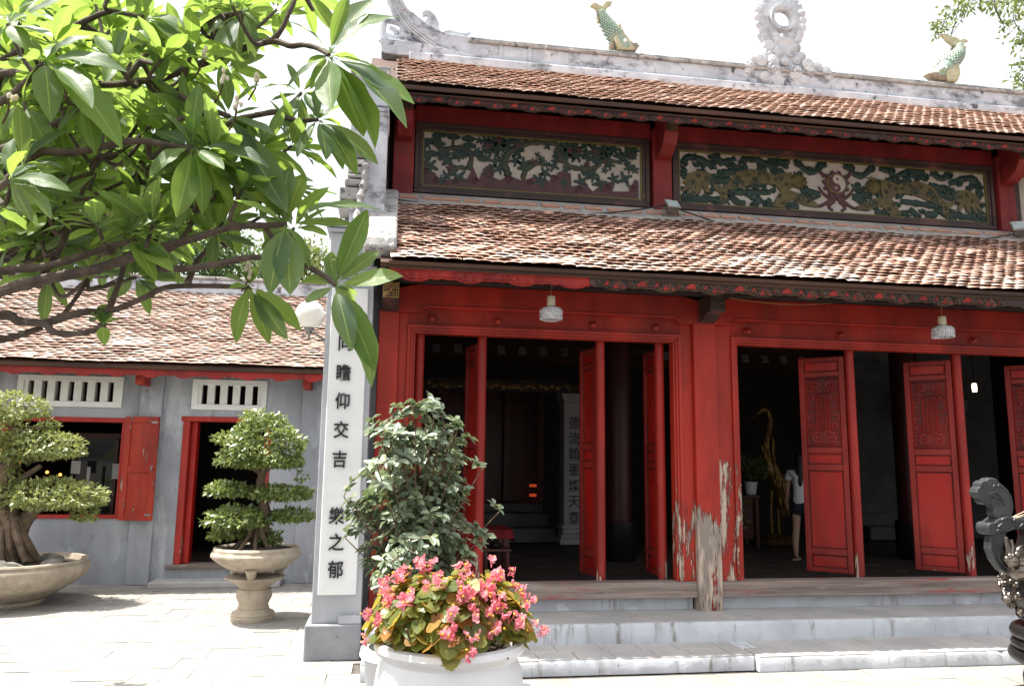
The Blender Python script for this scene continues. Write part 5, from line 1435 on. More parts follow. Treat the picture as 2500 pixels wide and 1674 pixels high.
pad2((585, 620), 208, 262, 3900, lower=.06)
pad2((400, 780), 105, 46, 480); pad2((690, 800), 155, 46, 700); pad2((750, 920), 108, 36, 380); pad2((455, 940), 158, 72, 950); pad2((400, 1020), 90, 32, 240); pad2((620, 1045), 65, 50, 220)
pad2((800, 705), 25, 50, 26); pad2((350, 500), 28, 30, 30)
# --- low wide bonsai at the left edge
b1 = thing('spreading_bonsai', (-4.68, 11.1, 0), 'old bonsai with layered pads and thick roots in a low wide stone bowl', 'bonsai')
cx, cy = -4.68, 11.1
MB().lathe([(0, 0), (.40, 0), (.42, .03), (.41, .06), (.50, .11), (.62, .175), (.75, .25), (.755, .262), (.80, .29), (.875, .36), (.912, .43), (.905, .475), (.87, .51), (.885, .53), (.875, .55), (.83, .553), (.82, .53), (.80, .47), (0, .46)], (cx, cy, 0), 56).build('bowl', MAT['stone_pot'], b1, smooth=True)
m = MB(); m.lathe([(0, .56), (.35, .53), (.6, .50), (.81, .48)], (cx, cy, 0), 32); m.build('soil', MAT['soil'], b1, smooth=True)
rg = random.Random(13)
for (x, y, z, r) in ((-4.53, 10.55, .50, .24), (-4.93, 10.6, .50, .2), (-4.13, 10.9, .50, .14), (-4.28, 11.3, .52, .16), (-4.12, 11.05, .54, .10)):
    m = MB().ball((x, y, z), (r, r * .7, r * .45), 14, 9)
    m.v = [(a + .12 * r * sin(a * 31 + c * 17), b + .12 * r * sin(b * 27 + a * 9), c + .14 * r * sin(c * 33 + b * 21 + a * 8)) for a, b, c in m.v]
    m.build('rock', MAT['rock'], b1, smooth=True, angle=25)
def B1(x, y, dy=0): return at(x / 2.412, 850 + y / 2.412, 11.1 + dy)
m = MB()
m.tube(smooth_path([B1(70, 1240), B1(40, 1120), B1(40, 980), B1(30, 850), B1(40, 730), B1(90, 600), B1(85, 460)], 4), list(np.linspace(.19, .055, 25)), 14)
for s in (([(70, 1200), (120, 1050), (200, 950), (260, 905)], .14, .05), ([(40, 820), (120, 770), (240, 690)], .05, .03), ([(60, 650), (150, 640), (260, 620)], .05, .03), ([(90, 500), (180, 480), (280, 460)], .03, .015), ([(200, 950), (330, 930), (450, 920)], .05, .025), ([(60, 700), (-40, 650), (-80, 600)], .05, .03)):
    P = smooth_path([B1(*q) for q in s[0]], 4)
    m.tube(P, list(np.linspace(s[1], s[2], len(P))), 9)
for k in range(26):
    t = rg.uniform(-1, 1)
    p0 = B1(40 + t * 45, 1000 + rg.uniform(-60, 80), rg.uniform(-.22, -.05)); p2 = B1(60 + t * 190, 1255, rg.uniform(-.35, .0)); p1 = (p0 + p2) / 2 + Vector((t * .03, -.06, 0))
    m.tube(smooth_path([p0, p1, p2], 4), list(np.linspace(.055, .035, 9)), 7)
m.build('trunk', MAT['bark_bonsai'], b1, smooth=True)
def pad1(c, hx, hz, n, **k):
    q = B1(*c); s = 11.1 / FPX / 2.412
    pad(b1, 'foliage', (q.x, q.y + k.pop('dy', 0), q.z), (hx * s, hx * s * .8, hz * s), int(n * 1.05), MAT['leaf_bonsai_pale'], .066, rn, **k)
pad1((100, 370), 145, 95, 1000); pad1((20, 500), 130, 80, 600); pad1((285, 455), 45, 34, 90); pad1((285, 600), 175, 100, 1300); pad1((60, 640), 120, 70, 500); pad1((330, 890), 238, 110, 2000); pad1((60, 780), 60, 90, 200); pad1((500, 985), 60, 60, 200); pad1((40, 850), 110, 60, 350); pad1((-90, 620), 150, 90, 500); pad1((-100, 850), 150, 90, 500)

# --- shrub in a pot behind the begonias
sh = thing('potted_shrub', (0.22, 5.65, 0), 'glossy dark green leafy shrub standing behind the pink begonias', 'shrub')
MB().lathe([(0, 0), (.22, 0), (.24, .05), (.30, .3), (.33, .52), (.36, .55), (.35, .6), (.30, .6), (.29, .5), (0, .5)], (.22, 5.65, 0), 32).build('pot', MAT['glaze_white'], sh, smooth=True)
MB().lathe([(0, .52), (.29, .515)], (.22, 5.65, 0), 24).build('soil', MAT['soil'], sh)
rg = random.Random(77); tips = []
m = MB()
def crown_r(z):      # half width of the crown at a height
    return float(np.interp(z, [.95, 1.15, 1.4, 1.65, 1.85, 2.05, 2.2, 2.3], [.30, .48, .62, .68, .58, .38, .25, .08]))
for k in range(80):
    a = rg.uniform(0, 2 * pi)
    z = 1.02 + 1.24 * rg.random() ** .9
    R = crown_r(z) * rg.uniform(.35, .98)
    end = Vector((.23 + R * cos(a), 5.65 + R * sin(a) * .85, z))
    st_ = Vector((.22 + .06 * cos(a), 5.65 + .06 * sin(a), .52))
    mid = st_.lerp(end, .5) + Vector((-.10 * cos(a), -.1 * sin(a), .10))
    P = smooth_path([st_, st_.lerp(mid, .6) + Vector((0, 0, .05)), mid, end], 3)
    m.tube(P, list(np.linspace(.008, .004, len(P))), 5)
    for j in range(7):
        b = P[rg.randint(len(P) // 2, len(P) - 1)]
        dirv = Vector((rg.gauss(0, 1), rg.gauss(0, 1), rg.uniform(-.1, 1.1))).normalized()
        e = b + dirv * rg.uniform(.06, .17)
        w = crown_r(e.z)
        dx, dy_ = e.x - .23, (e.y - 5.65) / .85
        rr = sqrt(dx * dx + dy_ * dy_)
        if rr > w + .05: continue
        m.tube([b, (b + e) / 2 + Vector((0, 0, .01)), e], .0035, 4)
        tips.append((e, dirv)); tips.append((b.lerp(e, .45), dirv))
m.build('stems', MAT['twig'], sh)
def shrub_leaf(name, L, W):
    V = [(0, 0, 0), (L * .2, W * .32, .004), (L * .55, W * .5, .006), (L * .85, W * .25, 0), (L, 0, -.006), (L * .85, -W * .25, 0), (L * .55, -W * .5, .006), (L * .2, -W * .32, .004), (L * .3, 0, -.003), (L * .65, 0, -.003)]
    F = [(0, 8, 1), (1, 8, 9, 2), (2, 9, 3), (3, 9, 4), (0, 7, 8), (7, 6, 9, 8), (6, 5, 9), (5, 4, 9)]
    me = bpy.data.meshes.new(name); me.from_pydata(V, [], F)
    me.polygons.foreach_set('use_smooth', [True] * len(F)); me.update()
    return me
lm = shrub_leaf('leaf', .078, .040); lm.materials.append(MAT['leaf_shrub'])
cand = []
for e, dv in tips:
    for j in range(6):
        a = rg.uniform(0, 2 * pi)
        d = Vector((cos(a), sin(a), rg.uniform(-.15, .5)))
        d = (d + dv * .5).normalized()
        cand.append((e, d, rg.uniform(.7, 1.2), rg.gauss(0, .5)))
cand.sort(key=lambda q: q[0].y)
VV, FF, TT = [], [], []
lv = np.array([v.co[:] for v in lm.vertices]); lf = [tuple(p.vertices) for p in lm.polygons]
tri = []
for f in lf:
    tri.append((f[0], f[1], f[2]))
    if len(f) == 4: tri.append((f[0], f[2], f[3]))
tri = np.array(tri)
for i, (e, d, s, roll) in enumerate(cand):
    out = Vector((e.x - .20, (e.y - 5.65) * 1.2, 0)); out = out.normalized() if out.length > .02 else Vector((0, -1, 0))
    nz = (out * .75 + Vector((0, 0, .85)) + Vector((rg.gauss(0, .32), rg.gauss(0, .32), rg.gauss(0, .2)))).normalized()
    dx = (d + out * .35); dx = (dx - nz * dx.dot(nz)).normalized()
    q = Matrix((dx, nz.cross(dx), nz)).transposed().to_quaternion()
    if i < 300:
        o = inst('leaf', lm, sh, e, q.to_euler(), (s, s, s))
    else:
        VV.append((lv * s) @ np.array(q.to_matrix()).T + np.array(e)); FF.append(tri + len(VV) * len(lv) - len(lv)); TT.append(np.full(len(lv), rg.random()))
np_obj('leaves', np.concatenate(VV), np.concatenate(FF), MAT['leaf_shrub'], sh, np.concatenate(TT), True, kind='stuff')

# --- begonias in a white glazed planter
bg_ = thing('begonia_planter', (.37, 4.4, 0), 'white round planter overflowing with pink flowering begonias', 'planter')
cx, cy = .37, 4.4
MB().lathe([(r_, z_ * 1.085) for r_, z_ in [(0, 0), (.26, 0), (.28, .03), (.27, .07), (.33, .25), (.39, .45), (.405, .58), (.385, .70), (.36, .755), (.365, .77), (.395, .785), (.405, .805), (.395, .83), (.37, .838), (.345, .82), (.33, .74), (0, .72)]], (cx, cy, 0), 56).build('pot', MAT['glaze_white'], bg_, smooth=True)
MB().lathe([(0, .87), (.2, .86), (.335, .83)], (cx, cy, 0), 24).build('soil', MAT['soil'], bg_)
for s in (-1, 1):
    MB().tube(smooth_path([(cx + s * .395, cy - .05, .66), (cx + s * .43, cy - .06, .65), (cx + s * .44, cy - .06, .58), (cx + s * .40, cy - .05, .53)], 4), .022, 8).build('lug', MAT['glaze_white'], bg_, smooth=True)
def begonia_leaf(name, r, cup, seed):
    rg_ = random.Random(seed); V = [(0, 0, 0)]; n = 13; F = []
    for ring, f in ((0, .52), (1, 1.0)):
        for k in range(n):
            a = -pi * .88 + 2 * pi * .88 * k / (n - 1)
            rr = r * f * (1 + .10 * sin(3 * a + seed) + (rg_.uniform(-.06, .06) if ring else 0)) * (.67 + .45 * cos(a * .5))
            z = cup * r * (.10 if ring == 0 else .35 + .16 * sin(7 * a + seed)) + (.05 * r * (k % 2) if ring else .06 * r * (k % 2 - .5))
            V.append((rr * cos(a) + r * .1 * f, rr * sin(a), z))
    F = [(0, k, k + 1) for k in range(1, n)]
    for k in range(1, n): F += [(k, k + n, k + n + 1), (k, k + n + 1, k + 1)]
    me = bpy.data.meshes.new(name); me.from_pydata(V, [], F)
    me.polygons.foreach_set('use_smooth', [True] * len(F)); me.update(); me.materials.append(MAT['leaf_begonia'])
    return me
bl = [begonia_leaf('leaf', .050, c, k) for k, c in enumerate((.35, .6, -.15, .2))]
def blossom_mesh(seed):
    rg_ = random.Random(seed); m = MB(); fcs = []
    for b in range(rg_.randint(3, 5)):
        c = Vector((rg_.gauss(0, .020), rg_.gauss(0, .020), rg_.gauss(0, .014)))
        q = Vector((rg_.gauss(0, .7), rg_.gauss(0, .7), 1)).normalized().to_track_quat('Z', 'Y').to_matrix()
        m.tube([Vector((0, 0, -.045)), c * .5 + Vector((0, 0, -.02)), c], .0018, 4)
        for k in range(4):
            a = pi / 2 * k + .2; L = .027 if k % 2 else .021; w = .012 if k % 2 else .009
            d = Vector((cos(a), sin(a), .25)); s_ = Vector((-sin(a), cos(a), 0))
            cup = rg_.uniform(.002, .009)
            pts = [Vector((0, 0, 0)), d * L * .45 + s_ * w + Vector((0, 0, cup * .8)), d * L * .9 + s_ * w * .8 + Vector((0, 0, cup)), d * L * 1.02 + Vector((0, 0, cup * .6)), d * L * .9 - s_ * w * .8 + Vector((0, 0, cup)), d * L * .45 - s_ * w + Vector((0, 0, cup * .8)), d * L * .55 - Vector((0, 0, .001))]
            m.add([c + q @ p for p in pts], [(0, 1, 6), (1, 2, 6), (2, 3, 6), (3, 4, 6), (4, 5, 6), (5, 0, 6)])
    me = m.mesh('flower'); me.materials.append(MAT['petal_pink']); me.materials.append(MAT['stamen'])
    n0 = len(me.polygons)
    return me
def flower_full(seed):
    me = blossom_mesh(seed)
    return me
fl_ = [flower_full(s) for s in range(6)]
ym = MB().ball((0, 0, .004), (.007, .007, .006), 6, 4).mesh('stamen', smooth=True); ym.materials.append(MAT['stamen'])
rg = random.Random(19)
m = MB()
for k in range(40):
    a = rg.uniform(0, 2 * pi); r = rg.uniform(.05, .45); h = rg.uniform(.95, 1.2)
    m.tube([(cx + r * .5 * cos(a), cy + r * .5 * sin(a), .84), (cx + r * .8 * cos(a), cy + r * .8 * sin(a), .9), (cx + r * cos(a), cy + r * sin(a), h - r * .35)], .006, 5)
m.build('stems', MAT['twig'], bg_)
nl = 0
def dome(a, t):
    """point of the leafy mound: a round, t 0 at the top .. 1 at the spilling edge"""
    R = .45 * (1 + .07 * sin(3 * a + 1) + .05 * sin(7 * a))
    r = R * min(1.04, t ** .62)
    z = 1.250 - .09 * t - .20 * t ** 3 + .035 * sin(4 * a + 5 * t) + .02 * sin(9 * a)
    return Vector((cx + r * cos(a), cy + r * sin(a) * .9, z)), Vector((cos(a) * t, sin(a) * t, .9 - .55 * t)).normalized()
for k in range(300):
    a = rg.uniform(-pi, pi) if k % 4 == 0 else rg.uniform(-pi * 1.02, .02)
    t = rg.random() ** .55
    p, nrm = dome(a, t)
    p = p - nrm * rg.uniform(0, .07)
    out = Vector((cos(a), sin(a), -.3 - .5 * t)) + Vector((rg.gauss(0, .5), rg.gauss(0, .5), rg.gauss(0, .3)))
    z = (nrm + Vector((rg.gauss(0, .35), rg.gauss(0, .35), .25))).normalized()
    x = (out - z * out.dot(z)).normalized(); y = z.cross(x)
    s = rg.uniform(.6, 1.2)
    o = inst('leaf', bl[k % 4], bg_, p, Matrix((x, y, z)).transposed().to_euler(), (s, s, s))
VV, FF, TT = [], [], []
for k in range(620):
    a = rg.uniform(-pi, pi) if k % 4 == 0 else rg.uniform(-pi * 1.02, .02)
    t = 1.0 * rg.random() ** .45
    p, nrm = dome(a, t)
    p = p - nrm * rg.uniform(.02, .12)
    out = Vector((cos(a), sin(a), -.3 - .5 * t)) + Vector((rg.gauss(0, .5), rg.gauss(0, .5), rg.gauss(0, .3)))
    z = (nrm + Vector((rg.gauss(0, .45), rg.gauss(0, .45), .2))).normalized()
    x = (out - z * out.dot(z)).normalized(); y = z.cross(x)
    me_ = bl[k % 4]; vv = np.array([q.co[:] for q in me_.vertices]); ff = np.array([tuple(q.vertices) for q in me_.polygons])
    FF.append(ff + sum(len(q) for q in VV[-1:]) * len(VV)); VV.append((vv * rg.uniform(.6, 1.1)) @ np.array(Matrix((x, y, z)).transposed()).T + np.array(p)); TT.append(np.full(len(vv), rg.random()))
np_obj('leaves', np.concatenate(VV), np.concatenate(FF), MAT['leaf_begonia'], bg_, np.concatenate(TT), True, kind='stuff')
for k in range(84):
    a = rg.uniform(-pi, pi) if k % 4 == 0 else rg.uniform(-pi * 1.02, .02)
    t = rg.random() ** .6
    p, nrm = dome(a, t)
    p = p + nrm * rg.uniform(.015, .055)
    if k < 5: p, nrm = dome((-2.9, -.25, -2.75, -.4, -.12)[k], 1.0); p += Vector((nrm.x * .07, nrm.y * .05, .05 * (k % 3)))
    s = rg.uniform(.6, 1.1)
    f_ = inst('flower', fl_[k % 6], bg_, p, (nrm + Vector((rg.gauss(0, .3), rg.gauss(0, .3), .1))).to_track_quat('Z', 'Y').to_euler(), (s, s, s))
    for j in range(2):
        st2 = bpy.data.objects.new('stamen', ym); st2.parent = f_; st2.location = (rg.gauss(0, .014), rg.gauss(0, .014), .012); link(st2)

# ================================================================== FRANGIPANI TREE, reaching in from the left
TB = Vector((-2.55, 3.55, 0))
fr_t = thing('frangipani_tree', TB, 'frangipani tree with long green leaves and bare branches over the courtyard', 'tree')
def frangi_leaf(name, droop, fold, wave, wid):
    NS, NW = 10, 4
    V, F, UV = [], [], []
    for i in range(NS + 1):
        t = i / NS
        if t < .1: w = .012 + .02 * t / .1
        else:
            u = (t - .1) / .9
            w = wid * .5 * (sin(pi * min(1, u ** 1.12)) ** .78) * (1.0 if u < .62 else 1 - .10 * (u - .62)) + .004
        if i == NS: w = .003
        zc = -droop * t * t + .05 * sin(pi * t) * droop * 2
        for j in range(NW + 1):
            s = (j / NW - .5) * 2
            V.append((t, s * w, zc + abs(s) * w * fold + wave * w * sin(t * 17 + (2 if s > 0 else 0)) * abs(s)))
            UV.append((j / NW, t))
    for i in range(NS):
        for j in range(NW):
            a = i * (NW + 1) + j
            F.append((a, a + NW + 1, a + NW + 2, a + 1))
    me = bpy.data.meshes.new(name); me.from_pydata(V, [], F)
    uv = me.uv_layers.new(name='UVMap')
    idx = np.zeros(len(me.loops), dtype=np.int32); me.loops.foreach_get('vertex_index', idx)
    uv.data.foreach_set('uv', np.array(UV)[idx].ravel())
    me.polygons.foreach_set('use_smooth', [True] * len(F)); me.update()
    me.materials.append(MAT['leaf_frangi'])
    return me
FL = [frangi_leaf('leaf', d, f, w, wd) for d, f, w, wd in ((.14, .30, .07, .25), (.26, .25, .10, .27), (.04, .38, .06, .23), (.38, .20, .14, .29), (.18, .50, .16, .25), (.08, .18, .06, .31))]
frangi = []      # (base, direction, normal, length, variant)
rg = random.Random(42)
def add_leaf(c, d, L, nrm=None, var=None, wscale=1.0):
    d = d.normalized()
    if nrm is None: nrm = Vector((rg.gauss(0, .35), rg.gauss(0, .35), 1))
    n = nrm - d * nrm.dot(d)
    if n.length < .05: n = Vector((0, -1, .3)) - d * Vector((0, -1, .3)).dot(d)
    n.normalize()
    frangi.append((c, d, n, L, rg.randrange(6) if var is None else var, wscale))
rosettes = []
def hero(cx, cy, Y, tips):
    c = at(cx, cy, Y)
    rosettes.append(c)
    for t in tips:
        k = .80 if cx < 600 else .97
        tx, ty = cx + (t[0] - cx) * k, cy + (t[1] - cy) * k
        dy = t[2] if len(t) > 2 else rg.uniform(-.16, .06)
        ws = t[3] if len(t) > 3 else 1.0
        e = at(tx, ty, Y + dy)
        face = Vector((rg.gauss(0, .3), -rg.uniform(.45, 1), rg.uniform(.45, 1.1)))
        add_leaf(c + (e - c) * .03, e - c, (e - c).length, face, None, (1 + (ws - 1) * .6) * 1.10)
    for k in range(4):
        a = rg.uniform(0, 2 * pi)
        add_leaf(c, Vector((cos(a) * .6, .8 + .3 * sin(a), .5 + .5 * sin(a))), rg.uniform(.13, .22))
hero(803, 135, 3.05, [(1015, 236, -.10), (1007, 262, -.2), (941, 322, -.15), (894, 320, -.1), (936, 156, .05), (942, -25, .0), (905, -30, .1), (850, -20), (735, 28, -.1), (800, 252, -.2), (758, 205), (690, 200)])
hero(698, 547, 3.0, [(654, 680, -.18, 1.25), (709, 708, -.15, 1.1), (893, 442, -.1, 1.05), (866, 538, -.05), (690, 385, .0), (640, 405, .1), (735, 415, .1), (590, 430, .1), (575, 470), (765, 640, -.05), (748, 600, .1), (640, 640, .1)])
hero(818, 697, 2.95, [(978, 664, -.12, 1.15), (896, 506, -.05, 1.05), (745, 738, -.1, 1.5), (855, 822, -.16, 1.1), (952, 888, -.1), (912, 858, -.15), (926, 602, .05), (800, 595, .08), (860, 575, .1)])
hero(608, 700, 3.15, [(566, 806, -.1), (657, 824, -.1), (700, 826, -.12), (732, 786, -.12), (560, 782, .05), (568, 690, -.1, 1.3), (690, 735, .05), (610, 640, .08)])
hero(777, 292, 3.2, [(806, 374, -.15, 1.1), (846, 384, -.1), (922, 382, -.1), (870, 388, -.15), (735, 340, .05), (718, 372), (858, 236, .05), (770, 215, .05), (745, 225, .1)])
hero(735, 228, 3.35, [(705, 150), (790, 170), (742, 320, .0), (660, 240), (800, 250), (690, 300), (650, 180)])
hero(469, 360, 3.0, [(337, 392, -.12, 1.4), (480, 165, -.05, 1.1), (436, 545, -.15, 1.2), (688, 373, -.15), (562, 418, -.15), (524, 505, -.1), (400, 250), (555, 290, .1), (700, 470, .05), (600, 520), (360, 300, .1)])
hero(204, 250, 3.1, [(70, 230), (330, 290, -.1), (125, 330), (250, 130), (290, 330, -.1), (150, 160), (240, 380, -.1, 1.2)])
hero(108, 152, 2.85, [(306, 100, -.1, 1.2), (18, 112, -.2, 1.6), (330, 287, -.15), (250, 232, -.2), (125, 250, -.15, 1.3), (60, 60), (160, 60, .1), (0, 240), (200, 40)])
hero(350, 42, 3.2, [(505, 42, -.1, 1.3), (340, 140, -.15, 1.5), (250, 0), (420, 210), (470, 110), (380, -60), (300, -50), (520, 120, -.1)])
hero(315, 588, 3.15, [(268, 455, -.1), (402, 548, -.1), (428, 618, -.12), (386, 655, -.12), (446, 672, -.15), (215, 492), (330, 480), (355, 500)])
hero(470, 505, 3.2, [(418, 545, -.1, 1.2), (480, 370, .0), (530, 600), (560, 470), (400, 440), (520, 420)])
hero(22, 440, 2.8, [(165, 415, -.1), (60, 330), (-60, 380), (150, 520, -.1), (90, 560), (20, 300)])
hero(560, 285, 3.1, [(620, 170, -.1, 1.1), (540, 130, -.05, 1.2), (690, 330, -.15), (640, 400, -.1), (730, 560, -.15), (500, 210), (650, 250)])
hero(590, 30, 3.3, [(510, 170, -.1, 1.3), (560, 190), (640, 40), (650, 130, -.1), (700, -40), (540, -60), (480, 90)])
hero(250, 795, 3.2, [(255, 830, -.1, 1.5), (300, 760)])
hero(60, 250, 3.2, [(-40, 330), (130, 380, -.1), (180, 300), (40, 130), (110, 160)])
hero(20, 60, 2.9, [(65, 100, -.1, 1.6), (150, 90, -.1, 1.4), (70, -40), (-50, 150)])

# branches traced as they reach in, each with its own depth
BR = [([(-420, 860), (-180, 770), (0, 711), (101, 683), (214, 662), (306, 634), (337, 622), (459, 587), (566, 555), (658, 550), (698, 547)], 3.35, 3.0, .022, .010),
      ([(337, 624), (383, 650), (444, 656), (530, 645), (621, 628), (720, 640), (790, 672), (818, 697)], 3.15, 2.95, .014, .009),
      ([(-420, 860), (-200, 720), (0, 663), (122, 648), (245, 610), (315, 588)], 3.4, 3.15, .020, .010),
      ([(-420, 860), (-220, 800), (0, 769), (46, 784), (107, 790), (128, 809), (168, 815), (215, 810), (252, 797)], 3.45, 3.2, .019, .010),
      ([(107, 790), (196, 763), (275, 757), (352, 726), (404, 702), (490, 698), (608, 701)], 3.35, 3.15, .013, .009),
      ([(-420, 880), (-200, 860), (0, 830), (101, 800)], 3.5, 3.4, .018, .012),
      ([(60, 700), (101, 677), (147, 604), (184, 512), (214, 438), (243, 380)], 3.3, 3.4, .013, .008),
      ([(-420, 700), (-150, 430), (0, 367), (96, 319), (160, 287), (204, 252)], 3.3, 3.1, .018, .010),
      ([(-420, 760), (-120, 560), (-40, 500), (25, 437), (92, 373), (175, 373), (255, 357), (341, 344), (455, 362), (469, 360)], 3.2, 3.0, .020, .010),
      ([(-420, 600), (-120, 220), (0, 182), (48, 180), (160, 198), (271, 207), (373, 198), (450, 240), (560, 285)], 3.5, 3.1, .018, .010),
      ([(-300, 300), (0, 150), (150, 80), (223, 45), (271, 29), (350, 42)], 3.5, 3.2, .016, .009),
      ([(373, 198), (480, 160), (596, 118), (665, 101), (708, 112), (741, 110), (774, 118), (803, 135)], 3.4, 3.05, .015, .009),
      ([(665, 101), (689, 69), (708, 27), (733, -30)], 3.25, 3.2, .011, .008),
      ([(455, 362), (560, 300), (648, 277), (686, 274), (700, 288), (739, 295), (777, 292)], 3.3, 3.2, .013, .008),
      ([(686, 274), (705, 258), (735, 228)], 3.25, 3.35, .009, .007),
      ([(249, 797), (294, 680), (306, 616), (300, 560)], 3.3, 3.5, .011, .007),
      ([(153, 772), (190, 720), (214, 683)], 3.4, 3.45, .009, .007),
      ([(-300, 760), (18, 616), (77, 579), (122, 552), (184, 542), (266, 530), (380, 480), (470, 505)], 3.6, 3.2, .016, .009),
      ([(-300, 650), (20, 573), (153, 503), (245, 470), (330, 430)], 3.8, 3.6, .014, .008),
      ([(-300, 560), (-60, 490), (22, 440)], 3.0, 2.8, .014, .010),
      ([(-300, 420), (0, 250), (108, 152)], 3.1, 2.85, .015, .010),
      ([(350, 640), (430, 600), (470, 540), (490, 505)], 3.2, 3.2, .010, .008),
      ([(459, 690), (480, 640), (520, 590), (560, 500), (580, 440)], 3.4, 3.6, .011, .007),
      ([(300, 210), (360, 130), (450, 60), (590, 30)], 3.45, 3.3, .012, .008)]
nodes_ = []
FORK = Vector((-2.35, 3.5, 1.75))
FORK2 = Vector((-2.1, 3.45, 2.6))
trunk = MB()
trunk.tube(smooth_path([TB, TB + Vector((.05, 0, .6)), Vector((-2.42, 3.5, 1.3)), FORK, Vector((-2.2, 3.48, 2.2)), FORK2, Vector((-1.95, 3.5, 3.4))], 5), list(np.linspace(.13, .045, 31)), 12)
trunk.build('trunk', MAT['bark'], fr_t, smooth=True)
for pts, Y0, Y1, r0, r1 in BR:
    n = len(pts)
    P = [at(x, y, Y0 + (Y1 - Y0) * i / (n - 1)) for i, (x, y) in enumerate(pts)]
    if pts[0][0] <= -300:
        P = [FORK if P[0].z < 2.2 else FORK2] + P[1:] if pts[0][0] <= -400 else [FORK2 if P[0].z > 2.2 else FORK] + P
    S = smooth_path(P, 5)
    jr = [float(np.interp(i / (len(S) - 1), [0, .25, 1], [r0 * 1.35, r0, r1])) * rg.uniform(.92, 1.1) for i in range(len(S))]
    MB().tube(S, jr, 9).build('branch', MAT['bark'], fr_t, smooth=True)
    nodes_ += S[len(S) // 4:]
# rosettes deeper in the crown, each on a twig grown from the nearest limb
def rosette(c, axis, n, lmin, lmax):
    axis = axis.normalized()
    a = axis.cross(Vector((0, 0, 1)));
    if a.length < .1: a = Vector((1, 0, 0))
    a.normalize(); b = axis.cross(a)
    a0 = rg.uniform(0, 6)
    for k in range(n):
        t = a0 + k * 2.4
        el = rg.uniform(.15, 1.0)
        d = axis * el + (a * cos(t) + b * sin(t)) * 1.0 + Vector((0, 0, -.12))
        add_leaf(c - axis * .02 * (k / n), d, rg.uniform(lmin, lmax), axis + Vector((rg.gauss(0, .3), rg.gauss(0, .3), .6)))
tw = []
spots = []
for k in range(95): spots.append((rg.uniform(-40, 600), rg.uniform(-60, 610), rg.uniform(3.05, 4.1)))
for k in range(120): spots.append((rg.uniform(-60, 500), rg.uniform(-80, 640), rg.uniform(4.6, 7.6)))
for k in range(16): spots.append((rg.uniform(430, 720), rg.uniform(340, 640), rg.uniform(3.05, 3.6)))
for k in range(36): spots.append((rg.uniform(480, 720), rg.uniform(-60, 470), rg.uniform(3.9, 5.6)))
for k in range(62): spots.append((rg.uniform(-40, 520), rg.uniform(-40, 610), rg.uniform(3.5, 5.0)))
for k in range(40): spots.append((rg.uniform(-60, 480), rg.uniform(-60, 560), rg.uniform(4.8, 6.6)))
for k in range(12): spots.append((rg.uniform(540, 700), rg.uniform(-40, 430), rg.uniform(3.4, 4.3)))
for k in range(8): spots.append((rg.uniform(520, 830), rg.uniform(-60, 90), rg.uniform(3.3, 3.9)))
for k in range(9): spots.append((rg.uniform(100, 560), rg.uniform(560, 690), rg.uniform(3.5, 4.6)))
for x, y, Y in spots:
    c = at(x, y, Y)
    sx, sy = c.x + .4 * (c.z - 1.5), c.y - .07 * (c.z - 1.5)      # where its shadow falls
    if -.62 < sx < 1.25 and 3.65 < sy < 6.6: continue
    if sy > 6.9 and sx > -2.6: continue
    near = min(nodes_, key=lambda q: (q - c).length + (0.5 if q.z > c.z else 0))
    ax = (c - near).normalized() * .8 + Vector((rg.gauss(0, .3), rg.gauss(0, .3), .55))
    if (c - near).length > .06:
        MB().tube(smooth_path([near, near.lerp(c, .5) + Vector((rg.gauss(0, .04), rg.gauss(0, .04), -.06 - .06 * (c - near).length)), c], 4), list(np.linspace(.011, .007, 9)), 6).build('twig', MAT['bark'], fr_t, smooth=True)
    rosette(c, ax, rg.randint(8, 12), .13, .25)
for c in rosettes:
    near = min(nodes_, key=lambda q: (q - c).length)
    if (c - near).length > .03:
        MB().tube([near, (near + c) / 2 + Vector((0, 0, -.02)), c], .008, 6).build('twig', MAT['bark'], fr_t, smooth=True)
frangi.sort(key=lambda q: -q[3] / max(.5, (q[0] - CAM).length))
VV, FF, TT, UU = [], [], [], []
lvs = [np.array([v.co[:] for v in me.vertices]) for me in FL]
lfs = np.array([tuple(p.vertices) for p in FL[0].polygons])
nv = len(lvs[0])
for i, (c, d, n, L, var, ws) in enumerate(frangi):
    y = n.cross(d)
    R = Matrix((d, y, n)).transposed()
    if i < 300:
        inst('leaf', FL[var], fr_t, c, R.to_euler(), (L, L * ws * .95, L))
    else:
        VV.append((lvs[var] * np.array([L, L * ws * .95, L])) @ np.array(R).T + np.array(c)); FF.append(lfs + nv * (len(VV) - 1)); TT.append(np.full(nv, rg.random()))
lo = np_obj('leaves', np.concatenate(VV), np.concatenate(FF), MAT['leaf_frangi'], fr_t, np.concatenate(TT), True, kind='stuff')
uv = lo.data.uv_layers.new(name='UVMap')
idx = np.zeros(len(lo.data.loops), dtype=np.int32); lo.data.loops.foreach_get('vertex_index', idx)
j = (np.arange(nv) % 5) / 4.0; t = (np.arange(nv) // 5) / 10.0
uv.data.foreach_set('uv', np.tile(np.stack([j, t], 1), (len(VV), 1))[idx].ravel())
# buds and blossoms
for (x, y, Y) in ((578, 262, 2.95), (500, 122, 3.1), (545, 190, 3.0), (628, 186, 3.1), (22, 236, 2.9), (612, 655, 3.1)):
    c = at(x, y, Y); m = MB()
    for k in range(6):
        m.ball(c + Vector((rg.gauss(0, .007), rg.gauss(0, .006), rg.gauss(0, .013))), (.008, .008, .012), 7, 5)
    m.build('buds', MAT['petal_white'], fr_t, smooth=True)
    MB().tube([c + Vector((0, 0, -.01)), c + Vector((-.01, .03, -.04)), c + Vector((-.04, .06, -.08))], .004, 5).build('flower_stalk', MAT['twig'], fr_t)

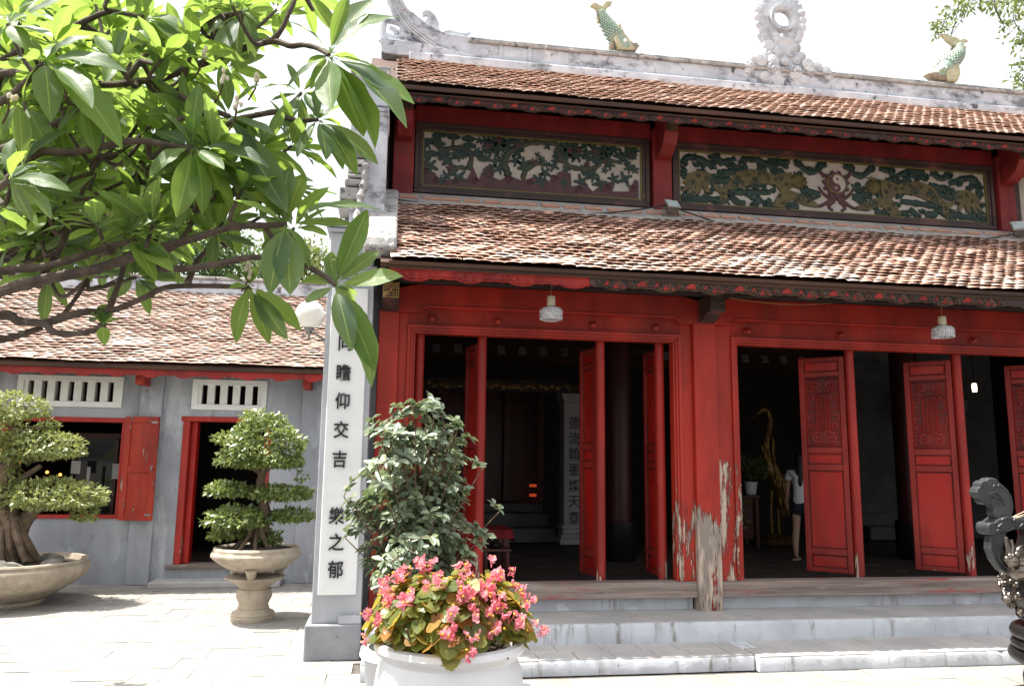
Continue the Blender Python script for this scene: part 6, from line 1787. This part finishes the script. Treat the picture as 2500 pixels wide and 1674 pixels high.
# ================================================================== TREES BEYOND
def tree(name, loc, clumps, label, group, n_per, size, hub=.55, lr=.09, mat='leaf_tree', seed=1):
    t = thing(name, loc, label, 'tree', group)
    rn_ = np.random.default_rng(seed); rg_ = random.Random(seed)
    base = Vector(loc)
    m = MB()
    top = sum((Vector(c[:3]) for c in clumps), Vector()) / len(clumps)
    fork = Vector((base.x, base.y, base.z + (top.z - base.z) * hub))
    m.tube(smooth_path([base, base.lerp(fork, .5) + Vector((.1, .05, 0)), fork], 4), list(np.linspace(.22, .14, 9)), 10)
    done = [fork]
    for c in sorted(clumps, key=lambda q: (Vector(q[:3]) - fork).length):
        e = Vector(c[:3])
        b0 = min(done, key=lambda q: (q - e).length)
        P = smooth_path([b0, b0.lerp(e, .5) + Vector((rg_.gauss(0, .12), rg_.gauss(0, .12), .12)), e], 4)
        k = lr * (.35 + .65 * min(1, (e - fork).length / 2.0)) if b0 is fork else lr * .35
        m.tube(P, list(np.linspace(k, k * .35, len(P))), 6)
        done.append(e)
    m.build('trunk', MAT['bark_tree'], t, smooth=True)
    C, D, N, L = [], [], [], []
    for c in clumps:
        n = int(n_per * c[3] ** 2)
        u = unit(rn_.normal(size=(n, 3))) * (rn_.random((n, 1)) ** .45)
        nc = np.sin(u[:, :1] * 9 + c[0] * 3) * np.cos(u[:, 2:] * 8) * .18
        C.append(np.array(c[:3]) + u * c[3] * (1 + nc) * np.array([1.1, 1.1, .85]))
        D.append(unit(u + rn_.normal(size=(n, 3)) * .9 + np.array([0, 0, -.4])))
        N.append(unit(rn_.normal(size=(n, 3)) * .8 + np.array([0, 0, 1])))
        L.append(size * rn_.uniform(.6, 1.3, n))
    C, D, N, L = np.concatenate(C), np.concatenate(D), np.concatenate(N), np.concatenate(L)
    V, F = leaf_arrays(C, D, N, L, L * .45)
    np_obj('crown', V, F, MAT[mat], t, np.repeat(rn_.random(len(C)), 5), kind='stuff')
    return t
def CL(lst, Y, jit=1.0):
    out = []
    for (x, y, r) in lst:
        q = at(x, y, Y + rg.uniform(-jit, jit)); out.append((q.x, q.y, q.z, r))
    return out
tree('garden_tree', (-7.8, 19.5, 0), CL([(20, 470, 1.1), (120, 560, 1.2), (200, 480, .95), (60, 620, 1.1), (-80, 540, 1.3), (170, 630, 1.0), (30, 380, .9), (250, 590, .9)], 19.5), 'dark green tree behind the side hall at the left edge', 'trees beyond the courtyard', 1500, .15, seed=3)
tree('garden_tree', (-5.0, 21.0, 0), CL([(330, 600, 1.1), (420, 560, 1.0), (520, 600, 1.0), (560, 640, .9), (450, 640, 1.1), (300, 650, .9), (380, 500, .7)], 21), 'green tree behind the side hall ridge under the branches', 'trees beyond the courtyard', 1300, .15, seed=4)
tree('garden_tree', (-3.1, 24.0, 0), CL([(640, 650, .9), (710, 640, 1.0), (780, 660, 1.0), (680, 690, .9), (745, 620, .6)], 24), 'light green tree low behind ridge beside the pillar', 'trees beyond the courtyard', 1100, .16, mat='leaf_bonsai', seed=5)
tree('garden_tree', (19.5, 17.5, 0), CL([(2330, 25, .35), (2300, 55, .28), (2365, 10, .3), (2430, 5, .35), (2480, 10, .45), (2290, 85, .16), (2395, 10, .2), (2505, 90, .25), (2500, 170, .3), (2510, 210, .4), (2320, 90, .1), (2285, 70, .14), (2450, 60, .12), (2550, 60, .9), (2600, 180, 1.2)], 17.5, .5), 'tall tree whose leafy sprays hang over the ridge at top right', 'trees beyond the courtyard', 900, .15, hub=.9, lr=.05, mat='leaf_bonsai', seed=6)

# ================================================================== BRONZE INCENSE URN at the right edge
YUR = 5.6
def AU(x, y, Y=YUR): return at(2300 + x / 2.73, 1100 + y / 2.73, Y)
uc = at(2650, 1400, YUR)
urn = thing('incense_urn', (uc.x, YUR, 0), 'dark bronze incense urn with scrolled cloud-head handle at right edge', 'urn')
def urn_poly(pts, y0, y1): return MB().prism([(AU(*p).x, AU(*p).z) for p in pts], 'y', y0, y1)
hd = urn_poly([(332, 448), (318, 412), (322, 382), (312, 360), (290, 352), (268, 360), (240, 342), (232, 315), (208, 300), (201, 275), (210, 250), (224, 238), (228, 212), (248, 198), (268, 196), (284, 182), (310, 178), (338, 186), (352, 208), (378, 228), (412, 258), (440, 310), (450, 370), (436, 446)], 5.555, 5.645).build('handle_head', MAT['pewter'], urn, bevel=.010, segs=3)
urn_poly([(262, 510), (264, 488), (280, 474), (306, 470), (345, 440), (390, 432), (432, 436), (450, 446), (600, 455), (600, 505), (492, 500), (470, 524), (440, 522), (425, 505), (400, 530), (352, 544), (330, 548), (314, 562), (288, 556), (270, 540)], 5.53, 5.67).build('handle_band', MAT['pewter'], urn, bevel=.012, segs=3)
urn_poly([(300, 558), (345, 545), (412, 530), (396, 585), (384, 640), (396, 695), (432, 745), (478, 785), (436, 828), (372, 792), (322, 722), (297, 650)], 5.56, 5.64).build('handle_arm', MAT['pewter'], urn, bevel=.012, segs=3)
m = MB()
def AUt(mb, pts, r, dy): mb.tube(smooth_path([AU(*p) + Vector((0, dy, 0)) for p in pts], 4), r, 6)
AUt(m, [(350, 225), (335, 235), (318, 228), (312, 245), (326, 258), (310, 275), (292, 280), (290, 300), (310, 318), (300, 335)], .006, -.047)
AUt(m, [(310, 305), (345, 315), (375, 335), (388, 362), (375, 325), (350, 290), (330, 282)], .006, -.047)
AUt(m, [(362, 230), (400, 262), (428, 312), (436, 370), (424, 436)], .005, -.047)
AUt(m, [(325, 545), (322, 525), (340, 515), (330, 500), (345, 485), (362, 470), (350, 458), (358, 446)], .006, -.072)
AUt(m, [(345, 505), (370, 530), (410, 520), (430, 490), (420, 455), (385, 440), (360, 450)], .006, -.072)
AUt(m, [(440, 445), (430, 460), (445, 472), (436, 488), (455, 505), (470, 500), (490, 480)], .006, -.072)
AUt(m, [(340, 625), (352, 640), (350, 690), (375, 745), (420, 785)], .006, -.042)
m.build('handle_scrolls', MAT['pewter'], urn, smooth=True)
prof = []
kx = YUR / FPX / 2.73
xc = (2650 - 2300) * 2.73
for (x, y) in ((700, 450), (520, 460), (515, 480), (540, 500), (560, 560), (540, 640), (500, 720), (470, 780), (445, 830), (428, 880), (424, 930), (430, 980), (455, 1020), (492, 1080), (522, 1140), (530, 1175), (500, 1195), (462, 1212), (446, 1245), (452, 1275), (478, 1292), (462, 1305), (448, 1325), (455, 1352), (478, 1368), (440, 1375), (424, 1410), (436, 1440), (470, 1460)):
    prof.append(((xc - x) * kx, AU(x, y).z))
z0 = AU(0, 450).z
MB().lathe([(max(0.0, r), z) for r, z in prof], (uc.x, YUR, 0), 56).build('body', MAT['bronze'], urn, smooth=True, angle=50)
rg = random.Random(6)
m = MB()
for k in range(60):          # dragon and cloud relief wrapped on the waist
    a = rg.uniform(pi * .75, pi * 1.9); y = rg.uniform(800, 1130)
    r = float(np.interp(y, [800, 880, 980, 1060, 1140], [460, 426, 430, 478, 522])); R = (xc - r) * kx
    c = Vector((uc.x + R * cos(a), YUR + R * sin(a), AU(0, y).z)); s = rg.uniform(.016, .04)
    m.ball(c, (s, s, s * 1.1), 8, 6)
    tv = Vector((-sin(a), cos(a), 0)); nv_ = Vector((cos(a), sin(a), 0))
    m.tube([c + nv_ * s * .8 + tv * u + Vector((0, 0, v)) for u, v in spiral(0, 0, s * 1.2, s * .3, rg.uniform(0, 6), 1.4, 10)], s * .22, 5)
m.build('dragon_relief', MAT['bronze_bright'], urn, smooth=True)
m = MB()                      # dragon head under the handle
hc = AU(500, 720, YUR - .12)
m.ball(hc, (.085, .10, .07), 14, 10); m.ball(AU(470, 735, YUR - .2), (.05, .05, .045), 12, 8); m.ball(AU(452, 700, YUR - .22), (.022, .022, .022), 10, 6); m.ball(AU(500, 690, YUR - .22), (.025, .02, .025), 10, 6)
m.ball(AU(436, 720, YUR - .19), (.03, .03, .026), 10, 6); m.ball(AU(520, 800, YUR - .14), (.09, .08, .07), 14, 9)
for pts in ([(445, 680), (438, 640), (428, 600), (428, 572)], [(462, 680), (466, 640), (462, 610), (460, 590)]):
    MB().tube(smooth_path([AU(x, y, YUR - .2) for x, y in pts], 4), list(np.linspace(.022, .012, 13)), 8).build('horn', MAT['bronze_bright'], urn, smooth=True)
for k in range(7):
    m.tube(smooth_path([AU(480 + k * 12, 690 + k * 6, YUR - .2), AU(520 + k * 10, 640 + k * 14, YUR - .2), AU(560, 640 + k * 22, YUR - .15)], 4), .011, 6)
MB().ball(AU(430, 990, YUR - .2), .035, 12, 8).build('pearl', MAT['bronze_bright'], urn, smooth=True)
m.build('dragon_head', MAT['bronze_bright'], urn, smooth=True)
for k in range(3):
    a = radians(185 + 120 * k)
    R = .40
    P = smooth_path([(uc.x + R * .8 * cos(a), YUR + R * .8 * sin(a), .34), (uc.x + R * 1.35 * cos(a), YUR + R * 1.35 * sin(a), .30), (uc.x + R * 1.30 * cos(a), YUR + R * 1.3 * sin(a), .17), (uc.x + R * 1.1 * cos(a), YUR + R * 1.1 * sin(a), .09), (uc.x + R * 1.4 * cos(a), YUR + R * 1.4 * sin(a), .035)], 5)
    MB().tube(P, list(np.linspace(.12, .05, len(P))), 12).build('foot', MAT['bronze'], urn, smooth=True)
MB().lathe([(0, 0.0), (.62, 0), (.64, .02), (.62, .045), (0, .046)], (uc.x, YUR, 0), 40).build('base_plate', MAT['bronze'], urn, smooth=True)
for i, (x0, y0, x1, y1) in enumerate(((470, 440, 560, 398), (480, 442, 600, 410), (495, 446, 590, 424))):
    o = MB().tube([AU(x0, y0, YUR - .25), AU(x1, y1, YUR - .05)], .003, 5).build('incense_stick', MAT['lamp_cap'])
    tag(o, ('uppermost thin incense stick leaning out of the bronze urn', 'middle thin incense stick leaning out of the bronze urn', 'lowest thin incense stick on the rim of bronze urn')[i], 'incense stick', 'incense sticks in the urn')

# ================================================================== THINGS INSIDE THE TEMPLE
tb = thing('cloth_table', (1.2, 9.95, .453), 'small dark wooden table under a red cloth inside left doorway', 'table')
for (x, y) in ((.86, 9.62), (1.46, 9.62), (.86, 10.28), (1.46, 10.28)):
    MB().box(x - .04, x + .04, y - .04, y + .04, .456, 1.0).build('leg', MAT['lacquer_plain'], tb, bevel=.006)
MB().box(.80, 1.52, 9.56, 10.34, 1.0, 1.04).build('top', MAT['lacquer_plain'], tb, bevel=.006)
MB().box(.90, 1.42, 9.60, 9.63, .86, .998).build('apron', MAT['lacquer_plain'], tb)
def cloth():
    NX, NY = 22, 18; V, F = [], []
    for j in range(NY + 1):
        for i in range(NX + 1):
            u = .72 + (1.66 - .72) * i / NX; v = 9.46 + (10.42 - 9.46) * j / NY
            ox = max(0, .79 - u, u - 1.53); oy = max(0, 9.55 - v, v - 10.35)
            o_ = max(ox, oy)
            z = 1.044 - o_ * 1.15
            uu = min(max(u, .79 - ox * .25), 1.53 + ox * .25) if ox else u
            vv = min(max(v, 9.55 - oy * .25), 10.35 + oy * .25) if oy else v
            V.append((uu + .012 * sin(v * 19) * (ox > 0), vv + .012 * sin(u * 21) * (oy > 0), z + .002))
    for j in range(NY):
        for i in range(NX):
            a = j * (NX + 1) + i; F.append((a, a + 1, a + NX + 2, a + NX + 1))
    m = MB(); m.add(V, F); return m
tag(cloth().build('tablecloth', MAT['red_cloth'], None, smooth=True, angle=80), 'dark red cloth draped over the small table inside', 'tablecloth')
sto = thing('offering_stand', (1.27, 9.2, .453), 'low dark wooden stand before the red-clothed table', 'stand')
for (x, y) in ((1.15, 9.10), (1.40, 9.10), (1.15, 9.34), (1.40, 9.34)):
    MB().box(x - .022, x + .022, y - .022, y + .022, .456, .84).build('leg', MAT['lacquer_plain'], sto, bevel=.005)
MB().box(1.11, 1.44, 9.06, 9.38, .84, .87).build('top', MAT['lacquer_plain'], sto, bevel=.006)
MB().box(1.17, 1.38, 9.09, 9.11, .58, .61).build('stretcher', MAT['lacquer_plain'], sto)
tag(MB().lathe([(0, .871), (.06, .871), (.075, .90), (.06, .93), (.03, .945), (.035, .97), (0, .975)], (1.27, 9.2, 0), 16).build('black_bowl', MAT['black_lacquer'], None, smooth=True), 'small black lidded bowl on the low wooden stand', 'bowl')
# red votive lamp
q = at(1301, 1197, 14.9)
vl = thing('votive_lamp', (q.x, 14.9, 1.1), 'small red glowing votive lamp deep in the hall', 'lamp')
MB().lathe([(0, 1.101), (.09, 1.101), (.09, 1.14), (.05, 1.16), (.05, q.z - .12)], (q.x, 14.9, 0), 14).build('stand', MAT['lacquer_plain'], vl, smooth=True)
for zz in (q.z - .09, q.z + .09):
    MB().lathe([(0, zz - .02), (.07, zz - .02), (.07, zz + .03), (0, zz + .03)], (q.x, 14.9, 0), 14).build('glow', MAT['glow_red'], vl, smooth=True)
# altar table with potted plant
al = thing('altar_table', (6.1, 13.2, .453), 'dark lacquered altar table with gilt carving inside the right doorway', 'table')
MB().box(5.45, 6.42, 12.95, 13.5, 1.28, 1.34).build('top', MAT['lacquer_plain'], al, bevel=.01)
for (x, y) in ((5.52, 13.0), (6.36, 13.0), (5.52, 13.44), (6.36, 13.44)):
    MB().box(x - .035, x + .035, y - .035, y + .035, .456, 1.28).build('leg', MAT['lacquer_plain'], al, bevel=.008)
MB().box(5.556, 6.324, 13.02, 13.05, .60, 1.278).build('front_panel', MAT['lacquer_plain'], al)
rg = random.Random(23); m = MB()
for k in range(26):
    m.tube([(a, 13.012, b) for a, b in spiral(rg.uniform(5.62, 6.28), rg.uniform(.66, 1.22), rg.uniform(.03, .07), .01, rg.uniform(0, 6), 1.2, 10)], .009, 5)
m.build('gilt_carving', MAT['gilt'], al)
pp = at(1834, 1203, 13.2)
pt = thing('potted_plant', (pp.x, 13.2, 1.34), 'leafy plant in a white pot on the altar table', 'plant')
MB().lathe([(0, 1.341), (.075, 1.341), (.085, 1.36), (.105, 1.53), (.115, 1.54), (.11, 1.56), (0, 1.55)], (pp.x, 13.2, 0), 20).build('pot', MAT['white_panel'], pt, smooth=True)
rn2 = np.random.default_rng(44); n = 260
u = unit(rn2.normal(size=(n, 3))); u[:, 2] = np.abs(u[:, 2])
Pl = np.array([pp.x, 13.2, 1.60]) + u * np.array([.30, .25, .45]) * rn2.random((n, 1)) ** .5
V, F = leaf_arrays(Pl, unit(u + np.array([0, 0, .4])), unit(rn2.normal(size=(n, 3)) + np.array([0, -.6, .6])), np.full(n, .10), np.full(n, .04))
np_obj('foliage', V, F, MAT['leaf_pot'], pt, np.repeat(rn2.random(n), 5), kind='stuff')
m = MB()
for k in range(7): m.tube([(pp.x, 13.2, 1.54), (pp.x + rg.gauss(0, .06), 13.2 + rg.gauss(0, .05), 1.72), (pp.x + rg.gauss(0, .14), 13.2 + rg.gauss(0, .1), 1.92)], .006, 5)
m.build('stems', MAT['twig'], pt)
# gilded crane
YC = 13.6
def CR(x, y, dy=0): return at(1650 + x / 2.24, 750 + y / 2.24, YC + dy)
cb = CR(545, 1200)
cr = thing('crane_statue', (cb.x, YC, .453), 'tall gilded crane statue standing in the dim hall behind the altar', 'statue')
MB().lathe([(0, .454), (.30, .454), (.32, .50), (.26, .56), (.16, .62), (0, .64)], (cb.x, YC, 0), 20, sx=1.2).build('tortoise_base', MAT['gilt'], cr, smooth=True)
P = smooth_path([CR(440, 590), CR(470, 560), CR(500, 570), CR(515, 630), CR(500, 700), CR(490, 790), CR(510, 880), CR(560, 960), CR(580, 1060), CR(590, 1150)], 5)
rr = np.interp(np.linspace(0, 1, len(P)), [0, .08, .16, .24, .4, .55, .68, .8, .92, 1], [.012, .05, .075, .055, .075, .10, .16, .18, .11, .04])
MB().tube(P, list(rr), 12).build('body', MAT['gilt'], cr, smooth=True)
for s in (-.07, .07):
    MB().tube([CR(545, 1000) + Vector((s, 0, 0)), CR(540, 1120) + Vector((s, 0, 0)), Vector((cb.x + s, YC, .60))], .028, 8).build('leg', MAT['gilt'], cr, smooth=True)
m = MB()
for k in range(46):
    t = rg.uniform(.45, .95); c = P[int(t * (len(P) - 1))]; a = rg.uniform(-pi, 0); R = float(np.interp(t, [.4, .68, .8, .95], [.08, .16, .18, .09]))
    b = c + Vector((cos(a) * R, sin(a) * R, 0))
    m.tube([b, b + Vector((.01, -.02, -.08)), b + Vector((.02, -.01, -.17))], [.02, .024, .006], 6)
m.build('feathers', MAT['gilt'], cr, smooth=True)
MB().tube([CR(440, 590), CR(415, 605), CR(395, 625)], [.02, .015, .004], 8).build('beak', MAT['gilt'], cr, smooth=True)
# lit tube lamp
q = at(2379, 946, 12.0)
ll = thing('lit_lamp', q, 'small lit white lamp glowing inside the right doorway', 'lamp')
MB().lathe([(0, -.075), (.035, -.07), (.04, 0), (.035, .07), (0, .075)], q, 14).build('tube', MAT['glow_white'], ll, smooth=True)
MB().tube([q + Vector((0, 0, .07)), q + Vector((0, 0, .45)), Vector((q.x, 12.2, 4.1))], .008, 6).build('cord', MAT['black_plastic'], ll)

# ================================================================== PERSON inside the right doorway
def skin_mesh(name, joints, edges, mat, parent, sub=2, root=0):
    me = bpy.data.meshes.new(name)
    off = world_loc(parent)
    me.from_pydata([tuple(Vector(j[0]) - off) for j in joints], edges, [])
    o = bpy.data.objects.new(name, me); o.parent = parent; link(o)
    sk = o.modifiers.new('skin', 'SKIN')
    for i, j in enumerate(joints):
        r = j[1] if hasattr(j[1], '__len__') else (j[1], j[1])
        me.skin_vertices[0].data[i].radius = r
        me.skin_vertices[0].data[i].use_root = (i == root)
    sk.use_smooth_shade = True
    sb = o.modifiers.new('sub', 'SUBSURF'); sb.levels = sub; sb.render_levels = sub
    me.materials.append(mat)
    return o
def person_back(loc, rot, label, stride=.12):
    p = thing('person', loc, label, 'person')
    M = Matrix.Translation(loc) @ Matrix.Rotation(rot, 4, 'Z')
    def w(x, y, z): return M @ Vector((x, y, z))
    # local: +y is the way the person faces
    J = [(w(0, 0, .86), (.125, .09)), (w(0, 0, 1.02), (.105, .075)), (w(0, 0, 1.20), (.125, .085)), (w(0, -.01, 1.30), (.10, .07)), (w(0, 0, 1.37), (.045, .045)), (w(0, .015, 1.43), (.05, .055)), (w(0, .02, 1.50), (.072, .085)), (w(0, .015, 1.57), (.055, .065)),
         (w(-.085, 0, .80), (.085, .085)), (w(-.09, -.02 - stride * .3, .46), (.052, .055)), (w(-.09, -.05 - stride, .30), (.052, .055)), (w(-.09, -.06 - stride, .075), (.032, .034)), (w(-.09, .08 - stride, .03), (.036, .022)),
         (w(.085, 0, .80), (.085, .085)), (w(.09, .03 + stride * .4, .46), (.052, .055)), (w(.09, .0 + stride, .28), (.05, .052)), (w(.09, -.01 + stride, .075), (.032, .034)), (w(.09, .13 + stride, .03), (.036, .022)),
         (w(-.165, 0, 1.28), (.05, .05)), (w(-.205, -.01, 1.04), (.036, .036)), (w(-.225, .04, .84), (.026, .026)), (w(-.225, .055, .77), (.028, .016)),
         (w(.165, 0, 1.28), (.05, .05)), (w(.205, .0, 1.04), (.036, .036)), (w(.215, .08, .85), (.026, .026)), (w(.215, .095, .78), (.028, .016))]
    E_ = [(0, 1), (1, 2), (2, 3), (3, 4), (4, 5), (5, 6), (6, 7), (0, 8), (8, 9), (9, 10), (10, 11), (11, 12), (0, 13), (13, 14), (14, 15), (15, 16), (16, 17), (3, 18), (18, 19), (19, 20), (20, 21), (3, 22), (22, 23), (23, 24), (24, 25)]
    # fingers and thumb
    for wr, s in ((21, -1), (25, 1)):
        b = len(J)
        base = J[wr][0]
        d0 = (base - J[wr - 1][0]).normalized()
        for k, (off_, ln) in enumerate(((-.024, .062), (-.008, .072), (.008, .068), (.022, .055))):
            fy = M.to_3x3() @ Vector((0, off_, 0))
            i0 = len(J)
            J.append((base + d0 * .025 + fy, (.0085, .0085))); J.append((base + d0 * (.025 + ln * .5) + fy + M.to_3x3() @ Vector((-s * .006, 0, 0)), (.008, .008))); J.append((base + d0 * (.025 + ln) + fy + M.to_3x3() @ Vector((-s * .018, 0, 0)), (.007, .007)))
            E_ += [(wr, i0), (i0, i0 + 1), (i0 + 1, i0 + 2)]
        i0 = len(J)
        J.append((base + M.to_3x3() @ Vector((0, .035, .005)), (.010, .010))); J.append((base + d0 * .045 + M.to_3x3() @ Vector((-s * .01, .048, 0)), (.008, .008)))
        E_ += [(wr, i0), (i0, i0 + 1)]
    skin_mesh('body', J, E_, MAT['skin'], p)
    S = [(w(0, 0, .80), (.158, .12)), (w(0, 0, .88), (.152, .112)), (w(0, 0, 1.02), (.135, .10)), (w(0, 0, 1.20), (.15, .108)), (w(0, -.01, 1.30), (.118, .088)), (w(0, -.005, 1.355), (.07, .065)), (w(-.16, 0, 1.285), (.066, .066)), (w(-.20, 0, 1.16), (.064, .064)), (w(.16, 0, 1.285), (.066, .066)), (w(.20, 0, 1.16), (.064, .064))]
    skin_mesh('shirt', S, [(0, 1), (1, 2), (2, 3), (3, 4), (4, 5), (4, 6), (6, 7), (4, 8), (8, 9)], MAT['shirt'], p)
    K = [(w(0, 0, .90), (.145, .11)), (w(0, -.01, .82), (.15, .115)), (w(-.085, -.005, .76), (.102, .102)), (w(-.09, -.015, .60), (.088, .09)), (w(.085, .005, .76), (.102, .102)), (w(.09, .02, .60), (.088, .09))]
    skin_mesh('shorts', K, [(0, 1), (1, 2), (2, 3), (1, 4), (4, 5)], MAT['denim'], p)
    Hr = [(w(0, .0, 1.60), (.07, .085)), (w(0, -.025, 1.52), (.09, .085)), (w(0, -.07, 1.42), (.075, .05)), (w(0, -.10, 1.30), (.07, .035)), (w(0, -.11, 1.18), (.05, .025)), (w(.0, -.10, 1.08), (.02, .015))]
    skin_mesh('hair', Hr, [(0, 1), (1, 2), (2, 3), (3, 4), (4, 5)], MAT['hair'], p)
    for k in (12, 17):
        q = J[k][0]
        MB().box(-.042, .042, -.20, .065, -.031, -.012).xform(Matrix.Translation(q) @ Matrix.Rotation(rot, 4, 'Z')).build('sandal', MAT['sandal'], p, bevel=.01)
    m = MB(); 
    for k in range(13):
        pass
    q = J[20][0]
    m.tube([q + Vector((.032 * cos(t), .032 * sin(t), .01)) for t in [2 * pi * k / 12 for k in range(13)]], .007, 6)
    m.build('wristwatch', MAT['metal_grey'], p, smooth=True)
    return p
person_back(Vector((6.30, 11.35, .453)), radians(-38), 'woman in white shirt and dark shorts walking inside, half behind the red door leaf')
